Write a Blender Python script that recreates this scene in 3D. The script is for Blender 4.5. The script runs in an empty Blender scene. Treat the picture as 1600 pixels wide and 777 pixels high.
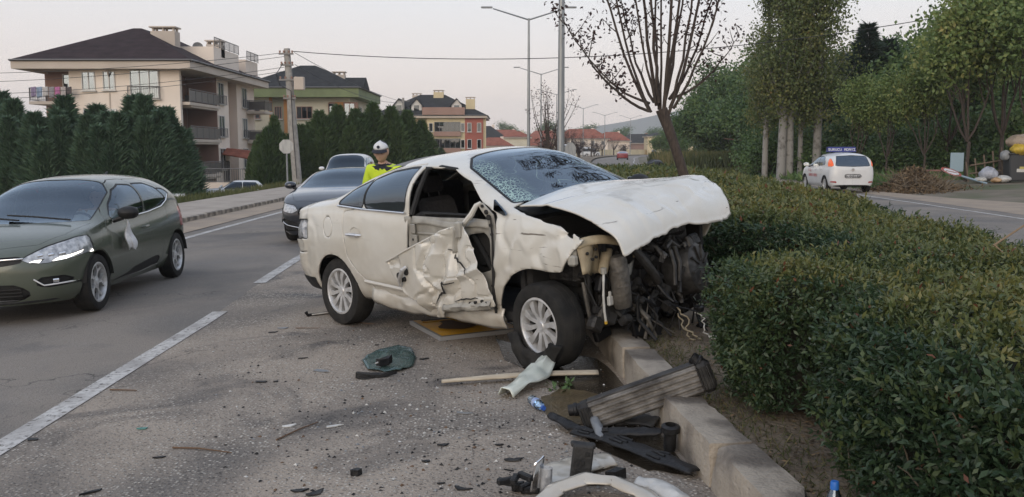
import bpy, math, random
import numpy as np
from mathutils import Vector, Matrix
random.seed(7); RNG = np.random.default_rng(11)
SC = bpy.context.scene
COL = SC.collection
R = math.radians
# ------------------------------------------------------------------ camera
cam = bpy.data.objects.new('camera', bpy.data.cameras.new('camera'))
COL.objects.link(cam); SC.camera = cam
cam.data.sensor_width = 36.0; cam.data.lens = 31.5
cam.data.clip_start = 0.05; cam.data.clip_end = 9000
cam.location = (0, 0, 1.60)
cam.rotation_euler = (R(90 - 6.30), 0, 0)
# ------------------------------------------------------------------ sky and sun
W = bpy.data.worlds.new('World'); SC.world = W; W.use_nodes = True
wn = W.node_tree; wn.nodes.clear()
w_out = wn.nodes.new('ShaderNodeOutputWorld')
w_sky = wn.nodes.new('ShaderNodeTexSky'); w_sky.sky_type = 'NISHITA'; w_sky.sun_disc = False
w_sky.sun_elevation = R(14); w_sky.sun_rotation = R(200)
w_bg1 = wn.nodes.new('ShaderNodeBackground'); w_bg1.inputs[1].default_value = 0.015
wn.links.new(w_sky.outputs[0], w_bg1.inputs[0])
w_tc = wn.nodes.new('ShaderNodeTexCoord'); w_sep = wn.nodes.new('ShaderNodeSeparateXYZ')
wn.links.new(w_tc.outputs['Generated'], w_sep.inputs[0])
w_rmp = wn.nodes.new('ShaderNodeValToRGB')
wn.links.new(w_sep.outputs['Z'], w_rmp.inputs[0])
w_rmp.color_ramp.elements[0].position = 0.0; w_rmp.color_ramp.elements[0].color = (.70, .59, .565, 1)
w_rmp.color_ramp.elements[1].position = 1.0; w_rmp.color_ramp.elements[1].color = (.44, .52, .68, 1)
for p_, c_ in ((.06, (.775, .650, .605, 1)), (.17, (.72, .705, .715, 1)), (.40, (.60, .66, .77, 1))):
    e_ = w_rmp.color_ramp.elements.new(p_); e_.color = c_
w_bg2 = wn.nodes.new('ShaderNodeBackground'); w_bg2.inputs[1].default_value = 0.76
wn.links.new(w_rmp.outputs[0], w_bg2.inputs[0])
w_add = wn.nodes.new('ShaderNodeAddShader')
wn.links.new(w_bg1.outputs[0], w_add.inputs[0]); wn.links.new(w_bg2.outputs[0], w_add.inputs[1])
wn.links.new(w_add.outputs[0], w_out.inputs[0])
sun = bpy.data.objects.new('sun', bpy.data.lights.new('sun', 'SUN')); COL.objects.link(sun)
sun.data.energy = 0.95; sun.data.angle = R(45); sun.data.color = (1, .87, .73)
# shines from behind the camera, slightly left, low over the horizon
_sd = Vector((.34, .94, -.40)).normalized()
sun.rotation_euler = _sd.to_track_quat('-Z', 'Y').to_euler()
SC.view_settings.view_transform = 'Standard'; SC.view_settings.look = 'None'
SC.view_settings.exposure = 0.56; SC.view_settings.gamma = 1.0
SC.view_settings.use_curve_mapping = False
SC.render.engine = 'CYCLES'
SC.cycles.use_denoising = True
SC.cycles.max_bounces = 7; SC.cycles.transparent_max_bounces = 24
SC.cycles.diffuse_bounces = 3; SC.cycles.glossy_bounces = 3; SC.cycles.transmission_bounces = 4
SC.cycles.caustics_reflective = False; SC.cycles.caustics_refractive = False
# ------------------------------------------------------------------ helpers
def pch(pts, x):
    """monotone cubic through (x, y) pairs"""
    xs = np.array([p[0] for p in pts], float); ys = np.array([p[1] for p in pts], float)
    h = np.diff(xs); d = np.diff(ys) / h
    m = np.zeros(len(xs)); m[0] = d[0]; m[-1] = d[-1]
    for i in range(1, len(xs) - 1):
        m[i] = 0 if d[i-1]*d[i] <= 0 else 2*d[i-1]*d[i]/(d[i-1]+d[i])
    x = np.asarray(x, float); xc = np.clip(x, xs[0], xs[-1])
    k = np.clip(np.searchsorted(xs, xc, side='right') - 1, 0, len(h) - 1)
    t = (xc - xs[k]) / h[k]
    return ((1+2*t)*(1-t)**2*ys[k] + t*(1-t)**2*h[k]*m[k] + t*t*(3-2*t)*ys[k+1] + t*t*(t-1)*h[k]*m[k+1])

def sstep(a, b, x):
    t = np.clip((np.asarray(x, float) - a) / (b - a), 0, 1); return t*t*(3-2*t)

def _hash(ix, iy, iz, seed):
    h = (ix.astype(np.int64)*374761393 + iy.astype(np.int64)*668265263 + iz.astype(np.int64)*2147483647 + seed*974711) & 0xffffffff
    h = ((h ^ (h >> 13)) * 1274126177) & 0xffffffff
    return ((h ^ (h >> 16)) & 0xffff) / 65535.0

def vnoise(x, y, z=0.0, seed=0):
    """smooth value noise in [-1, 1]"""
    x, y, z = np.broadcast_arrays(np.asarray(x, float), np.asarray(y, float), np.asarray(z, float))
    ix, iy, iz = np.floor(x), np.floor(y), np.floor(z)
    fx, fy, fz = x-ix, y-iy, z-iz
    fx, fy, fz = fx*fx*(3-2*fx), fy*fy*(3-2*fy), fz*fz*(3-2*fz)
    r = 0
    for a in (0, 1):
        for b in (0, 1):
            for c in (0, 1):
                r = r + _hash(ix+a, iy+b, iz+c, seed) * (fx if a else 1-fx) * (fy if b else 1-fy) * (fz if c else 1-fz)
    return r*2 - 1

def fbm(x, y, z=0.0, seed=0, o=3):
    r = 0; a = 1.0; s = 0
    for i in range(o):
        r = r + a*vnoise(np.asarray(x)*2**i, np.asarray(y)*2**i, np.asarray(z)*2**i, seed+i*17); s += a; a *= .5
    return r/s

# ---- materials
def mat(name, col, rough=.6, metal=0.0, col2=None, vs=3.0, bump=0.0, bs=40.0, coat=0.0, spec=.5, lo=.35, hi=.65, det=4.0, emit=None, estr=0, aniso=None, col3=None, vs3=.6, alpha=1.0):
    m = bpy.data.materials.new(name); m.use_nodes = True
    nt = m.node_tree; b = nt.nodes['Principled BSDF']; L = nt.links
    def s(k, v):
        if k in b.inputs: b.inputs[k].default_value = v
    c4 = lambda c: (c[0], c[1], c[2], 1)
    s('Base Color', c4(col)); s('Roughness', rough); s('Metallic', metal); s('Coat Weight', coat); s('Coat Roughness', .08)
    s('Specular IOR Level', spec); s('Alpha', alpha)
    if emit: s('Emission Color', c4(emit)); s('Emission Strength', estr)
    tc = None
    if col2 or bump or col3:
        tc = nt.nodes.new('ShaderNodeTexCoord')
    if col2:
        n = nt.nodes.new('ShaderNodeTexNoise'); n.inputs['Scale'].default_value = vs; n.inputs['Detail'].default_value = det
        if aniso:
            mp = nt.nodes.new('ShaderNodeMapping'); mp.inputs['Scale'].default_value = aniso
            L.new(tc.outputs['Object'], mp.inputs[0]); L.new(mp.outputs[0], n.inputs['Vector'])
        else: L.new(tc.outputs['Object'], n.inputs['Vector'])
        r = nt.nodes.new('ShaderNodeMapRange'); r.inputs[1].default_value = lo; r.inputs[2].default_value = hi
        L.new(n.outputs[0], r.inputs[0])
        mx = nt.nodes.new('ShaderNodeMix'); mx.data_type = 'RGBA'
        mx.inputs[6].default_value = c4(col); mx.inputs[7].default_value = c4(col2)
        L.new(r.outputs[0], mx.inputs[0]); last = mx.outputs[2]
        if col3:
            n3 = nt.nodes.new('ShaderNodeTexNoise'); n3.inputs['Scale'].default_value = vs3; n3.inputs['Detail'].default_value = 5
            L.new(tc.outputs['Object'], n3.inputs['Vector'])
            r3 = nt.nodes.new('ShaderNodeMapRange'); r3.inputs[1].default_value = .48; r3.inputs[2].default_value = .66
            L.new(n3.outputs[0], r3.inputs[0])
            m3 = nt.nodes.new('ShaderNodeMix'); m3.data_type = 'RGBA'; m3.inputs[7].default_value = c4(col3)
            L.new(last, m3.inputs[6]); L.new(r3.outputs[0], m3.inputs[0]); last = m3.outputs[2]
        L.new(last, b.inputs['Base Color'])
    if bump:
        n2 = nt.nodes.new('ShaderNodeTexNoise'); n2.inputs['Scale'].default_value = bs; n2.inputs['Detail'].default_value = 3
        L.new(tc.outputs['Object'], n2.inputs['Vector'])
        bp = nt.nodes.new('ShaderNodeBump'); bp.inputs['Strength'].default_value = min(1, bump); bp.inputs['Distance'].default_value = .02
        L.new(n2.outputs[0], bp.inputs['Height']); L.new(bp.outputs[0], b.inputs['Normal'])
    return m

def glass_mat(name, tint, refl=.10, rough=.02):
    m = bpy.data.materials.new(name); m.use_nodes = True; nt = m.node_tree; nt.nodes.clear(); L = nt.links
    o = nt.nodes.new('ShaderNodeOutputMaterial'); mx = nt.nodes.new('ShaderNodeMixShader')
    t = nt.nodes.new('ShaderNodeBsdfTransparent'); t.inputs[0].default_value = (*tint, 1)
    g = nt.nodes.new('ShaderNodeBsdfGlossy'); g.inputs['Roughness'].default_value = rough; g.inputs[0].default_value = (.74, .87, 1, 1)
    lw = nt.nodes.new('ShaderNodeFresnel'); lw.inputs[0].default_value = 1.5
    ma = nt.nodes.new('ShaderNodeMath'); ma.operation = 'MULTIPLY_ADD'; ma.inputs[1].default_value = 1.35; ma.inputs[2].default_value = refl
    ma.use_clamp = True
    L.new(lw.outputs[0], ma.inputs[0]); L.new(ma.outputs[0], mx.inputs[0]); L.new(t.outputs[0], mx.inputs[1]); L.new(g.outputs[0], mx.inputs[2])
    L.new(mx.outputs[0], o.inputs[0]); return m

def leaf_mat(name, stops, trans=.25, rough=.45):
    """leaf colours picked per leaf by the face attribute rnd"""
    m = bpy.data.materials.new(name); m.use_nodes = True; nt = m.node_tree; L = nt.links
    b = nt.nodes['Principled BSDF']; o = nt.nodes['Material Output']
    a = nt.nodes.new('ShaderNodeAttribute'); a.attribute_name = 'rnd'
    r = nt.nodes.new('ShaderNodeValToRGB'); L.new(a.outputs['Fac'], r.inputs[0])
    el = r.color_ramp.elements
    el[0].position = stops[0][0]; el[0].color = (*stops[0][1], 1); el[1].position = stops[-1][0]; el[1].color = (*stops[-1][1], 1)
    for p, c in stops[1:-1]:
        e = el.new(p); e.color = (*c, 1)
    L.new(r.outputs[0], b.inputs['Base Color']); b.inputs['Roughness'].default_value = rough
    b.inputs['Specular IOR Level'].default_value = .35
    t = nt.nodes.new('ShaderNodeBsdfTranslucent'); L.new(r.outputs[0], t.inputs[0])
    mx = nt.nodes.new('ShaderNodeMixShader'); mx.inputs[0].default_value = trans
    L.new(b.outputs[0], mx.inputs[1]); L.new(t.outputs[0], mx.inputs[2]); L.new(mx.outputs[0], o.inputs[0]); return m

# ---- objects
def tag(o, label=None, cat=None, group=None, kind=None):
    if label: o['label'] = label
    if cat: o['category'] = cat
    if group: o['group'] = group
    if kind: o['kind'] = kind
    return o

def thing(name, label, cat, loc=(0, 0, 0), rz=0.0, group=None):
    o = bpy.data.objects.new(name, None); COL.objects.link(o); o.empty_display_size = .2
    o.location = loc; o.rotation_euler = (0, 0, rz)
    return tag(o, label, cat, group)

def link(name, me, parent=None, mats=()):
    for m in mats: me.materials.append(m)
    o = bpy.data.objects.new(name, me); COL.objects.link(o)
    if parent is not None: o.parent = parent
    return o

def copy_tree(o, parent=None):
    c = o.copy(); COL.objects.link(c); c.parent = parent
    for ch in o.children: copy_tree(ch, c)
    return c

class MB:
    """collects shapes; build() links them as ONE mesh object"""
    def __init__(s): s.v = []; s.f = []; s.mi = []; s.m = 0
    def add(s, vs, fs, M=None):
        k = len(s.v)
        for p in vs:
            p = Vector(p)
            s.v.append(M @ p if M is not None else p)
        for f in fs: s.f.append([k+i for i in f]); s.mi.append(s.m)
        return s
    def box(s, c, d, M=None, rz=0.0, b=0.0, taper=1.0):
        x, y, z = d[0]/2, d[1]/2, d[2]/2
        M2 = Matrix.Translation(c) @ Matrix.Rotation(rz, 4, 'Z')
        if M is not None: M2 = M @ M2
        if b <= 0:
            vs = [(i*x*(taper if k > 0 else 1), j*y*(taper if k > 0 else 1), k*z) for k in (-1, 1) for j in (-1, 1) for i in (-1, 1)]
            return s.add(vs, [(0, 2, 3, 1), (4, 5, 7, 6), (0, 1, 5, 4), (2, 6, 7, 3), (0, 4, 6, 2), (1, 3, 7, 5)], M2)
        vs = []; idx = {}
        for i in (-1, 1):
            for j in (-1, 1):
                for k in (-1, 1):
                    tp = taper if k > 0 else 1
                    for a in range(3):
                        q = [i*(x*tp-b), j*(y*tp-b), k*(z-b)]; q[a] += (i, j, k)[a]*b
                        idx[(i, j, k, a)] = len(vs); vs.append(q)
        fs = []
        S = [(-1, -1), (1, -1), (1, 1), (-1, 1)]
        for a in range(3):
            o = [q for q in range(3) if q != a]
            for sg in (-1, 1):
                lp = []
                for p, q in S:
                    t = [0, 0, 0]; t[a] = sg; t[o[0]] = p; t[o[1]] = q; lp.append(idx[(*t, a)])
                fs.append(lp if (sg > 0) == (a != 1) else lp[::-1])
            for p in (-1, 1):
                for q in (-1, 1):
                    t0 = [0, 0, 0]; t0[o[0]] = p; t0[o[1]] = q; t1 = list(t0); t0[a] = -1; t1[a] = 1
                    fs.append([idx[(*t0, o[0])], idx[(*t1, o[0])], idx[(*t1, o[1])], idx[(*t0, o[1])]])
        for i in (-1, 1):
            for j in (-1, 1):
                for k in (-1, 1): fs.append([idx[(i, j, k, 0)], idx[(i, j, k, 1)], idx[(i, j, k, 2)]])
        return s.add(vs, fs, M2)
    def tube(s, path, r, n=8, M=None, cap=True):
        P = [Vector(p) for p in path]; m = len(P)
        rr = list(r) if hasattr(r, '__len__') else [r]*m
        vs = []; fs = []; ref = None
        for i in range(m):
            t = (P[min(i+1, m-1)] - P[max(i-1, 0)])
            t = t.normalized() if t.length > 1e-9 else Vector((0, 0, 1))
            if ref is None:
                ref = Vector((0, 0, 1)) if abs(t.z) < .9 else Vector((1, 0, 0))
            u = t.cross(ref)
            if u.length < 1e-6: u = t.cross(Vector((0, 1, 0)))
            u.normalize(); w = t.cross(u); ref = -w if False else ref
            for k in range(n):
                a = 2*math.pi*k/n
                vs.append(P[i] + (u*math.cos(a) + w*math.sin(a))*rr[i])
        for i in range(m-1):
            for k in range(n):
                fs.append((i*n+k, i*n+(k+1) % n, (i+1)*n+(k+1) % n, (i+1)*n+k))
        if cap: fs.append(tuple(range(n))[::-1]); fs.append(tuple((m-1)*n+k for k in range(n)))
        return s.add(vs, fs, M)
    def lathe(s, prof, n=24, M=None, closed=False):
        """prof: (radius, height) pairs round the local z axis"""
        vs = []; fs = []; m = len(prof)
        for r_, h in prof:
            for k in range(n):
                a = 2*math.pi*k/n; vs.append((r_*math.cos(a), r_*math.sin(a), h))
        for i in range(m-1 + (1 if closed else 0)):
            for k in range(n):
                j = (i+1) % m
                fs.append((i*n+k, i*n+(k+1) % n, j*n+(k+1) % n, j*n+k))
        return s.add(vs, fs, M)
    def prism(s, poly, h0, h1, M=None):
        """poly in local xy, extruded from z=h0 to h1"""
        n = len(poly); vs = [(p[0], p[1], h0) for p in poly] + [(p[0], p[1], h1) for p in poly]
        fs = [tuple(range(n))[::-1], tuple(range(n, 2*n))] + [(i, (i+1) % n, n+(i+1) % n, n+i) for i in range(n)]
        return s.add(vs, fs, M)
    def grid(s, fn, nu, nv, M=None):
        vs = [fn(i/nu, j/nv) for j in range(nv+1) for i in range(nu+1)]
        fs = [(j*(nu+1)+i, j*(nu+1)+i+1, (j+1)*(nu+1)+i+1, (j+1)*(nu+1)+i) for j in range(nv) for i in range(nu)]
        return s.add(vs, fs, M)
    def quad(s, a, b, c, d): return s.add([a, b, c, d], [(0, 1, 2, 3)])
    def build(s, name, mats, parent=None, smooth=35, thick=0.0, off=-1.0):
        me = bpy.data.meshes.new(name)
        me.from_pydata([tuple(p) for p in s.v], [], s.f)
        ms = mats if isinstance(mats, (list, tuple)) else [mats]
        o = link(name, me, parent, ms)
        if len(ms) > 1: me.polygons.foreach_set('material_index', s.mi)
        if smooth:
            me.shade_smooth(); me.set_sharp_from_angle(angle=R(smooth))
        me.update()
        if thick:
            md = o.modifiers.new('thickness', 'SOLIDIFY'); md.thickness = thick; md.offset = off
        return o

def np_mesh(name, V, F, parent=None, mats=(), smooth=False, rnd=None):
    """V (n,3) and F (m,k) arrays to a mesh"""
    me = bpy.data.meshes.new(name); V = np.ascontiguousarray(V, np.float32); F = np.ascontiguousarray(F, np.int32)
    k = F.shape[1]
    me.vertices.add(len(V)); me.vertices.foreach_set('co', V.ravel())
    me.loops.add(F.size); me.loops.foreach_set('vertex_index', F.ravel())
    me.polygons.add(len(F)); me.polygons.foreach_set('loop_start', np.arange(0, F.size, k, dtype=np.int32))
    try: me.polygons.foreach_set('loop_total', np.full(len(F), k, np.int32))
    except Exception: pass
    if rnd is not None:
        me.attributes.new('rnd', 'FLOAT', 'FACE').data.foreach_set('value', np.ascontiguousarray(rnd, np.float32))
    me.update(calc_edges=True); me.validate()
    if smooth: me.shade_smooth()
    if name is None: return me
    return link(name, me, parent, mats)

def unit(a): return a / np.maximum(np.linalg.norm(a, axis=-1, keepdims=True), 1e-9)

def leaves(P, D, N, L, Wd, bend=0.0):
    """one diamond-shaped quad per leaf: base P, direction D, facing N"""
    D = unit(D); S = unit(np.cross(D, N)); N2 = np.cross(S, D)
    L = np.broadcast_to(np.asarray(L, float), (len(P),))[:, None]; Wd = np.broadcast_to(np.asarray(Wd, float), (len(P),))[:, None]
    mid = P + D*L*.45
    V = np.stack([P, mid + S*Wd*.5 + N2*bend*L, P + D*L, mid - S*Wd*.5 + N2*bend*L], 1).reshape(-1, 3)
    F = np.arange(len(P)*4).reshape(-1, 4)
    return V, F

# monochrome dot-matrix letters for signs and plates
FONT = dict(A='01110100011000111111100011000110001', B='11110100011000111110100011000111110', C='01111100001000010000100001000001111',
    D='11110100011000110001100011000111110', E='11111100001000011110100001000011111', I='11111001000010000100001000010011111', K='10001100101010011000101001001010001',
    L='10000100001000010000100001000011111', M='10001110111010110001100011000110001', N='10001110011010110011100011000110001', O='01110100011000110001100011000101110',
    R='11110100011000111110101001001010001', S='01111100001000001110000010000111110', T='11111001000010000100001000010000100', U='10001100011000110001100011000101110',
    V='10001100011000110001100010101000100', Y='10001100010101000100001000010000100', H='10001100011000111111100011000110001', G='01111100001000010011100011000101111', X='10001100010101000100010101000110001')
FONT.update({'0': '01110100011001110101110011000101110', '1': '00100011000010000100001000010001110', '6': '01110100001000011110100011000101110', '4': '00010001100101010010111110001000010', '5': '11111100001111000001000011000101110', '9': '01110100011000101111000010000101110', '8': '01110100011000101110100011000101110', '3': '11110000010000101110000010000111110', ' ': '0'*35})
def text_mesh(txt, h, M):
    """letters as small flat blocks in the local xz plane"""
    mb = MB(); c = h/7; x = -len(txt)*6*c/2
    for ch in txt:
        b = FONT.get(ch, '0'*35)
        for r_ in range(7):
            run = None
            for q in range(6):
                on = q < 5 and b[r_*5+q] == '1'
                if on and run is None: run = q
                if not on and run is not None:
                    w_ = (q-run)*c
                    mb.box((x+run*c+w_/2, 0, h/2-(r_+.5)*c), (w_, .002, c*1.02), M=M); run = None
        x += 6*c
    return mb
# ------------------------------------------------------------------ surface materials
def asphalt_mat(name, binder, stone, dust, stone_s, rough_amt, dust_lo, dust_hi, stain=.5):
    m = bpy.data.materials.new(name); m.use_nodes = True; nt = m.node_tree; L = nt.links; b = nt.nodes['Principled BSDF']
    tc = nt.nodes.new('ShaderNodeTexCoord')
    def noise(s, d=4, dist=0.0):
        n = nt.nodes.new('ShaderNodeTexNoise'); n.inputs['Scale'].default_value = s; n.inputs['Detail'].default_value = d
        n.inputs['Distortion'].default_value = dist; L.new(tc.outputs['Object'], n.inputs['Vector']); return n.outputs[0]
    def rng(v, a, b_, lo=0, hi=1):
        r = nt.nodes.new('ShaderNodeMapRange'); r.inputs[1].default_value = a; r.inputs[2].default_value = b_; r.inputs[3].default_value = lo; r.inputs[4].default_value = hi
        L.new(v, r.inputs[0]); return r.outputs[0]
    def mix(f, a, c):
        x = nt.nodes.new('ShaderNodeMix'); x.data_type = 'RGBA'
        if isinstance(f, float): x.inputs[0].default_value = f
        else: L.new(f, x.inputs[0])
        for k, q in ((6, a), (7, c)):
            if isinstance(q, tuple): x.inputs[k].default_value = (*q, 1)
            else: L.new(q, x.inputs[k])
        return x.outputs[2]
    def mul(a, c):
        x = nt.nodes.new('ShaderNodeMath'); x.operation = 'MULTIPLY'; L.new(a, x.inputs[0])
        if isinstance(c, float): x.inputs[1].default_value = c
        else: L.new(c, x.inputs[1])
        return x.outputs[0]
    vo = nt.nodes.new('ShaderNodeTexVoronoi'); vo.inputs['Scale'].default_value = stone_s; L.new(tc.outputs['Object'], vo.inputs['Vector'])
    sep = nt.nodes.new('ShaderNodeSeparateColor'); L.new(vo.outputs['Color'], sep.inputs[0])
    pick = rng(sep.outputs[0], .45, .60)                     # which stones are pale
    core = rng(vo.outputs['Distance'], .50, .28)
    st = mul(pick, core)
    patch = rng(noise(.9, 5), .42, .62)                      # worn binder: more stones show
    st2 = mul(st, rng(noise(1.3, 5), .34, .60, .12, 1.0))
    c = mix(rng(noise(.45, 7, .6), dust_lo, dust_hi, 0, .92), binder, dust)     # trodden dust
    c = mix(mul(rng(noise(1.1, 7, .9), .54, .68), stain), c, (binder[0]*.5, binder[1]*.5, binder[2]*.52))  # old oil
    c = mix(st2, c, stone)
    pit = mul(rng(sep.outputs[1], .60, .80), rng(vo.outputs['Distance'], .42, .18)); c = mix(mul(pit, .65), c, (binder[0]*.38, binder[1]*.38, binder[2]*.38))
    cr = nt.nodes.new('ShaderNodeTexVoronoi'); cr.feature = 'DISTANCE_TO_EDGE'; cr.inputs['Scale'].default_value = .55
    wv = nt.nodes.new('ShaderNodeTexNoise'); wv.inputs['Scale'].default_value = 2.5; wv.inputs['Detail'].default_value = 5; L.new(tc.outputs['Object'], wv.inputs['Vector'])
    vm = nt.nodes.new('ShaderNodeVectorMath'); vm.operation = 'MULTIPLY_ADD'; vm.inputs[1].default_value = (.8, .8, .8); L.new(wv.outputs['Color'], vm.inputs[0]); L.new(tc.outputs['Object'], vm.inputs[2]); L.new(vm.outputs[0], cr.inputs['Vector'])
    ck = mul(rng(cr.outputs['Distance'], .006, .001), rng(noise(.35, 3), .50, .60)); c = mix(mul(ck, .8), c, (binder[0]*.3, binder[1]*.3, binder[2]*.3))
    fine = rng(noise(210, 2), .3, .7, .82, 1.15)
    mm = nt.nodes.new('ShaderNodeMix'); mm.data_type = 'RGBA'; mm.blend_type = 'MULTIPLY'; mm.inputs[0].default_value = 1.0
    L.new(c, mm.inputs[6]); L.new(fine, mm.inputs[7]); c = mm.outputs[2]
    L.new(c, b.inputs['Base Color'])
    L.new(rng(noise(1.1, 6, .8), .50, .72, .93, .62), b.inputs['Roughness'])
    b.inputs['Specular IOR Level'].default_value = .35
    bp = nt.nodes.new('ShaderNodeBump'); bp.inputs['Strength'].default_value = rough_amt; bp.inputs['Distance'].default_value = .008
    ad = nt.nodes.new('ShaderNodeMath'); ad.operation = 'ADD'; L.new(core, ad.inputs[0]); L.new(noise(70, 3), ad.inputs[1])
    L.new(ad.outputs[0], bp.inputs['Height']); L.new(bp.outputs[0], b.inputs['Normal'])
    return m
M_road = asphalt_mat('asphalt_worn', (.148, .137, .126), (.30, .276, .25), (.262, .226, .19), 70, .45, .34, .60, .30)
M_lane = asphalt_mat('asphalt_rough', (.128, .117, .107), (.58, .53, .46), (.385, .322, .26), 46, .9, .32, .58, .80)
M_soil = mat('dry_soil', (.20, .165, .125), .95, col2=(.13, .115, .08), vs=.9, bump=.7, bs=18, col3=(.085, .10, .045), vs3=.35)
M_bed = mat('median_soil', (.13, .10, .07), .95, col2=(.23, .18, .125), vs=2.2, bump=1, bs=30)
M_gut = mat('dusty_gutter', (.36, .285, .21), .95, col2=(.27, .22, .175), vs=1.1, bump=.5, bs=30)
M_pave = mat('pale_paving', (.40, .345, .29), .9, col2=(.31, .265, .22), vs=1.4, bump=.3, bs=60)
def kerb_mat():
    m = mat('weathered_concrete', (.42, .365, .295), .9, col2=(.26, .225, .185), vs=3.2, bump=.6, bs=45, col3=(.13, .11, .09), vs3=3.0, det=7)
    return m
M_kerb = kerb_mat()
M_line = mat('worn_road_paint', (.56, .54, .51), .85, col2=(.34, .32, .30), vs=3.2, lo=.46, hi=.68, bump=.3, bs=90, det=9, col3=(.36, .335, .31), vs3=26)
_nt = M_line.node_tree; _o = _nt.nodes['Material Output']; _pb = _nt.nodes['Principled BSDF']   # worn through to the asphalt in places
_tc = [n for n in _nt.nodes if n.type == 'TEX_COORD'][0]
_n1 = _nt.nodes.new('ShaderNodeTexNoise'); _n1.inputs['Scale'].default_value = 24; _n1.inputs['Detail'].default_value = 6; _nt.links.new(_tc.outputs['Object'], _n1.inputs['Vector'])
_r1 = _nt.nodes.new('ShaderNodeMapRange'); _r1.inputs[1].default_value = .58; _r1.inputs[2].default_value = .72; _nt.links.new(_n1.outputs[0], _r1.inputs[0])
_tr = _nt.nodes.new('ShaderNodeBsdfTransparent'); _ms = _nt.nodes.new('ShaderNodeMixShader')
_nt.links.new(_r1.outputs[0], _ms.inputs[0]); _nt.links.new(_pb.outputs[0], _ms.inputs[1]); _nt.links.new(_tr.outputs[0], _ms.inputs[2]); _nt.links.new(_ms.outputs[0], _o.inputs[0])
M_hill = mat('far_hill', (.06, .08, .075), 1.0, col2=(.09, .10, .08), vs=.01)

# ------------------------------------------------------------------ plan of the place (x = f(y), metres)
XK = [(-14, 2.5), (-6, 1.8), (3.4, 1.0), (4.64, .89), (5.62, .82), (7.1, .70), (12, .38), (20, .20), (60, .5), (105, 2.8), (142, 6.3), (190, 14), (226, 22), (260, 34), (420, 110)]
XM = [(-14, 2.9), (0, 3.5), (6.5, 4.1), (9, 4.5), (13, 5.1), (25, 6.0), (60, 6.8), (81, 7.6), (142, 13), (190, 20), (226, 28), (260, 39), (420, 116)]
XR = [(-14, 9.6), (0, 11), (22, 12.6), (32, 13), (60, 13.6), (81, 13.4), (142, 20), (190, 27), (226, 35), (260, 46), (420, 123)]
xk = lambda y: pch(XK, y); xm = lambda y: pch(XM, y); xr = lambda y: pch(XR, y)
YS = np.concatenate([np.arange(-14, 30, 1.0), np.arange(30, 120, 4.0), np.arange(120, 421, 10.0)])
FALL = .03                                   # the carriageway on the housing side falls away from the median
def road_z(x, y): return float(-FALL*np.maximum(0, xk(y)-x))
def ribbon(name, fa, fb, z, mt, ys=YS, kind='structure', parent=None, seg=1):
    rows = []
    for y in ys:
        a, b = float(fa(y)), float(fb(y))
        rows.append([(a+(b-a)*k/seg, y, z+road_z(a+(b-a)*k/seg, y)) for k in range(seg+1)])
    V = np.array(rows).reshape(-1, 3); n = seg+1
    F = [(i*n+k, i*n+k+1, (i+1)*n+k+1, (i+1)*n+k) for i in range(len(ys)-1) for k in range(seg)]
    o = np_mesh(name, V, np.array(F), parent, [mt])
    if kind: tag(o, kind=kind)
    return o
# terrain: one sheet to the horizon, lower on the housing side of the road
gx = np.unique(np.concatenate([np.arange(-60, 60, 2.0), np.arange(-1800, 1801, 120.0)]))
gy = np.unique(np.concatenate([np.arange(-20, 120, 3.0), np.arange(120, 500, 15.0), np.arange(-600, 2401, 150.0)]))
GX, GY = np.meshgrid(gx, gy)
def terrain_z(X, Y):
    left = np.asarray(xk(np.clip(Y, -14, 420))) - 11.6
    dz = -1.10*sstep(0.0, 9.0, left - X) - FALL*np.clip(left+11.6-X, 0, 11.8)
    right = np.asarray(xr(np.clip(Y, -14, 420))) + 1.0
    up = .30*sstep(0, 8, X-right)
    bumps = .05*fbm(np.asarray(X)*.3, np.asarray(Y)*.3, seed=5)*sstep(.5, 3, np.maximum(left-X, X-right))
    return -.07 + dz + up + bumps
GZ = terrain_z(GX, GY)
nX = len(gx)
ii, jj = np.meshgrid(np.arange(len(gy)-1), np.arange(nX-1), indexing='ij')
F = np.stack([ii*nX+jj, ii*nX+jj+1, (ii+1)*nX+jj+1, (ii+1)*nX+jj], -1).reshape(-1, 4)
tag(np_mesh('ground', np.stack([GX, GY, GZ], -1).reshape(-1, 3), F, None, [M_soil], True), kind='structure')

LANE = lambda y: xk(y) - np.interp(y, [0, 5, 9.2, 14, 20, 60], [3.86, 3.83, 3.62, 3.70, 3.60, 3.5])
tag(ribbon('road', lambda y: xk(y)-7.5, LANE, 0.0, M_road, seg=2))
ribbon('road_inner_lane', LANE, lambda y: xk(y)+.02, 0.001, M_lane, seg=2)
ribbon('road_opposite', xm, xr, 0.0, M_road, seg=2)
# painted lines
ribbon('edge_line', lambda y: xk(y)-6.98, lambda y: xk(y)-6.82, 0.006, M_line)
for a, b in ((2.0, 9.35), (11.4, 14.6), (20, 23.5), (29, 32.5), (38, 41.5)):
    ribbon('lane_line', lambda y: LANE(y)-.075, lambda y: LANE(y)+.085, 0.007, M_line, ys=np.linspace(a, b, 14))
ribbon('edge_line', lambda y: xr(y)-.75, lambda y: xr(y)-.63, 0.006, M_line)
# housing side: dusty gutter, kerb and pavement
ribbon('gutter', lambda y: xk(y)-8.55, lambda y: xk(y)-7.35, 0.012, M_gut)
ribbon('pavement', lambda y: xk(y)-11.8, lambda y: xk(y)-8.68, 0.10, M_pave, ys=YS[YS < 200])
tag(ribbon('pavement_edge', lambda y: xk(y)-11.81, lambda y: xk(y)-11.8, -.02, M_pave, ys=YS[YS < 200]))
# right-hand dusty shoulder
ribbon('shoulder', lambda y: xr(y)-.02, lambda y: xr(y)+np.interp(y, [0, 20, 30, 36], [7, 5, 1.6, .8]), 0.004, M_gut, ys=YS[YS < 110])
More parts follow.
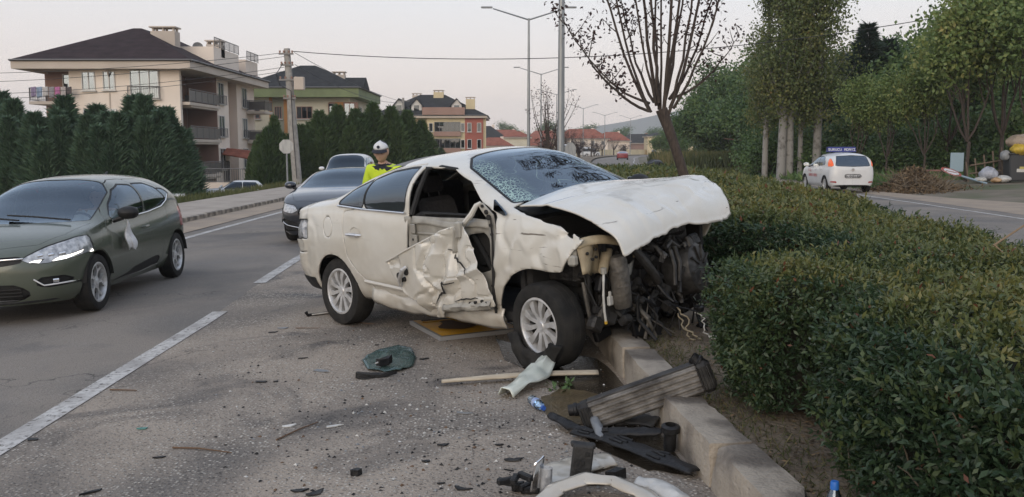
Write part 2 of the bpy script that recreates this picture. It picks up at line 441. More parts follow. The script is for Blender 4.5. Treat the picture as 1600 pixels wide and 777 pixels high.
# median bed
ribbon('median', lambda y: xk(y)+.1, lambda y: xm(y)-.08, 0.17, M_bed, seg=3)

def kerb_row(name, fx, y0, y1, ln, w, h, side, mt, near_parts=True):
    """kerb stones one by one along x = fx(y); every stone a child"""
    root = tag(bpy.data.objects.new(name, None), kind='structure'); COL.objects.link(root)
    y = y0; meshes = []
    for k in range(5):
        mb = MB(); rr = random.Random(k); b = .016
        if near_parts:
            nxs, nys, nzs = 4, 14, 4; key = {}; vs = []; fs = []
            def vid(i, j, q):
                if (i, j, q) not in key: key[(i, j, q)] = len(vs); vs.append(Vector(((i/nxs-.5)*w, (j/nys-.5)*(ln-.012), (q/nzs-.5)*h)))
                return key[(i, j, q)]
            for i in range(nxs):
                for j in range(nys): fs += [(vid(i, j, nzs), vid(i+1, j, nzs), vid(i+1, j+1, nzs), vid(i, j+1, nzs))]
            for q in range(nzs):
                for j in range(nys): fs += [(vid(0, j, q), vid(0, j, q+1), vid(0, j+1, q+1), vid(0, j+1, q)), (vid(nxs, j, q), vid(nxs, j+1, q), vid(nxs, j+1, q+1), vid(nxs, j, q+1))]
                for i in range(nxs): fs += [(vid(i, 0, q), vid(i+1, 0, q), vid(i+1, 0, q+1), vid(i, 0, q+1)), (vid(i, nys, q), vid(i, nys, q+1), vid(i+1, nys, q+1), vid(i+1, nys, q))]
            for (i, j, q), n_ in key.items():
                p = vs[n_]; edge = (i in (0, nxs)) + (j in (0, nys)) + (q == nzs)
                cut = .005+.020*max(0, float(vnoise(p.x*9+k*7, p.y*7, p.z*9, seed=k)))**1.5*1.6
                if edge >= 2:
                    if i in (0, nxs): p.x *= 1-2*cut/w
                    if j in (0, nys): p.y *= 1-cut/ln
                    if q == nzs: p.z -= cut*.7
                p.x += .005*float(vnoise(p.x*14, p.y*14, p.z*14, seed=k+20)); p.z += .004*float(vnoise(p.x*12, p.y*12, 3, seed=k+30))
            mb.add(vs, fs)
        else:
            mb.box((0, 0, 0), (w, ln-.012, h), b=b)
        o = mb.build('kerb_stone', mt, None, smooth=40); meshes.append(o.data); bpy.data.objects.remove(o)
    k = 0
    while y < y1:
        ym = y+ln/2; x = float(fx(ym)); sl = float(fx(ym+.3)-fx(ym-.3))/.6
        o = bpy.data.objects.new('kerb_stone', meshes[k % 5]); COL.objects.link(o); o.parent = root
        o.location = (x+side*w/2, ym, road_z(x, ym)+h/2-.05+random.uniform(-.008, .006)); o.rotation_euler = (random.uniform(-.012, .012), random.uniform(-.02, .02), -math.atan(sl)+random.uniform(-.012, .012))
        y += ln; k += 1
    return root
kerb_row('median_kerb', xk, -2.0, 62, 1.02, .215, .27, 1, M_kerb)
kerb_row('median_kerb', xm, 10, 70, 1.02, .18, .27, -1, M_kerb, False)
kerb_row('pavement_kerb', lambda y: xk(y)-8.55, 8, 90, 1.5, .14, .18, -1, M_kerb, False)

# far hills
def hill_range(name, y, x0, x1, hs, seed):
    n = 160; xs = np.linspace(x0, x1, n)
    V = []; 
    for i, x in enumerate(xs):
        h = pch(hs, x) * (1 + .10*fbm(x*.006, 0, seed=seed, o=4))
        V += [(x, y-160, -8), (x, y, h), (x, y+400, -8)]
    F = [(i*3+k, (i+1)*3+k, (i+1)*3+k+1, i*3+k+1) for i in range(n-1) for k in range(2)]
    tag(np_mesh(name, np.array(V), np.array(F), None, [M_hill], True), kind='structure')
hill_range('hill', 1950, -1700, 1700, [(-1700, 28), (-800, 36), (-300, 30), (0, 30), (140, 48), (260, 66), (380, 84), (560, 96), (900, 92), (1700, 60)], 3)
hill_range('hill', 1350, -1400, 1400, [(-1400, 14), (-450, 17), (0, 18), (150, 22), (330, 30), (600, 34), (1400, 28)], 8)
# ------------------------------------------------------------------ vehicles
M_black = mat('black_plastic', (.012, .012, .013), .55, spec=.3, col2=(.024, .024, .023), vs=14, bump=.15, bs=80)
M_rubber = mat('tyre_rubber', (.016, .016, .016), .85, spec=.25, col2=(.034, .032, .029), vs=10, bump=.3, bs=120)
M_rim = mat('alloy_rim', (.66, .66, .66), .38, metal=.45, col2=(.50, .49, .47), vs=16)
M_rimdark = mat('dark_alloy', (.03, .03, .032), .35, metal=.3)
M_chrome = mat('chrome_trim', (.75, .75, .76), .15, metal=1.0)
M_dark = mat('car_interior', (.022, .022, .024), .8, col2=(.04, .04, .042), vs=20)
M_seat = mat('dark_seat_cloth', (.035, .034, .036), .9, col2=(.055, .053, .055), vs=40, bump=.3, bs=150)
M_under = mat('sooty_underbody', (.02, .019, .018), .9)
M_glass = glass_mat('car_glass', (.50, .55, .56), .05)
M_dglass = glass_mat('dark_windscreen', (.10, .11, .13), .0)
M_tint = glass_mat('tinted_glass', (.045, .05, .055), .11)
M_lamp = mat('lamp_lens', (.62, .63, .64), .12, metal=.35, coat=.6, col2=(.30, .31, .33), vs=22)
M_drl = mat('lit_running_light', (1, 1, 1), .3, emit=(1, .95, .84), estr=1.1)
M_red = mat('red_lens', (.35, .015, .012), .2, coat=.6)
M_redlit = mat('lit_tail_lamp', (.5, .03, .01), .3, emit=(1, .25, .06), estr=.3)
M_plate = mat('plate_white', (.72, .72, .72), .45)
M_ink = mat('black_ink', (.02, .02, .022), .6)

def sdpoly(pts, r=0.0):
    P = np.array(pts, float); n = len(P)
    def f(a, b):
        a = np.asarray(a, float); b = np.asarray(b, float)
        d = np.full(a.shape, 1e9); ins = np.zeros(a.shape, bool)
        for i in range(n):
            x0, y0 = P[i]; x1, y1 = P[(i+1) % n]
            ex, ey = x1-x0, y1-y0
            t = np.clip(((a-x0)*ex+(b-y0)*ey)/(ex*ex+ey*ey+1e-12), 0, 1)
            d = np.minimum(d, np.hypot(a-x0-t*ex, b-y0-t*ey))
            c = ((y0 > b) != (y1 > b)) & (a < (x1-x0)*(b-y0)/((y1-y0) + (1e-12 if y1 == y0 else 0))+x0)
            ins ^= c
        return np.where(ins, -d, d) - r
    return f

class Shell:
    """a car's outer skin as a clip-able surface; columns of V: x y z s nx ny nz"""
    def __init__(s, P, nx=70, nl=11, nu=17):
        xr_, xf_ = P['ends']; ra, fa = P.get('round', (.30, .55)); pr, pf = P.get('pexp', (4.0, 2.7))
        ph = np.linspace(0, 1, 15)[1:]
        ang = ph*math.pi/2
        fx_ = xf_-fa + fa*np.sin(ang)**(2/pf); fw = np.cos(ang)**(2/pf)
        rx_ = xr_+ra - ra*np.sin(ang)**(2/pr); rw = np.cos(ang)**(2/pr)
        mid = np.linspace(xr_+ra, xf_-fa, nx)
        X = np.concatenate([rx_[::-1], mid, fx_]); Wf = np.concatenate([rw[::-1], np.ones(nx), fw])
        Wf = np.maximum(Wf, 1e-3)
        top = pch(P['top'], X); belt = np.minimum(pch(P['belt'], X), top-.012); sill = pch(P['sill'], X); wid = pch(P['wid'], X)*Wf
        ne = pch(P['nexp'], X)
        lt = np.linspace(0, 1, nl); lw = pch(P.get('low', [(0, .87), (.10, .945), (.3, .985), (.55, 1.0), (.8, .985), (1, .945)]), lt)
        rows = []
        for i in range(len(X)):
            lowy = wid[i]*lw; lowz = sill[i]+(belt[i]-sill[i])*lt
            th = np.linspace(0, math.pi/2, nu)[1:]
            e = 2/ne[i]
            uy = wid[i]*lw[-1]*np.abs(np.cos(th))**e; uz = belt[i]+(top[i]-belt[i])*np.sin(th)**e
            uy[-1] = 0
            yy = np.concatenate([lowy, uy]); zz = np.concatenate([lowz, uz]); ss = np.concatenate([lt-1, th/(math.pi/2)])
            y = np.concatenate([-yy, yy[-2::-1]]); z = np.concatenate([zz, zz[-2::-1]]); q = np.concatenate([ss, ss[-2::-1]])
            rows.append(np.stack([np.full_like(y, X[i]), y, z, q], 1))
        Gd = np.array(rows)
        x, y, z = Gd[..., 0].copy(), Gd[..., 1].copy(), Gd[..., 2].copy()
        if 'frake' in P:
            x = x - sstep(xf_-fa, xf_, x)*P['frake'](z)
        if 'rrake' in P:
            x = x + (1-sstep(xr_, xr_+ra, x))*P['rrake'](z)
        if 'deform' in P: x, y, z = P['deform'](x, y, z)
        Gd[..., 0], Gd[..., 1], Gd[..., 2] = x, y, z
        Pn = Gd[..., :3]; du = np.gradient(Pn, axis=0); dv = np.gradient(Pn, axis=1)
        N = unit(np.cross(dv, du)); 
        c = Pn - np.array([(xr_+xf_)/2, 0, .7]); fl = np.sum(N*c, -1, keepdims=True) < 0
        N = np.where(fl, -N, N)
        n, m = Gd.shape[:2]
        s.V = [r_ for r_ in np.concatenate([Gd, N], -1).reshape(-1, 7)]
        s.P = P; s.cache = {}
        s.polys = [(i*m+j, i*m+j+1, (i+1)*m+j+1, (i+1)*m+j) for i in range(n-1) for j in range(m-1)]
    def clip(s, polys, phi):
        A = np.array(s.V); f = phi(A[:, 0], A[:, 1], A[:, 2], A[:, 3]); f = np.where(np.abs(f) < 1e-7, 1e-7, f)
        neg, pos = [], []; made = {}
        for p in polys:
            fs = [f[i] for i in p]
            if max(fs) < 0: neg.append(p); continue
            if min(fs) > 0: pos.append(p); continue
            a, b = [], []
            n = len(p)
            for k in range(n):
                i, j = p[k], p[(k+1) % n]
                (a if f[i] < 0 else b).append(i)
                if (f[i] < 0) != (f[j] < 0):
                    key = (min(i, j), max(i, j)); q = made.get(key)
                    if q is None:
                        t = f[i]/(f[i]-f[j]); s.V.append(s.V[i]*(1-t)+s.V[j]*t); q = len(s.V)-1; made[key] = q
                    a.append(q); b.append(q)
            if len(a) > 2: neg.append(tuple(a))
            if len(b) > 2: pos.append(tuple(b))
        return neg, pos
    def mesh(s, name, polys, mt, parent, off=0.0, thick=0.0, norm=True, fn=None):
        if not polys: return None
        used = sorted({i for p in polys for i in p}); mp = {u: k for k, u in enumerate(used)}
        A = np.array([s.V[u] for u in used]); N = unit(A[:, 4:7]); C = A[:, :3] + N*off
        if fn is not None: C = fn(C)
        fs = []
        for p in polys:
            q = [mp[i] for i in p]
            a, b, c = C[q[0]], C[q[1]], C[q[2]]
            g = np.cross(b-a, c-a)
            if len(q) > 3: g = g+np.cross(c-a, C[q[3]]-a)
            if np.dot(g, N[q[0]]) < 0: q = q[::-1]
            fs.append(q)
        me = bpy.data.meshes.new(name); me.from_pydata(C.tolist(), [], fs); me.update()
        me.shade_smooth()
        if norm and fn is None:
            me.normals_split_custom_set_from_vertices(N.tolist())
        o = link(name, me, parent, [mt])
        if thick:
            md = o.modifiers.new('thickness', 'SOLIDIFY'); md.thickness = thick; md.offset = -1
        return o
    def half(s, polys, sg):
        A = s.V
        return [p for p in polys if sum(A[i][1] for i in p)*sg > 0]

def wheel(parent, loc, r, rim_r, w, out, style='ten', rim=None, M=None, name='wheel', flat=0.0):
    """wheel (> tyre, rim); local z axis = axle, pointing outward"""
    e = bpy.data.objects.new(name, None); COL.objects.link(e); e.parent = parent
    e.location = loc; e.rotation_euler = (R(-90) if out > 0 else R(90), 0, 0)
    if M is not None: e.matrix_local = M
    rim = rim or M_rim
    t = MB(); h = w/2
    t.lathe([(rim_r, -h*.8), (rim_r+.01, -h*.95), (r*.86, -h), (r*.955, -h*.9), (r*.992, -h*.68), (r, -h*.3), (r*.993, -h*.28), (r*.993, -h*.22), (r, -h*.20), (r, h*.2), (r*.993, h*.22), (r*.993, h*.28), (r, h*.3), (r*.992, h*.68), (r*.955, h*.9), (r*.86, h), (rim_r+.01, h*.95), (rim_r, h*.8)], 40, closed=True)
    t.build('tyre', M_rubber, e)
    b = MB()
    b.lathe([(rim_r+.004, h*.86), (rim_r-.012, h*.9), (rim_r-.022, h*.78), (rim_r-.03, h*.2), (rim_r-.03, -h*.8)], 40)
    n = {'ten': 10, 'five': 5, 'multi': 12, 'steel': 8}[style]
    for k in range(n):
        a = 2*math.pi*k/n; Mr = Matrix.Rotation(a, 4, 'Z')
        hb = .052; ro = rim_r-.02
        if style == 'five':
            for sg in (-1, 1):
                p = [(hb*.7, sg*.012, h*.58), (ro*.55, sg*.055, h*.66), (ro, sg*.040, h*.70), (ro, sg*.068, h*.68), (ro*.55, sg*.082, h*.62), (hb*.7, sg*.035, h*.55)]
                q = [(x, y, z-.03) for x, y, z in p]
                fs = [(0, 1, 4, 5), (1, 2, 3, 4), (6, 11, 10, 7), (7, 10, 9, 8)] + [(i, (i+1) % 6, 6+(i+1) % 6, 6+i) for i in range(6)]
                b.add(p+q, fs, Mr)
        else:
            tw = .035 if style == 'ten' else 0
            wi, wo = (.014, .030) if style == 'ten' else (.010, .014)
            if style == 'steel': wi, wo = .02, .03
            p = [(hb*.6, -wi, h*.62), (ro*.6, -wi*1.2+tw*.8, h*.74), (ro, -wo+tw, h*.74), (ro, wo+tw, h*.74), (ro*.6, wi*1.5+tw*.8, h*.74), (hb*.6, wi, h*.62)]
            q = [(x, y, z-.035) for x, y, z in p]
            fs = [(0, 1, 4, 5), (1, 2, 3, 4), (6, 11, 10, 7), (7, 10, 9, 8)] + [(i, (i+1) % 6, 6+(i+1) % 6, 6+i) for i in range(6)]
            b.add(p+q, fs, Mr)
    b.lathe([(.0, h*.72), (.03, h*.72), (.036, h*.66), (.068, h*.60), (.07, h*.3)], 20)
    for k in range(5):
        a = 2*math.pi*(k+.5)/5
        b.lathe([(0, h*.66), (.009, h*.66), (.009, h*.5)], 8, Matrix.Translation((.052*math.cos(a), .052*math.sin(a), 0)))
    b.build('rim', rim, e)
    d = MB(); d.lathe([(0, 0), (rim_r-.045, 0), (rim_r-.045, -.02), (rim_r-.03, -h*.8), (0, -h*.8)], 28); d.build('brake_disc', M_under, e)
    return e

def seat(parent, x, y, mt=None, name='seat', zo=0.0):
    b = MB(); mt = mt or M_seat
    b.box((x+.12, y, .48+zo), (.50, .48, .16), b=.05)
    Mb = Matrix.Translation((x-.13, y, .52+zo)) @ Matrix.Rotation(R(-18), 4, 'Y')
    b.box((0, 0, .30), (.14, .48, .62), M=Mb, b=.055, taper=.86)
    b.box((0, 0, .74), (.09, .25, .17), M=Mb, b=.035)
    for sg in (-1, 1): b.tube([(0, sg*.06, .55), (0, sg*.06, .70)], .008, 6, Mb)
    return b.build(name, mt, parent)

def mirror_part(parent, x, y, z, sg, shell_m, name='door_mirror'):
    b = MB()
    def fn(u, v):
        a = u*2*math.pi; t = v*math.pi
        rr = math.sin(t)**.75 if 0 < t < math.pi else 0
        return (x+.085*math.cos(t)*1.0 if False else x+.10*rr*math.cos(a)*(1 if math.cos(a) > 0 else .45), y+sg*(.12-.115*math.cos(t)), z+.075*rr*math.sin(a))
    b.grid(fn, 18, 10); o = b.build(name, shell_m, parent, smooth=60)
    f = MB(); f.box((x-.048, y+sg*.12, z), (.004, .17, .105), b=.0015); f.build('mirror_glass', M_chrome, o)
    a = MB(); a.tube([(x+.03, y-sg*.05, z-.09), (x+.02, y+sg*.06, z-.05)], [.025, .03], 8); a.build('mirror_stalk', M_black, o)
    return o

def build_car(name, label, P, loc, rz, paint, group=None, cat='car', z=0.0):
    root = thing(name, label, cat, (loc[0], loc[1], z), rz, group)
    if loc[0] < float(xk(loc[1])) and z == 0:      # stands on the sloping carriageway
        root.matrix_world = Matrix.Translation((loc[0], loc[1], road_z(*loc)+.004)) @ Matrix.Rotation(-math.atan(FALL), 4, 'Y') @ Matrix.Rotation(rz, 4, 'Z')
    S = Shell(P, P.get('nx', 70)); pol = S.polys
    wb, wr, trk = P['wb'], P['wr'], P['track']
    body_m = paint; parts = {}
    ar = P.get('arch', wr+.045)
    for wx in (0, wb):
        _, pol = S.clip(pol, lambda x, y, z_, s_, wx=wx: np.hypot(x-wx, z_-wr)-ar)
    glassy = []
    seal = P.get('seal', .014)
    def carve(nm, phi, mt, off=-.004, sm=M_black, sname='window_seal', sub=None, split=True, seal_w=None):
        nonlocal pol
        sw = seal if seal_w is None else seal_w
        if sw > 0:
            ring, pol = S.clip(pol, lambda *a: phi(*a)-sw); inn, ring = S.clip(ring, phi)
        else:
            inn, pol = S.clip(pol, phi); ring = []
        res = []
        for sg in ((-1, 1) if split else (0,)):
            a = S.half(inn, sg) if sg else inn; b = S.half(ring, sg) if sg else ring
            if not a: continue
            o = S.mesh(nm, a, mt, root, off); res.append(o)
            if b: S.mesh(sname, b, sm, o if sub is None else sub, -.001)
        return res
    up = lambda s_: np.where(s_ > 0, -1.0, 1.0)   # upper half of the skin only
    if 'windshield' in P:
        f = sdpoly(P['windshield'], .02); carve('windshield', lambda x, y, z_, s_: np.maximum(f(x, np.abs(y)), -s_), P.get('glass', M_glass), split=False)
    if 'rear_glass' in P:
        f2 = sdpoly(P['rear_glass'], .02); carve('rear_window', lambda x, y, z_, s_: np.maximum(f2(x, np.abs(y)), -s_), P.get('glass_r', M_tint), split=False)
    if 'rear_glass_yz' in P:
        f2 = sdpoly(P['rear_glass_yz'], .02); xx = P['rg_x']; carve('rear_window', lambda x, y, z_, s_: np.maximum(f2(np.abs(y), z_), x-xx), P.get('glass_r', M_tint), split=False)
    for k, pg in enumerate(P['side_glass']):
        f3 = sdpoly(pg, .012); carve('side_window', lambda x, y, z_, s_, f3=f3: np.maximum(f3(x, z_), .25-np.abs(y)), P.get('glass_s', M_glass))
    for nm, plane, pg, mt, off, split in P.get('feats', []):
        fk = sdpoly(pg, P.get('fr', .006))
        if plane == 'f': phi = lambda x, y, z_, s_, fk=fk: np.maximum(fk(np.abs(y), z_), P['ends'][1]-.75-x)
        elif plane == 'r': phi = lambda x, y, z_, s_, fk=fk: np.maximum(fk(np.abs(y), z_), x-(P['ends'][0]+.45))
        else: phi = lambda x, y, z_, s_, fk=fk: np.maximum(fk(x, z_), .2-np.abs(y))
        parts.setdefault(nm, []).extend(carve(nm, phi, mt, off, split=split, seal_w=.006, sname='gap_trim'))
    gap = .0045
    def panel(nm, phi, split=True):
        nonlocal pol
        reg, out = S.clip(pol, lambda *a: phi(*a)-gap); inn, g_ = S.clip(reg, phi)
        pol = out; r_ = []
        S_gap.extend(g_)
        for sg in ((-1, 1) if split else (0,)):
            a = S.half(inn, sg) if sg else inn
            if a: r_.append(S.mesh(nm, a, body_m, root))
        return r_
    S_gap = []
    if 'hood' in P:
        fh = sdpoly(P['hood'], .01); panel('hood', lambda x, y, z_, s_: np.maximum(fh(x, np.abs(y)), -s_-.0), False)
    for pg, hnd in P.get('doors', []):
        fd = sdpoly(pg, .02)
        for o in panel('door', lambda x, y, z_, s_, fd=fd: np.maximum(fd(x, z_), .3-np.abs(y))):
            if hnd:
                sg = 1 if sum(v.co.y for v in o.data.vertices) > 0 else -1
                yy = P['hand_y']*sg; h = MB()
                h.tube([(hnd[0]-.095, yy-sg*.012, hnd[1]), (hnd[0]-.07, yy+sg*.018, hnd[1]+.002), (hnd[0]+.05, yy+sg*.02, hnd[1]), (hnd[0]+.085, yy-sg*.012, hnd[1]-.003)], [.008, .013, .013, .008], 8)
                h.build('door_handle', P.get('hand_m', paint), o)
    if S_gap: S.mesh('panel_gap', S_gap, M_under, root, -.010)
    S.mesh('body', pol, body_m, root)
    # inside
    xr_, xf_ = P['ends']; hw = P['hw']
    u = MB(); u.box(((xr_+xf_)/2, 0, .27), ((xf_-xr_)*.86, hw*1.15, .10), b=.03)
    u.box((wb/2, 0, .33), (wb-2*ar-.06, hw*1.72, .16), b=.03)
    u.box((xr_+.28, 0, .42), (.35, hw*1.3, .25), b=.03)
    u.build('underbody', M_under, root)
    for wx in (0, wb):
        for sg in (-1, 1):
            wl = MB()
            Mw = Matrix.Translation((wx, sg*(trk-.10), wr)) @ Matrix.Rotation(R(90), 4, 'X')
            vs = []; fs = []; n = 18
            for k in range(n+1):
                a = .12+(math.pi-.24)*k/n
                for hh in (-.11, .11): vs.append(((ar+.012)*math.cos(a), (ar+.012)*math.sin(a), hh))
                vs.append((0, .05, .11*sg))
            for k in range(n):
                fs += [(k*3, k*3+1, k*3+4, k*3+3), (k*3+(1 if sg > 0 else 0), k*3+2, k*3+3+(1 if sg > 0 else 0))]
            wl.add(vs, fs, Mw); wl.build('wheel_liner', M_under, root)
    if P.get('inside', True):
        cx = P.get('seat_x', wb*.52)
        for sg in (-1, 1): seat(root, cx, sg*.36)
        b = MB(); b.box((cx-.95, 0, .52), (.5, 1.15, .16), b=.05); b.box((cx-1.18, 0, .80), (.14, 1.15, .52), b=.05)
        b.build('rear_seat', M_seat, root)
        d = MB(); d.box((cx+.88, 0, .78), (.42, hw*1.5, .24), b=.06); d.box((cx+.55, 0, .45), (.6, .2, .3), b=.04)
        for sg in (-1, 1): d.box((cx-.2, sg*(hw-.16), .62), (1.9, .06, .5), b=.02)
        d.build('dashboard', M_dark, root)
        st = MB(); Ms = Matrix.Translation((cx+.55, P.get('drv', 1)*.36, .86)) @ Matrix.Rotation(R(65), 4, 'Y')
        st.tube([(.18*math.cos(a), .18*math.sin(a), 0) for a in np.linspace(0, 2*math.pi, 21)], .014, 6, Ms, cap=False)
        st.box((0, 0, 0), (.1, .3, .03), M=Ms, b=.01); st.build('steering_wheel', M_dark, root)
    for wx in (0, wb):
        for sg in (-1, 1):
            wheel(root, (wx, sg*(trk-P['ww']/2), wr), wr, P['rr'], P['ww'], sg, P.get('spokes', 'ten'), P.get('rim_m'))
    if 'mirror' in P:
        for sg in (-1, 1): mirror_part(root, P['mirror'][0], sg*P['mirror'][1], P['mirror'][2], sg, P.get('mirror_m', paint))
    return root, S, parts
# ------------------------------------------------------------------ traffic
def paint_mat(name, col, rough=.3, coat=.6, dust=None, metal=0.0):
    return mat(name, col, rough, metal, col2=dust or tuple(c*.9+.01 for c in col), vs=2.2, coat=coat, det=6, lo=.4, hi=.75)
M_green = paint_mat('matt_olive_green', (.082, .096, .070), .27, .55, (.098, .108, .082), .10)
M_navy = paint_mat('black_blue_paint', (.010, .012, .018), .18, 1.0)
M_white = paint_mat('white_paint', (.66, .66, .65), .35, .5)
M_crimson = paint_mat('red_paint', (.22, .015, .02), .3, .6)
CLIO = dict(ends=(-.62, 3.44), hw=.86, wb=2.59, wr=.31, rr=.215, ww=.205, track=.855, arch=.352, pexp=(3.4, 2.5), round=(.38, .72),
    top=[(-.62, .80), (-.55, .96), (-.42, 1.13), (-.12, 1.36), (.15, 1.43), (.8, 1.455), (1.35, 1.43), (1.65, 1.35), (2.0, 1.17), (2.42, .985), (2.7, .93), (3.1, .85), (3.32, .755), (3.44, .66)],
    belt=[(-.62, .74), (-.45, .97), (-.1, 1.02), (.5, .985), (1.4, .935), (2.3, .905), (2.7, .87), (3.1, .78), (3.44, .62)],
    sill=[(-.62, .34), (-.35, .22), (.6, .19), (2.0, .19), (2.9, .19), (3.44, .20)],
    wid=[(-.62, .80), (-.2, .855), (.3, .866), (1.2, .86), (2.2, .86), (2.7, .86), (3.44, .84)],
    low=[(0, .86), (.08, .925), (.2, .965), (.34, .985), (.6, 1.0), (.82, .985), (1, .93)],
    nexp=[(-.62, 2.6), (0, 2.55), (.8, 2.75), (1.6, 2.7), (2.3, 2.5), (3.44, 2.5)],
    frake=lambda z: .10*np.clip((z-.55)/.3, 0, 1.5)**1.6 + .05*np.clip((.45-z)/.25, 0, 1)**2,
    windshield=[(1.50, 0), (1.48, .48), (1.66, .60), (2.34, .66), (2.44, .45), (2.49, 0)],
    rear_glass=[(-.45, 0), (-.43, .50), (-.12, .46), (-.10, 0)],
    side_glass=[[(2.02, .99), (1.94, .955), (1.04, .985), (1.06, 1.30), (1.30, 1.315), (1.55, 1.255), (1.86, 1.10)], [(.96, .99), (.30, 1.06), (.22, 1.10), (.40, 1.24), (.62, 1.305), (.98, 1.31)], [(.20, 1.115), (.04, 1.16), (.16, 1.21), (.34, 1.225)]],
    hood=[(2.50, 0), (2.47, .5), (2.42, .72), (2.9, .66), (3.16, .50), (3.28, 0)],
    doors=[([(2.22, .28), (2.24, .60), (2.20, .88), (2.10, 1.01), (1.60, 1.30), (1.30, 1.365), (1.02, 1.37), (1.0, .90), (1.02, .28)], (1.16, .80)),
           ([(.98, .30), (.97, .90), (.98, 1.365), (.6, 1.355), (.33, 1.27), (.20, 1.13), (.33, .90), (.42, .72), (.52, .60), (.62, .30)], None)],
    hand_y=.858, mirror=(1.98, .86, 1.02), mirror_m=M_black, spokes='five', rim_m=M_rim, glass_s=M_glass,
    feats=[('running_light', 'f', [(.45, .632), (.60, .618), (.80, .645), (.92, .69), (.92, .77), (.875, .77), (.872, .715), (.79, .668), (.60, .638), (.46, .645)], M_drl, .001, True),
           ('headlight', 'f', [(.42, .66), (.58, .76), (.78, .83), (.90, .84), (.90, .70), (.80, .645), (.60, .612), (.45, .63)], M_lamp, -.006, True),
           ('grille', 'f', [(0, .60), (.30, .615), (.42, .64), (.40, .68), (0, .665)], M_black, -.012, False),
           ('fog_lamp', 'f', [(.52, .41), (.58, .46), (.74, .46), (.80, .41), (.82, .385), (.60, .37)], M_black, -.02, True),
           ('lower_grille', 'f', [(0, .25), (.38, .25), (.48, .31), (.38, .40), (0, .41)], M_black, -.025, False),
           ('side_moulding', 's', [(2.16, .27), (1.25, .255), (.72, .29), (.66, .37), (.80, .385), (1.3, .35)], M_black, -.006, True),
           ('tail_lamp', 'r', [(.52, .82), (.84, .98), (.90, .80), (.88, .70), (.6, .72)], M_red, -.003, True)])
def front_strip(S, pts, mt, name, parent, r_=.008, off=.006):
    """a trim strip that follows the nose: pts in (y, z); x found on the skin"""
    A = np.array(S.V); A = A[A[:, 0] > S.P['ends'][1]-.9]; out = []
    for y, z in pts:
        d_ = (A[:, 1]-y)**2+(A[:, 2]-z)**2
        w_ = np.exp(-d_/(2*.035**2)); 
        if w_.sum() < 1e-6: w_ = (d_ == d_.min())*1.0
        # local plane x = a + b dy + c dz
        m_ = w_ > 1e-4; B = np.stack([np.ones(m_.sum()), A[m_, 1]-y, A[m_, 2]-z], 1)*np.sqrt(w_[m_])[:, None]
        co = np.linalg.lstsq(B, A[m_, 0]*np.sqrt(w_[m_]), rcond=None)[0]
        n_ = unit((A[m_, 4:7]*w_[m_][:, None]).sum(0))
        out.append((co[0]+n_[0]*off, y+n_[1]*off, z+n_[2]*off))
    b = MB(); b.tube(out, r_, 6); return b.build(name, mt, parent, smooth=60)
def dens(pts, n=5):
    o = []
    for a, b in zip(pts[:-1], pts[1:]):
        for k in range(n): o.append((a[0]+(b[0]-a[0])*k/n, a[1]+(b[1]-a[1])*k/n))
    return o+[pts[-1]]
CLOC = (-5.44, 12.22)
car_green, S_c, parts_c = build_car('hatchback_car', 'matt olive green hatchback with lit headlights and a bag on its mirror', CLIO, CLOC, R(-87.6), M_green)
for hl in parts_c['headlight']:
    sg = 1 if sum(v.co.y for v in hl.data.vertices) > 0 else -1
    for q in (.56, .64, .72):
        pr = front_strip(S_c, dens([(sg*(q-.02), .685), (sg*(q+.02), .692)], 3), M_chrome, 'projector', hl, .022, -.012)
for fg in parts_c['fog_lamp']:
    sg = 1 if sum(v.co.y for v in fg.data.vertices) > 0 else -1
    front_strip(S_c, dens([(sg*.515, .455), (sg*.59, .385), (sg*.80, .395)], 6), M_plate, 'fog_trim', fg, .008, .002)
    front_strip(S_c, dens([(sg*.66, .42), (sg*.70, .42)], 2), M_chrome, 'fog_bulb', fg, .022, -.022)
front_strip(S_c, dens([(-.43, .665), (0, .652), (.43, .665)], 12), M_chrome, 'grille_bar', car_green, .010, .004)
for zz in (.29, .325, .36):
    front_strip(S_c, dens([(-.40, zz), (0, zz), (.40, zz)], 10), M_under, 'grille_slat', car_green, .008, -.010)
front_strip(S_c, dens([(-.76, .235), (-.4, .225), (.4, .225), (.76, .235)], 8), M_black, 'splitter', car_green, .020, -.008)
for sg in (-1, 1):
    b = MB(); b.tube([(2.06, sg*.83, .943), (1.5, sg*.846, .952), (1.0, sg*.848, .972), (.5, sg*.838, 1.01), (.22, sg*.81, 1.075), (.06, sg*.775, 1.15)], .008, 6); b.build('window_chrome', M_chrome, car_green)
b = MB(); b.tube([(.15, 0, 1.42), (.06, 0, 1.465), (.02, 0, 1.475)], [.02, .014, .004], 8); b.build('roof_antenna', M_black, car_green)
b = MB(); b.tube([(2.50, .55, .99), (2.38, .1, 1.03), (2.33, -.2, 1.05)], .010, 6); b.tube([(2.50, 0, 1.0), (2.40, -.35, 1.03), (2.36, -.55, 1.03)], .010, 6); b.build('wiper', M_black, car_green)
b = MB(); b.box((1.60, 0, 1.25), (.03, .22, .07), b=.012); b.build('rear_view_mirror', M_dark, car_green)
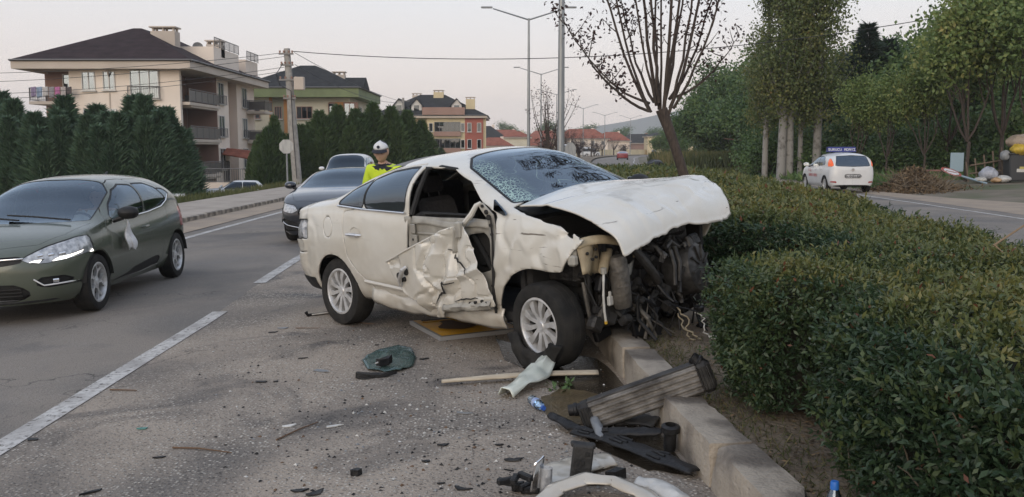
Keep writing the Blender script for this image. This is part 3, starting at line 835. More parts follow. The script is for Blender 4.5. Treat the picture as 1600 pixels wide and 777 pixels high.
# the bag tied to the mirror
bag = thing('plastic_bag', 'white plastic bag knotted round the green car\'s black mirror', 'bag')
bag.matrix_world = car_green.matrix_world.copy()
M_bag = mat('white_plastic_film', (.78, .78, .78), .35, col2=(.62, .62, .63), vs=30, bump=.8, bs=38)
def bag_fn(u, v):
    a = u*2*math.pi; w_ = .016 + .098*sstep(.05, .75, v) - .02*sstep(.8, 1, v)
    k = 1+.12*math.sin(5*a+2*v)+.06*math.sin(9*a)
    return (1.93-.075*v-.02*v*v+w_*k*.95*math.cos(a), .93+.01*v+.35*w_*k*math.sin(a)+.012*math.sin(v*9), .955-.36*v+.018*math.sin(3*a)*v)
b = MB(); b.grid(bag_fn, 22, 16); b.add([bag_fn(k/22, 1) for k in range(22)], [tuple(range(22))]); b.build('bag_body', M_bag, bag, smooth=70)
b = MB(); b.tube([(1.93, .90, .94), (1.96, .885, .975), (1.99, .90, 1.0), (1.96, .94, .985), (1.93, .93, .95)], .012, 7); b.build('knot', M_bag, bag)

MERC = dict(ends=(-1.0, 3.74), hw=.91, wb=2.865, wr=.335, rr=.235, ww=.225, track=.90, pexp=(3.2, 2.8), round=(.4, .60),
    top=[(-1.0, .83), (-.85, 1.02), (-.5, 1.07), (.25, 1.27), (.9, 1.34), (1.5, 1.335), (1.8, 1.28), (2.25, 1.11), (2.62, .99), (3.1, .92), (3.5, .81), (3.74, .66)],
    belt=[(-1.0, .8), (-.6, 1.0), (.5, .98), (2.4, .93), (3.1, .84), (3.74, .60)],
    sill=[(-1, .34), (-.5, .22), (1, .18), (3, .17), (3.74, .17)], wid=[(-1, .85), (0, .905), (2.8, .905), (3.74, .87)],
    nexp=[(-1, 2.5), (.3, 2.5), (1.2, 2.7), (2.4, 2.5), (3.74, 2.6)],
    frake=lambda z: .14*np.clip((z-.60)/.3, 0, 1.4)**1.5,
    windshield=[(1.62, 0), (1.60, .50), (1.75, .60), (2.46, .70), (2.58, .48), (2.63, 0)], rear_glass=[(-.4, 0), (-.38, .5), (.2, .5), (.22, 0)],
    side_glass=[[(2.15, .99), (1.15, 1.0), (1.17, 1.24), (1.5, 1.24), (1.9, 1.13)], [(1.05, 1.0), (.1, 1.03), (.3, 1.15), (.6, 1.23), (1.07, 1.24)]],
    hood=[(2.66, 0), (2.62, .5), (2.55, .76), (3.1, .72), (3.46, .58), (3.56, 0)],
    doors=[([(2.3, .28), (2.3, .9), (2.15, 1.03), (1.7, 1.33), (1.1, 1.37), (1.1, .28)], (1.25, .86))], hand_y=.90, mirror=(2.12, .90, 1.03), spokes='multi', rim_m=M_rimdark,
    feats=[('headlight', 'f', [(.50, .62), (.56, .70), (.80, .74), (.88, .73), (.88, .66), (.80, .60), (.62, .57)], M_lamp, -.006, True),
           ('grille', 'f', [(0, .46), (.40, .46), (.48, .56), (.44, .66), (0, .68)], M_black, -.02, False),
           ('intake', 'f', [(.46, .25), (.84, .24), (.88, .42), (.78, .46), (.5, .38)], M_black, -.03, True),
           ('lower_intake', 'f', [(0, .22), (.42, .22), (.42, .38), (0, .38)], M_black, -.03, False)], glass=M_dglass, glass_s=M_dglass)
car_dark, S_m, _p = build_car('saloon_car', 'black saloon car driving up behind the wrecked white car', MERC, (-3.30, 19.95), R(-91.5), M_navy)
front_strip(S_m, dens([(-.44, .575), (0, .575), (.44, .575)], 10), M_chrome, 'grille_bar', car_dark, .014, .006)
front_strip(S_m, dens([(-.03, .70), (.03, .70)], 3), M_chrome, 'badge', car_dark, .02, .0)
for sg in (-1, 1):
    front_strip(S_m, dens([(sg*.88, .42), (sg*.70, .345), (sg*.45, .30), (sg*.2, .225)], 5), M_chrome, 'bumper_trim', car_dark, .010, .004)
for zz in (.49, .53, .62): front_strip(S_m, dens([(-.40, zz), (.40, zz)], 12), M_black, 'grille_slat', car_dark, .006, -.012)

VANP = dict(ends=(-.75, 3.55), hw=.88, wb=2.68, wr=.32, rr=.21, ww=.2, track=.87, pexp=(5, 2.8), round=(.22, .6), nx=50,
    top=[(-.75, 1.25), (-.68, 1.50), (-.4, 1.60), (.8, 1.64), (1.6, 1.62), (1.85, 1.53), (2.3, 1.23), (2.62, 1.06), (3.1, .97), (3.4, .82), (3.55, .66)],
    belt=[(-.75, .95), (1, .98), (2.5, .97), (3.1, .86), (3.55, .62)], sill=[(-.75, .3), (0, .2), (3.55, .2)], wid=[(-.75, .86), (1, .88), (3.55, .84)],
    nexp=[(-.75, 3.6), (1.5, 3.4), (2.5, 2.7), (3.55, 2.5)],
    windshield=[(1.78, 0), (1.76, .58), (1.86, .68), (2.5, .72), (2.6, .5), (2.64, 0)], side_glass=[[(2.2, 1.02), (1.25, 1.04), (1.27, 1.42), (1.6, 1.42), (1.95, 1.28)], [(1.15, 1.04), (.2, 1.05), (.2, 1.42), (1.15, 1.43)]],
    hood=[(2.68, 0), (2.62, .7), (3.2, .6), (3.32, 0)], doors=[([(2.35, .3), (2.35, .95), (1.7, 1.46), (1.2, 1.47), (1.2, .3)], (1.35, .9))], hand_y=.88, mirror=(2.15, .88, 1.08),
    feats=[('headlight', 'f', [(.5, .66), (.8, .80), (.86, .8), (.86, .62), (.55, .58)], M_lamp, -.006, True), ('grille', 'f', [(0, .6), (.45, .6), (.45, .68), (0, .7)], M_black, -.015, False), ('lower_grille', 'f', [(0, .28), (.6, .28), (.6, .42), (0, .42)], M_black, -.02, False)], glass=M_dglass, glass_s=M_dglass, spokes='steel', inside=False)
build_car('delivery_van', 'small white van behind the black saloon, only roof and windscreen showing', VANP, (-6.75, 38.6), R(-88), M_white, cat='van')

PUNTO = dict(ends=(-.70, 3.33), hw=.845, wb=2.51, wr=.30, rr=.20, ww=.19, track=.83, pexp=(3.6, 2.5), round=(.30, .6), nx=60,
    top=[(-.70, .86), (-.66, 1.02), (-.55, 1.22), (-.38, 1.40), (-.1, 1.465), (.6, 1.49), (1.2, 1.47), (1.55, 1.37), (2.0, 1.17), (2.4, 1.0), (2.8, .93), (3.15, .80), (3.33, .64)],
    belt=[(-.70, .80), (-.55, .98), (.3, .98), (1.5, .93), (2.4, .92), (2.9, .82), (3.33, .6)], sill=[(-.70, .30), (-.4, .22), (1, .2), (3.33, .2)],
    wid=[(-.70, .81), (-.2, .835), (1, .845), (2.4, .84), (3.33, .81)], nexp=[(-.7, 3.2), (.2, 2.9), (1.2, 2.8), (2.4, 2.5), (3.33, 2.5)],
    windshield=[(1.35, 0), (1.33, .5), (1.5, .6), (2.25, .68), (2.36, .45), (2.41, 0)],
    rear_glass_yz=[(0, 1.00), (.60, 1.02), (.52, 1.33), (0, 1.36)], rg_x=-.2,
    side_glass=[[(1.95, .98), (.95, 1.0), (.97, 1.34), (1.25, 1.34), (1.6, 1.21)], [(.87, 1.0), (.08, 1.05), (.1, 1.14), (.35, 1.30), (.89, 1.34)]],
    hood=[(2.45, 0), (2.4, .68), (2.9, .6), (3.15, 0)], doors=[([(2.12, .28), (2.14, .9), (1.6, 1.27), (1.2, 1.39), (.92, 1.39), (.92, .28)], (1.08, .84)), ([(.88, .3), (.88, 1.39), (.35, 1.34), (.06, 1.16), (.2, .86), (.52, .6), (.56, .3)], (.45, .87))],
    hand_y=.838, mirror=(1.9, .84, 1.02), spokes='steel', glass_s=M_glass, glass=M_glass,
    feats=[('tail_lamp', 'r', [(.69, 1.02), (.73, 1.30), (.90, 1.30), (.90, 1.00), (.74, .98)], M_redlit, .0, True), ('reflector', 'r', [(.58, .38), (.78, .40), (.78, .43), (.58, .42)], M_red, .0, True),
           ('plate_recess', 'r', [(0, .56), (.30, .56), (.30, .69), (0, .69)], M_white, -.012, False)])
fiat, S_f, pf_ = build_car('hatchback_car', 'white driving school hatchback with a blue roof sign on the far road', PUNTO, (12.62, 33.9), R(88), M_white)
xq = float(min(v[0] for v in S_f.V if abs(v[1]) < .25 and .56 < v[2] < .69))
b = MB(); b.box((xq-.012, 0, .625), (.012, .52, .115), b=.003); pl = b.build('number_plate', M_plate, fiat)
Mt = Matrix.Translation((xq-.020, 0, .625)) @ Matrix.Rotation(R(-90), 4, 'Z')
text_mesh('16 AVL 169', .075, Mt).build('plate_lettering', M_ink, pl, smooth=0)
b = MB(); b.box((xq-.013, -.0, .625), (.010, .545, .14), b=.003); b.build('plate_frame', M_ink, pl)
M_blue = mat('blue_sign', (.022, .03, .17), .5)
b = MB(); b.prism([(-.16, 0), (.16, 0), (.09, .20), (-.09, .20)], -.52, .52, Matrix.Translation((.75, 0, 1.505)) @ Matrix.Rotation(R(90), 4, 'X')); sg_ = b.build('roof_sign', M_blue, fiat, smooth=0)
Mt = Matrix.Translation((.60, 0, 1.60)) @ Matrix.Rotation(R(-90), 4, 'Z') @ Matrix.Rotation(R(-19), 4, 'X')
for wd_, xo in (('SURUCU', -.27), ('ADAYI', .29)): text_mesh(wd_, .10, Mt @ Matrix.Translation((xo, 0, 0))).build('sign_lettering', M_plate, sg_, smooth=0)
M_redtxt = mat('red_lettering', (.42, .03, .03), .5)
Mt = Matrix.Translation((1.35, .862, .62)) @ Matrix.Rotation(R(180), 4, 'Z')
text_mesh('SURUCU KURSU', .105, Mt).build('door_lettering', M_redtxt, fiat, smooth=0)
Mt = Matrix.Translation((1.75, .862, .80)) @ Matrix.Rotation(R(180), 4, 'Z')
text_mesh('OZEL', .10, Mt).build('door_lettering', M_redtxt, fiat, smooth=0)
b = MB(); b.lathe([(0, .02), (.05, .02), (.055, 0), (.05, -.02)], 16, Matrix.Translation((xq-.005, 0, .86)) @ Matrix.Rotation(R(-90), 4, 'Y')); b.build('badge', M_chrome, fiat)

# smaller cars farther off, same make-up
def far_car(label, P, loc, rz, paint, z=0.0, group=None, cat='car', name='parked_car', **kw):
    Q = dict(P); Q['nx'] = 34; Q['inside'] = False; Q.update(kw)
    return build_car(name, label, Q, loc, rz, paint, group, cat, z)
far_car('small red car far down the opposite road, seen from behind', MERC, (17.3, 141), R(83), M_crimson, name='distant_car')
SAH = dict(MERC); SAH.update(top=[(-1.0, .80), (-.9, .93), (-.35, .96), (.05, 1.33), (.3, 1.39), (1.3, 1.40), (1.55, 1.33), (2.15, .98), (3.0, .92), (3.6, .84), (3.74, .74)],
    belt=[(-1, .78), (0, .90), (2.2, .90), (3.2, .84), (3.74, .7)], pexp=(6, 6), round=(.2, .25), rear_glass=[(-.28, 0), (-.26, .5), (.05, .48), (.07, 0)],
    windshield=[(1.50, 0), (1.50, .55), (2.08, .62), (2.12, 0)], side_glass=[[(1.95, .95), (1.0, .95), (1.0, 1.30), (1.48, 1.30)], [(.92, .95), (.02, .96), (.25, 1.28), (.92, 1.30)]], frake=lambda z: 0*z, hood=[(2.2, 0), (2.2, .7), (3.5, .66), (3.5, 0)])
far_car('old white saloon parked below the cream apartment block', SAH, (-14.3, 51.0), R(196), M_white, z=-1.52)
far_car('white car mostly hidden behind the cypress hedge and green car', SAH, (-17.6, 45.5), R(200), M_white, z=-1.52)
VAN2 = dict(VANP); VAN2.update(top=[(-1.6, 1.5), (-1.5, 2.1), (-1.2, 2.25), (1.5, 2.28), (1.9, 2.1), (2.4, 1.4), (2.7, 1.15), (3.1, 1.0), (3.55, .7)], ends=(-1.6, 3.55), belt=[(-1.6, 1.1), (2.4, 1.1), (3.1, .9), (3.55, .62)], rr=.2,
    side_glass=[[(2.0, 1.2), (1.2, 1.2), (1.2, 1.85), (1.6, 1.85)], [(1.1, 1.2), (-1.2, 1.2), (-1.2, 1.85), (1.1, 1.85)]], windshield=[(1.85, 0), (1.85, .65), (2.4, .72), (2.45, 0)], doors=[])
far_car('white minibus parked by the yellow wall far down the road', VAN2, (11.5, 210), R(20), M_white, cat='minibus', name='parked_minibus', group='minibuses by the far wall')
far_car('second white minibus parked beyond the first by the wall', VAN2, (17.6, 215), R(14), M_white, cat='minibus', name='parked_minibus', group='minibuses by the far wall')
far_car('white van half hidden behind the thick lamp post', VAN2, (6.8, 118), R(-86), M_white, cat='van', name='distant_van')
# ------------------------------------------------------------------ the wrecked white saloon
def wreck_paint():
    m = mat('creased_white_paint', (.645, .63, .575), .24, col2=(.575, .545, .475), vs=2.6, coat=.75, lo=.42, hi=.72, det=6)
    nt = m.node_tree; L = nt.links; b = nt.nodes['Principled BSDF']; tc = [n for n in nt.nodes if n.type == 'TEX_COORD'][0]
    src = b.inputs['Base Color'].links[0].from_socket
    # fine dark scratches and chips
    def scratch(scale, dist, lo, hi, rot):
        mp = nt.nodes.new('ShaderNodeMapping'); mp.inputs['Scale'].default_value = scale; mp.inputs['Rotation'].default_value = rot
        L.new(tc.outputs['Object'], mp.inputs[0])
        n = nt.nodes.new('ShaderNodeTexNoise'); n.inputs['Scale'].default_value = 3; n.inputs['Detail'].default_value = 7; n.inputs['Distortion'].default_value = dist
        L.new(mp.outputs[0], n.inputs['Vector'])
        r = nt.nodes.new('ShaderNodeMapRange'); r.inputs[1].default_value = lo; r.inputs[2].default_value = hi; L.new(n.outputs[0], r.inputs[0]); return r.outputs[0]
    s1 = scratch((1.0, 1, 7), 1.2, .655, .70, (0, .5, 0))
    # scratches gather on the front half of the car
    sx = nt.nodes.new('ShaderNodeSeparateXYZ'); L.new(tc.outputs['Object'], sx.inputs[0])
    fr = nt.nodes.new('ShaderNodeMapRange'); fr.inputs[1].default_value = 1.2; fr.inputs[2].default_value = 2.4; fr.inputs[3].default_value = .12; fr.inputs[4].default_value = .9
    L.new(sx.outputs['X'], fr.inputs[0])
    mu = nt.nodes.new('ShaderNodeMath'); mu.operation = 'MULTIPLY'; L.new(s1, mu.inputs[0]); L.new(fr.outputs[0], mu.inputs[1])
    mx = nt.nodes.new('ShaderNodeMix'); mx.data_type = 'RGBA'; mx.inputs[7].default_value = (.11, .09, .07, 1)
    L.new(src, mx.inputs[6]); L.new(mu.outputs[0], mx.inputs[0])
    # road dirt along the sills
    dz = nt.nodes.new('ShaderNodeMapRange'); dz.inputs[1].default_value = .95; dz.inputs[2].default_value = .22; dz.inputs[4].default_value = .95
    L.new(sx.outputs['Z'], dz.inputs[0])
    nn = nt.nodes.new('ShaderNodeTexNoise'); nn.inputs['Scale'].default_value = 7; nn.inputs['Detail'].default_value = 6; L.new(tc.outputs['Object'], nn.inputs['Vector'])
    m2 = nt.nodes.new('ShaderNodeMath'); m2.operation = 'MULTIPLY'; L.new(dz.outputs[0], m2.inputs[0]); L.new(nn.outputs[0], m2.inputs[1])
    mx2 = nt.nodes.new('ShaderNodeMix'); mx2.data_type = 'RGBA'; mx2.inputs[7].default_value = (.30, .245, .175, 1)
    L.new(mx.outputs[2], mx2.inputs[6]); L.new(m2.outputs[0], mx2.inputs[0]); L.new(mx2.outputs[2], b.inputs['Base Color'])
    return m
M_wreck = wreck_paint()
M_inner = mat('bare_inner_metal', (.40, .385, .34), .55, col2=(.25, .235, .205), vs=6, bump=.2, bs=30)
M_cream = mat('primer_cream', (.50, .42, .28), .5, col2=(.33, .27, .18), vs=9, bump=.2, bs=30)
M_grime = mat('oily_engine_metal', (.016, .015, .014), .5, metal=.2, col2=(.042, .038, .034), vs=14, bump=.6, bs=40)
M_alu = mat('dull_aluminium', (.085, .082, .078), .5, metal=.4, col2=(.032, .030, .028), vs=12, bump=.3, bs=30)
M_hose = mat('engine_hose', (.010, .010, .011), .5, spec=.3)
M_bracket = mat('grey_casting', (.075, .068, .058), .55, metal=.2, col2=(.14, .125, .105), vs=18, bump=.4, bs=40)
M_cable = mat('white_cable', (.55, .54, .5), .5)
M_beigewire = mat('beige_wire', (.32, .27, .18), .6)
M_yellow = mat('yellow_cap', (.6, .36, .03), .5)
def cracked_glass():
    m = glass_mat('cracked_windscreen', (.20, .27, .29), .09, .015); nt = m.node_tree; L = nt.links
    out = [n for n in nt.nodes if n.type == 'OUTPUT_MATERIAL'][0]; base = out.inputs[0].links[0].from_socket
    tc = nt.nodes.new('ShaderNodeTexCoord')
    def rng(v, a, b, lo=0, hi=1):
        r = nt.nodes.new('ShaderNodeMapRange'); r.inputs[1].default_value = a; r.inputs[2].default_value = b; r.inputs[3].default_value = lo; r.inputs[4].default_value = hi; L.new(v, r.inputs[0]); return r.outputs[0]
    vo = nt.nodes.new('ShaderNodeTexVoronoi'); vo.feature = 'DISTANCE_TO_EDGE'; vo.inputs['Scale'].default_value = 38; L.new(tc.outputs['Object'], vo.inputs['Vector'])
    line = rng(vo.outputs[0], .14, .02)
    # crushed band beside the right-hand pillar: distance from a line through the pillar
    sx = nt.nodes.new('ShaderNodeSeparateXYZ'); L.new(tc.outputs['Object'], sx.inputs[0])
    n = nt.nodes.new('ShaderNodeTexNoise'); n.inputs['Scale'].default_value = 5.5; n.inputs['Detail'].default_value = 6; L.new(tc.outputs['Object'], n.inputs['Vector'])
    ad = nt.nodes.new('ShaderNodeMath'); ad.operation = 'MULTIPLY_ADD'; ad.inputs[1].default_value = .34; L.new(n.outputs[0], ad.inputs[0]); L.new(sx.outputs['Y'], ad.inputs[2])
    band = rng(ad.outputs[0], -.26, -.46)
    mu = nt.nodes.new('ShaderNodeMath'); mu.operation = 'MULTIPLY'; L.new(line, mu.inputs[0]); L.new(band, mu.inputs[1])
    # a few long fine cracks across the rest
    n2 = nt.nodes.new('ShaderNodeTexNoise'); n2.inputs['Scale'].default_value = 2.2; n2.inputs['Detail'].default_value = 1.5; n2.inputs['Distortion'].default_value = .6; L.new(tc.outputs['Object'], n2.inputs['Vector'])
    ab = nt.nodes.new('ShaderNodeMath'); ab.operation = 'SUBTRACT'; ab.inputs[1].default_value = .5; L.new(n2.outputs[0], ab.inputs[0])
    ab2 = nt.nodes.new('ShaderNodeMath'); ab2.operation = 'ABSOLUTE'; L.new(ab.outputs[0], ab2.inputs[0])
    long_ = rng(ab2.outputs[0], .004, .001, 0, .30)
    mxm = nt.nodes.new('ShaderNodeMath'); mxm.operation = 'MAXIMUM'; L.new(mu.outputs[0], mxm.inputs[0]); L.new(long_, mxm.inputs[1])
    d = nt.nodes.new('ShaderNodeBsdfDiffuse'); d.inputs[0].default_value = (.42, .58, .54, 1)
    ms = nt.nodes.new('ShaderNodeMixShader'); L.new(mxm.outputs[0], ms.inputs[0]); L.new(base, ms.inputs[1]); L.new(d.outputs[0], ms.inputs[2])
    L.new(ms.outputs[0], out.inputs[0]); return m
M_crack = cracked_glass()

WA = R(-46); WO = Vector((-1.042, 9.048, -.03))
wreck = thing('wrecked_car', 'wrecked cream white saloon with crushed front, torn door and cracked windscreen', 'car')
piv = Vector((0, -.8, .25))
WBASE = Matrix.Translation(WO) @ Matrix.Rotation(WA, 4, 'Z')
WMAT = WBASE @ Matrix.Translation(piv) @ Matrix.Rotation(R(-1.2), 4, 'Y') @ Matrix.Rotation(R(4.5), 4, 'X') @ Matrix.Translation(-piv)
wreck.matrix_world = WMAT

def dents(x, y, z):
    side = np.where(y < 0, 1.0, .6)
    a = .024*sstep(1.9, 2.6, x)*side + .022*sstep(-.20, -.55, x) + .003
    a = a + .020*sstep(.50, .30, z)*sstep(.4, .9, x)*side
    nz_ = .45*fbm(x*3.2, z*3.2, y*2.0, seed=21, o=2)
    fold = 1-np.minimum(1, np.abs(fbm(x*3.1+3, z*3.6, y, seed=33, o=2))*4.0)       # tight ridges where the sheet kinked
    fold2 = 1-np.minimum(1, np.abs(fbm(x*5.3+1, z*4.1, y, seed=37, o=2))*4.5)
    d_ = a*(nz_ - .75*fold + .5*fold2) - .03*np.maximum(0, 1-np.abs(x-2.78)/.14)*np.maximum(0, 1-np.abs(z-.96)/.2)*side
    up_ = sstep(1.12, 1.25, z)
    y2 = y - np.sign(y)*(-d_)*(1-up_)
    z2 = z + .35*d_*sstep(.45, .3, z)
    x2 = x + .02*fbm(y*5, z*5, seed=9)*sstep(-.45, -.7, x)
    return x2, y2, z2
FLU = dict(ends=(-.86, 3.95), round=(.34, .50), pexp=(3.0, 2.6),
    top=[(-.86, .98), (-.76, 1.09), (-.45, 1.15), (-.12, 1.20), (.42, 1.42), (.95, 1.53), (1.42, 1.558), (1.72, 1.53), (2.05, 1.40), (2.52, 1.18), (3.0, 1.10), (3.4, 1.0), (3.95, .8)],
    belt=[(-.86, .92), (-.6, 1.03), (-.2, 1.075), (.3, 1.09), (1.2, 1.065), (2.2, 1.075), (2.5, 1.085), (2.8, 1.04), (3.05, .96), (3.95, .7)],
    sill=[(-.86, .36), (-.55, .27), (.5, .25), (2.3, .25), (3.95, .25)],
    wid=[(-.86, .83), (-.4, .89), (.5, .905), (2.6, .905), (3.95, .88)],
    low=[(0, .885), (.06, .925), (.14, .955), (.20, .965), (.22, .975), (.4, .995), (.6, 1.0), (.82, .985), (.94, .968), (1, .945)],
    nexp=[(-.86, 2.5), (.3, 2.45), (1.2, 2.75), (2.0, 2.65), (2.5, 2.5), (3.95, 2.4)], deform=dents)
S = Shell(FLU, 190, 34, 18); pol = S.polys
_, pol = S.clip(pol, lambda x, y, z, s: np.hypot(x-.03, z-.305)-.352)
_, pol = S.clip(pol, lambda x, y, z, s: np.hypot((x-2.70)/.97, z-.295)-.425)
# crushed front: nothing left ahead of the wings, nor over the engine
fcut = sdpoly([(2.72, -.2), (2.72, .70), (2.98, .715), (3.05, .83), (3.155, .955), (3.16, 1.4), (4.2, 1.4), (4.2, -.2)])
_, pol = S.clip(pol, lambda x, y, z, s: fcut(x, z))
fbon = sdpoly([(2.50, 0), (2.44, .45), (2.41, .78), (2.60, .835), (2.9, .842), (4.2, .842), (4.2, 0)])
_, pol = S.clip(pol, lambda x, y, z, s: np.maximum(fbon(x, np.abs(y)), .80-z))
def carve(nm, phi, mt, off=-.004, w=.016, right_only=False, keep=None, sm=M_black):
    global pol
    ring, pol = S.clip(pol, lambda *a: phi(*a)-w); inn, ring = S.clip(ring, phi); out = []
    for sg in (-1, 1) if keep is None else (0,):
        a = S.half(inn, sg) if sg else inn; b = S.half(ring, sg) if sg else ring
        if not a: continue
        o = S.mesh(nm, a, mt, wreck, off); out.append(o)
        if b: S.mesh('window_seal', b, sm, o, -.002)
    return out
fws = sdpoly([(1.62, 0), (1.65, .44), (1.80, .59), (2.36, .70), (2.46, .5), (2.52, 0)], .02)
carve('windscreen', lambda x, y, z, s: np.maximum(fws(x, np.abs(y)), -s), M_crack, keep=1, w=.022)
frw = sdpoly([(-.15, 0), (-.12, .55), (.42, .52), (.44, 0)], .02)
carve('rear_window', lambda x, y, z, s: np.maximum(frw(x, np.abs(y)), -s), M_tint, keep=1)
fq = sdpoly([(.17, 1.145), (.30, 1.245), (.52, 1.325), (.535, 1.125)], .012)
carve('quarter_window', lambda x, y, z, s: np.maximum(fq(x, z), .3-np.abs(y)), M_tint)
frd = sdpoly([(.59, 1.122), (.575, 1.335), (.80, 1.395), (1.05, 1.425), (1.165, 1.43), (1.145, 1.105)], .012)
carve('side_window', lambda x, y, z, s: np.maximum(frd(x, z), .3-np.abs(y)), M_tint)
# far-side front window keeps its glass
ffw = sdpoly([(1.28, 1.10), (1.30, 1.43), (1.60, 1.415), (1.86, 1.315), (2.10, 1.15), (2.12, 1.11)], .012)
carve('side_window', lambda x, y, z, s: np.maximum(ffw(x, z), .3-y), M_tint)
# near-side front doorway: the skin is gone
fdoor = sdpoly([(1.205, .345), (1.215, 1.06), (1.245, 1.445), (1.62, 1.435), (1.90, 1.335), (2.12, 1.185), (2.30, 1.105), (2.315, .95), (2.27, .65), (2.245, .345)], .006)
_, pol = S.clip(pol, lambda x, y, z, s: np.maximum(fdoor(x, z), y+.3))
def panel(nm, phi, gap=.005):
    global pol
    reg, pol = S.clip(pol, lambda *a: phi(*a)-gap); inn, _g = S.clip(reg, phi)
    return [S.mesh(nm, S.half(inn, sg), M_wreck, wreck, thick=.02) for sg in (-1, 1) if S.half(inn, sg)]
frdoor = sdpoly([(.265, 1.06), (.255, .88), (.30, .66), (.42, .54), (.585, .44), (.68, .36), (1.185, .345), (1.20, 1.06), (1.225, 1.462), (.85, 1.432), (.53, 1.365), (.535, 1.10)], .008)
rdoors = panel('rear_door', lambda x, y, z, s: np.maximum(frdoor(x, z), .3-np.abs(y)))
fcap = sdpoly([(.075*math.cos(a)-.015, .915+.095*math.sin(a)) for a in np.linspace(0, 2*math.pi, 24)[:-1]])
flap = panel('fuel_flap', lambda x, y, z, s: np.maximum(fcap(x, z), y+.3))
ftl = sdpoly([(.52, .76), (.60, .90), (.95, .98), (.95, .82), (.80, .755)], .006)
carve('tail_lamp', lambda x, y, z, s: np.maximum(ftl(np.abs(y), z), x+.40), M_lamp, -.02, .008)
fbp = sdpoly([(-1.2, .66), (-.30, .645), (-.30, .635), (-1.2, .65)])
_, pol = S.clip(pol, lambda x, y, z, s: fbp(x, z)+.0)
S.mesh('body', pol, M_wreck, wreck, thick=.018)
# black lower edge of the rear bumper
lb, _ = S.clip(S.polys, lambda x, y, z, s: np.maximum(z-.40, x+.36)); 
_, lb = S.clip(lb, lambda x, y, z, s: np.hypot(x-.03, z-.305)-.352)
S.mesh('bumper_skirt', lb, M_black, wreck, .004)
o = rdoors[0]
def strip(path, r_, mt, nm, par, n=8, flat=None):
    b = MB(); b.tube(path, r_, n)
    return b.build(nm, mt, par)
strip([(.325, -.895, .862), (.345, -.925, .866), (.42, -.932, .868), (.51, -.928, .866), (.535, -.898, .862)], [.010, .014, .016, .014, .009], M_chrome, 'door_handle', o)
b = MB(); b.lathe([(0, -.012), (.055, -.01), (.072, .004)], 20, Matrix.Translation((.445, -.897, .875)) @ Matrix.Rotation(R(90), 4, 'X') @ Matrix.Diagonal((1.15, .8, 1, 1))); b.build('handle_cup', M_wreck, o)
strip([(.15, -.862, 1.118), (.55, -.868, 1.096), (1.18, -.872, 1.080)], .009, M_chrome, 'window_chrome', o)
b = MB()
b.grid(lambda u, v: (.55+.62*u, -.903-.012*math.sin(v*math.pi)-.006, .445-.028*u+.036*(v-.5)), 20, 4); b.build('rubbing_strip', M_wreck, o)

# ---- doorway: inner frame, pillar, sill, cabin
def sheet(poly, y, mt, nm, par, th=.012, hole=None, bump=.006, res=.03, seed=1, fn=None):
    """a pressed-metal sheet in the xz plane, outline poly, gently uneven"""
    f = sdpoly(poly); fh = sdpoly(hole) if hole else None
    P = np.array(poly); x0, z0 = P.min(0)-res; x1, z1 = P.max(0)+res
    nx_ = int((x1-x0)/res)+1; nz_ = int((z1-z0)/res)+1
    sh = Shell.__new__(Shell); X, Z = np.meshgrid(np.linspace(x0, x1, nx_), np.linspace(z0, z1, nz_), indexing='ij')
    Y = np.full_like(X, y) if fn is None else fn(X, Z)
    Y = Y + bump*fbm(X*9, Z*9, seed=seed)
    Gd = np.stack([X, Y, Z, X*0], -1); Pn = Gd[..., :3]
    N = unit(np.cross(np.gradient(Pn, axis=0), np.gradient(Pn, axis=1)))
    sh.V = [r_ for r_ in np.concatenate([Gd, N], -1).reshape(-1, 7)]
    pl = [(i*nz_+j, i*nz_+j+1, (i+1)*nz_+j+1, (i+1)*nz_+j) for i in range(nx_-1) for j in range(nz_-1)]
    pl, _ = sh.clip(pl, lambda x, yy, z, s: f(x, z))
    if fh: _, pl = sh.clip(pl, lambda x, yy, z, s: fh(x, z))
    o_ = sh.mesh(nm, pl, mt, par, norm=False, thick=th)
    o_.data.set_sharp_from_angle(angle=R(16)); return o_
fr = sheet([(1.215, .36), (1.225, 1.055), (1.60, 1.052), (2.02, 1.06), (2.25, 1.05), (2.26, .65), (2.235, .36)], -.845, M_inner, 'door_inner_frame', wreck, hole=[(1.95, .93), (2.15, .955), (2.20, .90), (2.19, .66), (2.03, .62), (1.93, .80)])
b = MB(); b.grid(lambda u, v: (1.235+.98*u, -.865+.015*v, .985+.05*v+.012*math.sin(u*9)), 16, 3); b.grid(lambda u, v: (1.30+.62*u, -.858, .905+.018*v), 10, 2); b.build('frame_ledge', M_inner, fr, thick=.012)
strip([(1.96, -.80, .92), (2.05, -.80, .80), (2.15, -.80, .66)], .022, M_black, 'window_regulator', fr)
b = MB(); b.box((2.06, -.79, .73), (.09, .05, .11), b=.02); b.build('speaker_motor', M_black, fr)
sheet([(1.9, .6), (1.9, .97), (2.24, .97), (2.24, .6)], -.775, M_under, 'door_cavity', wreck, bump=.002, res=.08)
# latch pillar plates seen in the gap
b = MB(); b.grid(lambda u, v: (1.205+.05*u+.02*math.sin(v*5), -.875+.03*u+.012*math.sin(v*11), .60+.45*v), 4, 14); b.build('latch_pillar', M_inner, wreck, thick=.012)
pl_ = bpy.context.scene.collection.objects[-1] if False else None
lp = MB(); lp.box((1.275, -.868, .80), (.085, .02, .20), b=.006); lp.box((1.275, -.872, .95), (.06, .02, .08), b=.006); lpo = lp.build('hinge_plate', M_inner, wreck)
for zz in (.74, .80, .86, .95):
    h = MB(); h.lathe([(0, .013), (.011, .013), (.011, 0)], 10, Matrix.Translation((1.275, -.868, zz)) @ Matrix.Rotation(R(90), 4, 'X')); h.build('bolt', M_under, lpo)
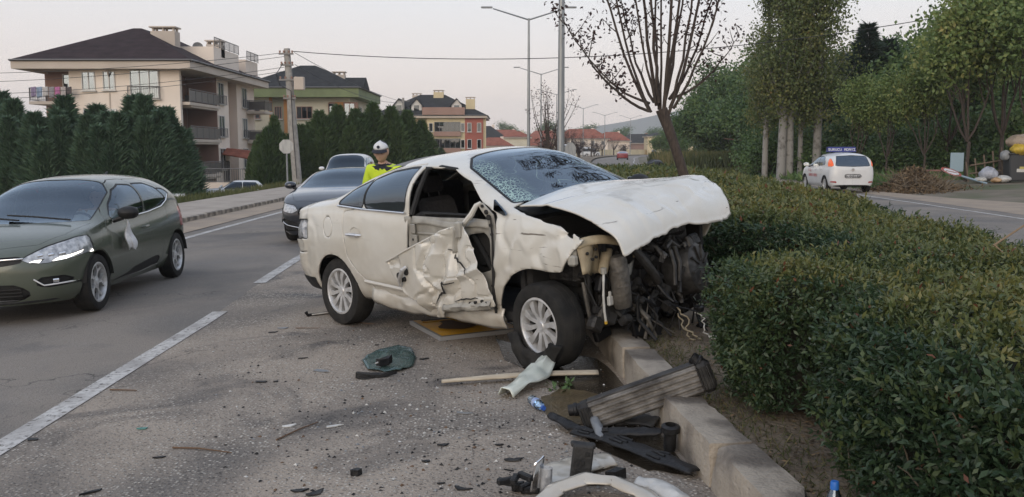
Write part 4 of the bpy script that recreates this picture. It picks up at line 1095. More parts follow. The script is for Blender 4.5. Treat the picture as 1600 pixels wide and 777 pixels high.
# window frame left standing round the opening
strip([(1.235, -.838, 1.06), (1.255, -.76, 1.25), (1.275, -.655, 1.435), (1.45, -.645, 1.447), (1.65, -.65, 1.425), (1.90, -.69, 1.325), (2.10, -.745, 1.19), (2.22, -.80, 1.11)], [.026, .026, .024, .018, .018, .020, .024, .026], M_black, 'door_seal', wreck)
strip([(1.235, -.80, 1.03), (1.32, -.79, 1.07), (1.6, -.79, 1.075), (2.0, -.80, 1.075)], [.03, .022, .014, .012], M_black, 'torn_seal', wreck)
b = MB(); b.box((1.285, -.80, 1.02), (.10, .06, .10), b=.025); b.box((1.33, -.79, 1.06), (.12, .05, .05), b=.02); b.build('seal_bundle', M_black, wreck)
# hinge pillar stripped of its trim
hp = sheet([(2.245, .35), (2.27, .66), (2.305, .95), (2.285, 1.10), (2.16, 1.20), (2.13, 1.16), (2.22, 1.06), (2.235, .8), (2.205, .5), (2.20, .35)], -.872, M_inner, 'hinge_pillar', wreck, bump=.008, res=.02)
for (hx, hz, rr_) in ((2.22, 1.12, .018), (2.245, 1.08, .022), (2.26, 1.02, .014), (2.18, 1.165, .012), (2.265, .95, .012), (2.235, .55, .012)):
    h = MB(); h.lathe([(0, .012), (rr_, .012), (rr_, 0)], 12, Matrix.Translation((hx, -.878, hz)) @ Matrix.Rotation(R(90), 4, 'X')); h.build('pillar_hole', M_under, hp)
strip([(2.285, -.900, 1.08), (2.292, -.905, .90), (2.275, -.905, .70), (2.258, -.900, .50), (2.255, -.89, .34)], [.006, .009, .011, .012, .010], M_under, 'wing_gap', wreck)
b = MB(); b.prism([(2.285, 1.135), (2.40, 1.095), (2.415, 1.105), (2.405, 1.125), (2.30, 1.215)], -.005, .012, Matrix.Translation((0, -.855, 0)) @ Matrix.Rotation(R(90), 4, 'X')); b.build('mirror_sail', M_tint, wreck)
strip([(1.955, -.90, 1.00), (1.99, -.905, 1.035), (2.07, -.90, 1.10), (2.115, -.885, 1.17), (2.15, -.87, 1.19)], [.018, .022, .024, .020, .012], M_wreck, 'bent_door_frame', wreck)
# sill under the doorway
b = MB()
def sill_fn(u, v):
    x = .62+1.70*u; a = v*math.pi*.9
    return (x, -.862-.024*math.sin(a)*(1-.8*sstep(.9, 1, u))+.016*float(vnoise(x*7, v*2, seed=3))+.03*v*v, .365-.135*v+.022*float(vnoise(x*6, v*3+9, seed=4))-.012*math.sin(u*3.1))
b.grid(sill_fn, 46, 7); b.build('sill', M_wreck, wreck, thick=.012)
# ---- torn door skin hanging from the lower hinge
skin_poly = [(.955, .665), (1.30, .795), (1.60, .905), (1.835, .995), (1.87, 1.00), (1.985, 1.03), (2.05, .99), (2.10, .955), (2.14, .83), (2.195, .692), (2.26, .55), (2.33, .412), (2.22, .385), (2.10, .345), (1.90, .355), (1.76, .345), (1.665, .243), (1.45, .225), (1.41, .30), (1.378, .359), (1.25, .401), (1.16, .47), (1.03, .56)]
def skin_y(X, Z):
    # stands off the body, folded along two creases
    u = (X-1.0)*.94+(Z-.66)*-.34; w_ = (X-1.0)*.34+(Z-.66)*.94
    tent = lambda d, w: np.maximum(0, 1-np.abs(d)/w)
    y = -.945-.05*np.sin(np.clip(u, 0, 1.2)*2.4)
    y += .060*tent(u-.62-.25*w_, .13) - .050*tent(w_+.34-.12*np.sin(u*7), .10) + .055*tent(u-.98+.5*w_, .07)
    y += .040*tent(fbm(X*2.4, Z*2.4, seed=71, o=2), .16) + .018*tent(fbm(X*5.5, Z*5.5, seed=73, o=2), .12) + .06*sstep(.35, .23, Z)
    y += -.032*tent(Z-.50-.35*(X-1.62), .05)*sstep(1.45, 1.65, X)
    return y
skin = sheet(skin_poly, 0, M_wreck, 'torn_door_skin', wreck, bump=.004, res=.014, seed=5, fn=skin_y, th=.004)
ys_ = lambda x, z: float(skin_y(np.array([x]), np.array([z]))[0])
strip([(x, ys_(x, z)-.006, z-.006) for x, z in ((.955, .665), (1.30, .795), (1.60, .905), (1.835, .995))], .008, M_wreck, 'skin_lip', skin)
strip([(1.19, ys_(1.19, .50)-.02, .475), (1.235, ys_(1.23, .55)-.05, .55), (1.285, ys_(1.28, .62)-.05, .625), (1.30, ys_(1.3, .64)-.02, .65)], [.012, .02, .02, .012], M_rim, 'door_handle', skin)
b = MB()
for (x, z, rr_) in ((1.165, .555, .032), (1.245, .535, .02), (1.275, .60, .028), (1.20, .525, .02)):
    b.lathe([(0, .016), (rr_*.6, .016), (rr_, .010), (rr_, -.01)], 12, Matrix.Translation((x, ys_(x, z)-.004, z)) @ Matrix.Rotation(R(90), 4, 'X'))
b.build('lock_opening', M_under, skin)
def tear(path, w_=.006, nm='tear'):
    b = MB(); pts = []
    for (x0, z0), (x1, z1) in zip(path[:-1], path[1:]):
        for k in range(5):
            t = k/5; x = x0+(x1-x0)*t; z = z0+(z1-z0)*t
            x += .012*float(vnoise(x*40, z*40, seed=8)); z += .012*float(vnoise(x*40, z*40, seed=9)); pts.append((x, ys_(x, z)-.014, z))
    b.tube(pts, [w_*(.35+.65*math.sin(math.pi*(i+.5)/len(pts))) for i in range(len(pts))], 5); b.build(nm, M_under, skin)
tear([(1.60, .36), (1.66, .43), (1.76, .47), (1.765, .55), (1.88, .565)], .008)
tear([(1.80, .82), (1.93, .77), (2.03, .70), (2.08, .64)], .007)
tear([(1.86, .40), (2.0, .45), (2.18, .47)], .006)
for x, z in ((2.05, .41), (2.12, .425), (2.19, .44), (2.24, .43)):
    h = MB(); h.lathe([(0, .016), (.012, .016), (.012, 0)], 10, Matrix.Translation((x, ys_(x, z)-.002, z)) @ Matrix.Rotation(R(90), 4, 'X')); h.build('bolt_hole', M_under, skin)
b = MB(); b.box((1.985, ys_(1.98, .98)-.02, .985), (.055, .05, .13), b=.012, M=Matrix.Translation((0, 0, 0))); b.grid(lambda u, v: (1.90+.06*u+.03*v, ys_(1.93, .9)-.03-.02*math.sin(u*6), .80+.20*v), 5, 8); b.build('latch_block', M_inner, skin, thick=.008)
# lower mirror: white mass of crumpled reinforcement along the lower edge
b = MB(); b.grid(lambda u, v: (1.72+.56*u, -.955-.03*math.sin(v*3)+.012*float(vnoise(u*9, v*4, seed=2)), .335+.085*u+.07*(v-.5)+.012*float(vnoise(u*12, v*5, seed=6))), 24, 6); b.build('door_foot_plate', M_inner, skin, thick=.006)
# cabin
for sg in (-1, 1): seat(wreck, 1.30, sg*.37, zo=.06)
b = MB(); b.box((.42, 0, .60), (.5, 1.25, .18), b=.05); b.box((.20, 0, .92), (.15, 1.25, .60), b=.05); b.build('rear_seat', M_seat, wreck)
b = MB(); b.box((2.24, 0, .92), (.40, 1.50, .26), b=.07); b.box((1.8, 0, .50), (.7, .22, .34), b=.05); b.build('dashboard', M_dark, wreck)
b = MB(); b.box((1.2, 0, .30), (2.5, 1.56, .06)); b.box((1.1, .80, .70), (2.0, .05, .75), b=.02); b.box((2.42, 0, .70), (.05, 1.5, .72), b=.01); b.build('cabin_floor', M_dark, wreck)
b = MB(); b.grid(lambda u, v: (.35+1.30*u, -.56+1.12*v, 1.455+.06*math.sin(v*math.pi)-.30*max(0, .25-u)**1.2), 10, 8); b.build('headliner', mat('headliner_cloth', (.20, .195, .185), .95), wreck)
b = MB(); Ms = Matrix.Translation((1.95, .37, 1.00)) @ Matrix.Rotation(R(65), 4, 'Y')
b.tube([(.19*math.cos(a), .19*math.sin(a), 0) for a in np.linspace(0, 2*math.pi, 25)], .016, 6, Ms, cap=False); b.box((0, 0, 0), (.1, .34, .04), M=Ms, b=.012); b.build('steering_wheel', M_dark, wreck)
b = MB(); b.box((1.79, 0, 1.40), (.03, .24, .07), b=.012); b.tube([(1.80, 0, 1.43), (1.78, 0, 1.50)], .012, 6); b.build('rear_view_mirror', M_dark, wreck)
b = MB(); b.tube([(2.50, -.55, 1.155), (2.46, -.2, 1.19), (2.42, .12, 1.215)], .011, 6); b.tube([(2.52, .12, 1.17), (2.46, .4, 1.195), (2.40, .62, 1.19)], .011, 6); b.build('wiper', M_black, wreck)
# far-side mirror
mirror_part(wreck, 2.20, .885, 1.155, 1, M_black)
# scuttle under the windscreen
b = MB(); b.grid(lambda u, v: (2.44+.16*v-.10*abs(u-.5)**2*4*.25, -.76+1.52*u, 1.145-.05*v+.03*math.sin(u*math.pi)), 24, 4); b.build('scuttle', M_black, wreck)

# ---- bonnet: torn loose, buckled and riding up
def hood_fn(u, v):
    """u: near side to far side, v: windscreen to nose"""
    xR = 2.47+.94*v; yR = -.765+.045*v-.02*math.sin(v*3.1); zR = 1.15-.035*v-.150*v**2.6+.03*math.sin(v*math.pi)
    xL = 2.45+.80*v; yL = .75+.15*math.sin(v*1.75); zL = 1.165+.05*math.sin(v*2.4)-.215*v**4
    x = xR+(xL-xR)*u; y = yR+(yL-yR)*u; z = zR+(zL-zR)*u
    z += .085*math.sin(math.pi*u)*(1-.9*v)+.030*math.exp(-((v-.66)/.20)**2)*(.5+.5*u)
    x += .022*math.sin(u*9+1)*v*v+.05*math.sin(math.pi*u)*v
    # nose lip turned down and scalloped, one sharp crease near the near-side corner
    z += -.030*sstep(.86, 1, v)*(1+.9*math.sin(u*8.5+.6))
    z -= .05*sstep(.88, 1, v)**2; x -= .02*sstep(.94, 1, v)
    cr = abs(u-.17-.05*v); z += .030*max(0, 1-cr/.09)*sstep(.35, .8, v)
    z += -.045*sstep(.11, 0, u)*sstep(.30, .85, v)
    c2 = abs(v-.80-.10*math.sin(u*4)); z -= .016*max(0, 1-c2/.05)*sstep(.3, .6, u)
    c3 = abs(v-.45-.5*(u-.3)); z += .010*max(0, 1-c3/.06)
    z += .008*float(fbm(u*4, v*4, seed=41, o=3))*(.2+v) + .016*max(0, 1-abs(float(fbm(u*5, v*5, seed=44, o=2)))*5)*sstep(.35, .9, v)*(.4+.6*u) - .012*max(0, 1-abs(float(fbm(u*8+3, v*6, seed=47, o=2)))*5)*sstep(.55, 1, v)
    return (x, y, z)
b = MB(); b.grid(hood_fn, 90, 64); hood = b.build('bonnet', M_wreck, wreck, smooth=22, thick=.012)
# torn flap of the bonnet edge
b = MB(); pth = [hood_fn(.155+.012*math.sin(k), .62+.36*k/9) for k in range(10)]
b.tube([(p[0], p[1]-.004, p[2]+.003) for p in pth], [.002, .006, .004, .007, .005, .008, .006, .007, .005, .003], 5); b.build('bonnet_tear', M_under, hood)
b = MB(); b.grid(lambda u, v: tuple(np.array(hood_fn(.06+.90*u, .12+.80*v))-np.array([0, 0, .035])), 16, 12); b.build('bonnet_liner', M_under, hood)

# ---- engine bay
bay = lambda nm, mb, mt, **k: mb.build(nm, mt, wreck, **k)
b = MB(); b.box((2.78, .08, .62), (.50, 1.05, .52), b=.06); b.box((2.90, .28, .86), (.34, .5, .16), b=.05); b.box((2.75, -.48, .72), (.34, .36, .34), b=.05)
for k in range(7): b.box((3.03, -.30+.11*k, .62), (.03, .03, .44), b=.008)
bay('engine_block', b, M_grime)
b = MB(); b.box((2.55, 0, .62), (.06, 1.6, .85), b=.01); bay('firewall', b, M_under)
b = MB(); b.box((2.74, .78, .66), (.55, .05, .5), b=.01); bay('inner_wing', b, M_under)
b = MB(); b.box((2.66, -.52, .60), (.50, .05, .62), b=.01); bay('inner_wing', b, M_under)
for k in range(16):
    b = MB(); Mx = Matrix.Translation((2.98+random.uniform(-.08, .14), random.uniform(-.80, -.28), random.uniform(.30, .66))) @ Matrix.Rotation(random.uniform(-.7, .7), 4, 'X') @ Matrix.Rotation(random.uniform(-.6, .6), 4, 'Z'); d_ = (random.uniform(.03, .09), random.uniform(.04, .12), random.uniform(.04, .13)); b.box((0, 0, 0), d_, M=Mx, b=min(d_)*.2); bay('engine_part', b, random.choice([M_grime, M_under, M_bracket, M_hose]))
for k in range(9):
    y0 = random.uniform(-.80, -.30); z0 = random.uniform(.62, .82); strip([(3.02+random.uniform(-.05, .12), y0, z0), (3.08, y0+random.uniform(-.06, .06), z0-.15), (3.05+random.uniform(-.06, .1), y0+random.uniform(-.1, .1), z0-.32)], random.choice([.006, .009, .014]), random.choice([M_hose, M_under, M_bracket]), 'engine_hose', wreck, 6)
# crossmember and cream headlamp carrier
b = MB()
b.grid(lambda u, v: (3.07+.09*math.sin(u*3.2)+.03*v, -.84+.62*u, .93-.015*u+.035*math.sin(u*7)*.6-.05*v*v), 18, 5); bay('slam_panel', b, M_cream, thick=.014)
b = MB(); b.grid(lambda u, v: (3.08+.05*math.sin(u*5+v), -.84+.27*u, .90-.20*v-.05*u*v+.012*math.sin(u*8)), 8, 8); lc = bay('lamp_carrier', b, M_cream, thick=.012)
for (yy, zz) in ((-.80, .845), (-.765, .80), (-.70, .86), (-.68, .80), (-.64, .85)):
    h = MB(); h.lathe([(0, .014), (.011, .014), (.011, 0)], 10, Matrix.Translation((3.105+.05*math.sin((yy+.84)/.27*5), yy, zz)) @ Matrix.Rotation(R(90), 4, 'Y')); h.build('carrier_hole', M_under, lc)
b = MB(); b.box((3.03, -.835, .84), (.10, .05, .15), b=.02); b.box((3.06, -.86, .80), (.07, .06, .08), b=.015); bay('wing_bracket', b, M_inner)
strip([(3.16, -.66, .70), (3.10, -.56, .76), (3.02, -.44, .80)], [.035, .040, .042], M_cream, 'chassis_leg', wreck, 12)
b = MB(); b.grid(lambda u, v: (3.17-.05*v, -.30+.09*u+.03*v, .90-.17*v+.01*math.sin(u*9)), 5, 8); bay('radiator_bracket', b, M_cream, thick=.012)
b = MB(); b.grid(lambda u, v: (3.13, -.46+.18*u-.04*v, .74-.10*v-.05*math.sin(u*2.6)), 6, 5); bay('torn_bracket', b, M_inner, thick=.01)
b = MB(); b.lathe([(0, .23), (.055, .23), (.070, .20), (.074, .19), (.074, .14), (.082, .13), (.078, -.12), (.066, -.15), (0, -.15)], 20, Matrix.Translation((3.20, -.52, .56)) @ Matrix.Rotation(R(5), 4, 'X') @ Matrix.Diagonal((.8, 1, 1, 1))); bay('reservoir', b, M_bracket)
b = MB(); b.lathe([(0, .14), (.15, .14), (.19, .12), (.205, .08), (.205, -.10), (.17, -.13), (0, -.13)], 28, Matrix.Translation((3.12, .38, .53)) @ Matrix.Rotation(R(78), 4, 'Y') @ Matrix.Rotation(R(-12), 4, 'X'))
for k in range(9):
    a = 2*math.pi*k/9; b.box((.11*math.cos(a), .11*math.sin(a), .145), (.13, .012, .02), M=Matrix.Translation((3.12, .38, .53)) @ Matrix.Rotation(R(78), 4, 'Y') @ Matrix.Rotation(R(-12), 4, 'X'), rz=a)
bay('transmission_housing', b, M_alu)
strip([(3.12, -.33, .86), (3.19, -.26, .74), (3.22, -.16, .60), (3.20, -.08, .52)], [.030, .036, .034, .030], M_alu, 'coolant_pipe', wreck, 10)
for k, pth in enumerate([[(3.22, .06, .74), (3.26, .05, .62), (3.28, .02, .48)], [(3.22, .11, .76), (3.26, .12, .64), (3.27, .09, .5)], [(3.20, .03, .76), (3.17, .14, .79), (3.20, .20, .74)]]):
    strip(pth, .017, M_alu, 'metal_pipe', wreck)
rr = random.Random(5)
for k in range(26):
    y0 = rr.uniform(-.58, .62); z0 = rr.uniform(.36, .84); p = [(3.08+rr.uniform(-.02, .10), y0, z0)]
    for q in range(4):
        p.append((p[-1][0]+rr.uniform(-.06, .08), p[-1][1]+rr.uniform(-.11, .11), max(.24, p[-1][2]+rr.uniform(-.14, .06))))
    pp = []
    for q in range(len(p)-1):
        for t in (0, .33, .66): pp.append(tuple(p[q][i]+(p[q+1][i]-p[q][i])*t for i in range(3)))
    strip(pp, rr.choice([.008, .010, .013, .02]), rr.choice([M_hose, M_hose, M_under, M_grime, M_alu]), 'engine_hose', wreck, 7)
for k in range(30):
    y0 = rr.uniform(-.50, .70); z0 = rr.uniform(.28, .80)
    b = MB(); Mx = Matrix.Translation((3.06+rr.uniform(-.06, .12), y0, z0)) @ Matrix.Rotation(rr.uniform(-.7, .7), 4, 'X') @ Matrix.Rotation(rr.uniform(-.6, .6), 4, 'Y')
    d_ = (rr.uniform(.03, .10), rr.uniform(.04, .15), rr.uniform(.03, .14))
    b.box((0, 0, 0), d_, M=Mx, b=min(d_)*.2)
    if k % 3 == 0: b.lathe([(0, .05), (.025, .05), (.03, .03), (.03, -.03)], 10, Mx @ Matrix.Translation((d_[0]*.4, 0, 0)))
    bay('engine_part', b, rr.choice([M_grime, M_under, M_hose, M_alu, M_grime]))
# white cable with a yellow cap, small white plug
cb = strip([(3.20, -.70, .70), (3.215, -.725, .64), (3.215, -.735, .54), (3.21, -.728, .43), (3.205, -.712, .35)], .009, M_cable, 'white_cable', wreck)
strip([(3.20, -.70, .73), (3.20, -.70, .69)], .022, M_inner, 'cable_end', cb)
strip([(3.205, -.712, .35), (3.204, -.709, .33)], .011, M_yellow, 'cable_cap', cb)
b = MB(); b.box((3.16, -.60, .47), (.03, .05, .07), b=.008); b.box((3.16, -.60, .52), (.02, .025, .04), b=.006); bay('white_plug', b, M_cable)
# lower crossmember, hub and strut behind the wheel
b = MB(); b.box((3.02, -.05, .30), (.12, 1.10, .09), b=.02); b.box((2.78, -.62, .34), (.16, .34, .10), b=.03); bay('subframe', b, M_under)
strip([(2.66, -.62, .30), (2.66, -.58, .62), (2.65, -.54, .92)], [.05, .055, .05], M_under, 'strut', wreck)
b = MB(); b.lathe([(.44, -.30), (.44, 0)], 30, Matrix.Translation((2.70, -.60, .295)) @ Matrix.Rotation(R(90), 4, 'X'))
b.v = [Vector((p.x, p.y+0.0, max(p.z, .34))) for p in b.v]; bay('wheel_liner', b, M_under)
b = MB(); b.lathe([(.365, -.28), (.365, .0), (.05, .0)], 30, Matrix.Translation((.03, -.60, .305)) @ Matrix.Rotation(R(90), 4, 'X'))
b.v = [Vector((p.x, p.y, max(p.z, .34))) for p in b.v]; bay('wheel_liner', b, M_under)
b = MB(); b.box((1.3, 0, .26), (2.2, 1.45, .08), b=.02); b.box((-.42, 0, .40), (.6, 1.3, .22), b=.03); b.tube([(-.8, .3, .26), (.4, .2, .24), (2.2, .1, .22)], .035, 8); bay('underbody', b, M_under)
# torn parts hanging down to the kerb
rr = random.Random(15)
for k in range(20):
    b = MB(); y0 = rr.uniform(-.55, .60); z0 = rr.uniform(.05, .36)-.05*y0; Mx = Matrix.Translation((2.98+rr.uniform(-.10, .28), y0, z0)) @ Matrix.Rotation(rr.uniform(-.8, .8), 4, 'X') @ Matrix.Rotation(rr.uniform(-.8, .8), 4, 'Y'); d_ = (rr.uniform(.02, .09), rr.uniform(.05, .18), rr.uniform(.02, .10))
    b.box((0, 0, 0), d_, M=Mx, b=min(d_)*.2); bay('engine_part', b, rr.choice([M_under, M_hose, M_hose, M_black]))
for k in range(14):
    y0 = rr.uniform(-.5, .5); strip([(3.10+rr.uniform(-.05, .1), y0, .42), (3.18+rr.uniform(-.05, .1), y0+rr.uniform(-.1, .1), .28), (3.22+rr.uniform(-.1, .12), y0+rr.uniform(-.15, .15), .12-.05*y0)], rr.choice([.006, .009, .014]), rr.choice([M_hose, M_hose, M_bracket, M_under]), 'engine_hose', wreck, 6)
# wires trailing onto the ground
for k, (c_, pth) in enumerate([(M_beigewire, [(3.26, .05, .30), (3.33, .10, .20), (3.36, .02, .10), (3.42, .06, .05), (3.46, .18, .04)]), (M_hose, [(3.22, .0, .34), (3.36, .14, .26), (3.40, .22, .18), (3.38, .25, .06)]), (M_cable, [(3.34, .17, .26), (3.40, .20, .20), (3.42, .16, .12), (3.46, .20, .04)]), (M_beigewire, [(3.24, .1, .24), (3.36, .0, .16), (3.45, .04, .10), (3.42, .12, .03)])]):
    pp = []
    for a, c in zip(pth[:-1], pth[1:]):
        for t in (0, .25, .5, .75): pp.append(tuple(a[i]+(c[i]-a[i])*t+(.012*math.sin(9*t+k+i) if i < 2 else 0) for i in range(3)))
    strip(pp, .006, c_, 'loose_wire', wreck, 6)
b = MB(); b.box((3.36, .20, .27), (.07, .06, .05), b=.012); bay('plug_block', b, M_hose)
b = MB(); b.box((3.47, .22, .05), (.05, .04, .05), b=.01); bay('white_plug', b, M_cable)

# ---- wheels: the near ones on the road, the far front one up on the kerb
def wheel_at(x, y, zc, out, steer=0.0, camber=0.0, **kw):
    Mw = WBASE @ Matrix.Translation((x, y, zc)) @ Matrix.Rotation(steer, 4, 'Z') @ Matrix.Rotation(camber, 4, 'X') @ Matrix.Rotation(R(-90) if out > 0 else R(90), 4, 'X')
    return wheel(wreck, (0, 0, 0), .325, .215, .215, out, 'ten', M_rim, M=WMAT.inverted() @ Mw, **kw)
_rw = (WBASE @ Vector((.03, -.76, 0)))
wheel_at(.03, -.765, .325+.03+road_z(_rw.x, _rw.y)+.0, -1)
_fw = (WBASE @ Vector((2.715, -.76, 0)))
fwh = wheel_at(2.715, -.80, .325+.03+road_z(_fw.x, _fw.y), -1, R(-7), R(4))
wheel_at(.03, .77, .40, 1)
wheel_at(2.66, .74, .325+.03+.17, 1, R(-5))
# the burst tyre has rolled off its rim at the bottom
def flap_fn(u, v):
    a = R(196)+R(150)*u; rr_ = .185+.135*v+.012*float(vnoise(u*8, v*3, seed=13))
    rr_ += .05*(abs(u-.5)*2)**2*(1-v)
    z = .118+.035*math.sin(v*2.6)+.012*float(vnoise(u*11, v*4, seed=14))+.03*math.sin(u*math.pi)*(1-v)
    if u > .80: z += .06*(u-.80)/.2*(1-v)
    return (rr_*math.cos(a), max(-.318, rr_*math.sin(a)), z)
b = MB(); b.grid(flap_fn, 36, 8)
o = b.build('burst_tyre_flap', M_rubber, fwh, thick=.02)
# ------------------------------------------------------------------ buildings
def stucco(name, c, k=.86): return mat(name, c, .9, col2=tuple(q*k for q in c), vs=.35, bump=.15, bs=20, det=7)
M_crm = stucco('cream_stucco', (.80, .68, .57)); M_crm2 = stucco('pale_pink_stucco', (.86, .75, .64))
M_brn = stucco('brown_stucco', (.33, .205, .16)); M_yel = stucco('yellow_stucco', (.66, .55, .34)); M_pale = stucco('pale_yellow_stucco', (.66, .61, .47))
M_brick = stucco('brick_red_stucco', (.38, .12, .085)); M_olive = mat('green_fascia', (.20, .24, .115), .8, col2=(.16, .19, .095), vs=.8)
M_orange = stucco('orange_stucco', (.45, .21, .075)); M_fasc = stucco('cream_fascia', (.58, .50, .42))
def roof_mat(name, c, sc):
    m = mat(name, c, .9, col2=tuple(q*1.5 for q in c), vs=1.3, det=6, spec=.15)
    nt = m.node_tree; b = nt.nodes['Principled BSDF']; tc = [n for n in nt.nodes if n.type == 'TEX_COORD'][0]
    w_ = nt.nodes.new('ShaderNodeTexWave'); w_.bands_direction = 'Z'; w_.inputs['Scale'].default_value = sc; w_.inputs['Distortion'].default_value = .3
    nt.links.new(tc.outputs['Object'], w_.inputs['Vector'])
    bp = nt.nodes.new('ShaderNodeBump'); bp.inputs['Strength'].default_value = .5; bp.inputs['Distance'].default_value = .05
    nt.links.new(w_.outputs[0], bp.inputs['Height']); nt.links.new(bp.outputs[0], b.inputs['Normal']); return m
M_rbrn = roof_mat('brown_shingle', (.030, .020, .021), 2.2); M_rgrey = roof_mat('charcoal_shingle', (.028, .029, .030), 2.2); M_rred = roof_mat('red_roof_tile', (.21, .075, .05), 1.6)
M_fr = mat('white_window_frame', (.62, .60, .56), .5); M_pane = glass_mat('window_pane', (.10, .11, .12), .12)
M_curt = mat('pale_curtain', (.45, .43, .40), .9, col2=(.33, .31, .29), vs=6, aniso=(6, 6, .3)); M_room = mat('dim_room', (.05, .045, .042), .9)
M_rail = mat('grey_railing', (.17, .165, .16), .5, metal=.3); M_railp = mat('smoked_rail_panel', (.09, .085, .08), .35)

def face_M(o, d):
    """frame on a wall: local x along the wall, y out of it, z up; o = origin, d = 'f' (towards -y) or 'r' (towards +x)"""
    return Matrix.Translation(o) @ (Matrix.Rotation(R(180), 4, 'Z') if d == 'f' else Matrix.Rotation(R(-90), 4, 'Z')) if d in 'fr' else Matrix.Translation(o)
def window(par, c, w_, h_, d, mull=1, curtain=True, frame=None, sill=True, depth=.12):
    """window (> frame, pane, curtain, sill); c = centre on the wall face"""
    M = Matrix.Translation(c) @ (Matrix.Identity(4) if d == 'f' else Matrix.Rotation(R(90), 4, 'Z'))   # local -y points out of the wall
    frame = frame or M_fr; t = .07
    b = MB()
    for sx in (-1, 1): b.box((sx*(w_/2-t/2), -.02, 0), (t, .10, h_), M=M)
    for sz in (-1, 1): b.box((0, -.02, sz*(h_/2-t/2)), (w_-2*t, .10, t), M=M)
    for k in range(mull): b.box((-w_/2+w_*(k+1)/(mull+1), -.02, 0), (.06, .08, h_-2*t), M=M)
    wo = b.build('window', frame, par, smooth=0)
    p = MB(); p.box((0, .005, 0), (w_-t, .01, h_-t), M=M); p.build('pane', M_pane, wo, smooth=0)
    r = MB(); r.box((0, .055, 0), (w_-t, .02, h_-t), M=M); r.build('room', M_curt if curtain else M_room, wo, smooth=0)
    if sill: s_ = MB(); s_.box((0, -.08, -h_/2-.05), (w_+.2, .2, .07), M=M); s_.build('sill', M_fr, wo, smooth=0)
    return wo
def railing(par, p0, p1, h_=1.0, panel=True, post=1.2, name='railing'):
    p0 = Vector(p0); p1 = Vector(p1); d = p1-p0; n = max(1, int(d.length/post)); b = MB()
    b.tube([p0+Vector((0, 0, h_)), p1+Vector((0, 0, h_))], .035, 6); b.tube([p0+Vector((0, 0, .08)), p1+Vector((0, 0, .08))], .025, 6)
    for k in range(n+1): q = p0+d*k/n; b.tube([q, q+Vector((0, 0, h_))], .03, 6)
    if not panel:
        m = int(d.length/.16)
        for k in range(m): q = p0+d*(k+.5)/m; b.tube([q+Vector((0, 0, .08)), q+Vector((0, 0, h_))], .014, 4)
    o = b.build(name, M_rail, par)
    if panel:
        nrm = Vector((-d.y, d.x, 0)).normalized()*.01
        c = MB(); c.add([p0+Vector((0, 0, .12))+nrm, p1+Vector((0, 0, .12))+nrm, p1+Vector((0, 0, h_-.08))+nrm, p0+Vector((0, 0, h_-.08))+nrm], [(0, 1, 2, 3)]); c.build('rail_panel', M_railp, o, smooth=0, thick=.02)
    return o
def hip_roof(par, x0, x1, y0, y1, ze, zr, inset_x, inset_y, mt, fascia_m, fh=.5, name='roof', wall=None):
    rx0, rx1, ry0, ry1 = x0+inset_x, x1-inset_x, y0+inset_y, y1-inset_y
    if rx0 > rx1: rx0 = rx1 = (x0+x1)/2
    if ry0 > ry1: ry0 = ry1 = (y0+y1)/2
    b = MB(); b.add([(x0, y0, ze), (x1, y0, ze), (x1, y1, ze), (x0, y1, ze), (rx0, ry0, zr), (rx1, ry0, zr), (rx1, ry1, zr), (rx0, ry1, zr)],
        [(0, 1, 5, 4), (1, 2, 6, 5), (2, 3, 7, 6), (3, 0, 4, 7), (4, 5, 6, 7)])
    ro = b.build(name, mt, par, smooth=0, thick=.12)
    f = MB(); cx, cy = (x0+x1)/2, (y0+y1)/2; w_, l_ = x1-x0-.16, y1-y0-.16
    f.box((cx, cy, ze-fh/2-.06), (w_, l_, fh), taper=1.0); f.build('eaves', fascia_m, ro, smooth=0)
    g = MB()
    g.tube([(x0, y0-.05, ze-.02), (x1, y0-.05, ze-.02)], .07, 6); g.build('gutter', M_rail, ro)
    g = MB(); g.tube([(x1+.05, y0, ze-.02), (x1+.05, y1, ze-.02)], .07, 6); g.build('gutter', M_rail, ro)
    return ro
def chimney(par, c, w_, l_, h_, mt=None):
    b = MB(); b.box((c[0], c[1], c[2]+h_/2), (w_, l_, h_)); o = b.build('chimney', mt or M_fasc, par, smooth=0)
    cp = MB(); cp.box((c[0], c[1], c[2]+h_+.33), (w_+.2, l_+.2, .10))
    for sx in (-1, 0, 1): cp.box((c[0]+sx*w_*.42, c[1]-l_*.3, c[2]+h_+.14), (.12, .3, .28)); cp.box((c[0]+sx*w_*.42, c[1]+l_*.3, c[2]+h_+.14), (.12, .3, .28))
    cp.build('chimney_cap', M_fasc, par, smooth=0); return o

# --- cream apartment block
A = thing('apartment_building', 'cream apartment block with brown hipped roof and corner balconies above the cypresses', 'building')
ax0, ax1, ay0, ay1, ag = -37.5, -25.9, 71.0, 91.0, -1.75
fl = [-.43, 2.46, 5.35]; top = 8.0
b = MB(); b.box(((-34.55+ax1-2.4)/2, (ay0+ay1)/2+.25, (ag+top)/2), (ax1-2.4+34.55, ay1-ay0-.3, top-ag)); b.box((-36.0, 82, (ag+top)/2), (2.9, 18, top-ag)); b.build('wall', M_crm, A, smooth=0)
b = MB(); b.box(((-33.4+ax1-2.4)/2, ay0-.02, (ag+top)/2), (ax1-2.4+33.4, .5, top-ag)); b.box((-27.1, ay0+.02, (ag+top)/2), (2.4, .42, top-ag)); b.box((-34.0, ay0+.12, (ag+top)/2), (1.1, .5, top-ag)); fw = b.build('front_wall', M_crm2, A, smooth=0)
b = MB(); b.box((-27.1, (78.7+82.8)/2, (ag+top)/2), (2.4, 4.1, top-ag)); b.build('side_wall', M_crm2, A, smooth=0)
b = MB(); b.box((-27.6, 84.05, (ag+top)/2), (1.4, 2.5, top-ag)); b.build('stairwell', M_brn, A, smooth=0)
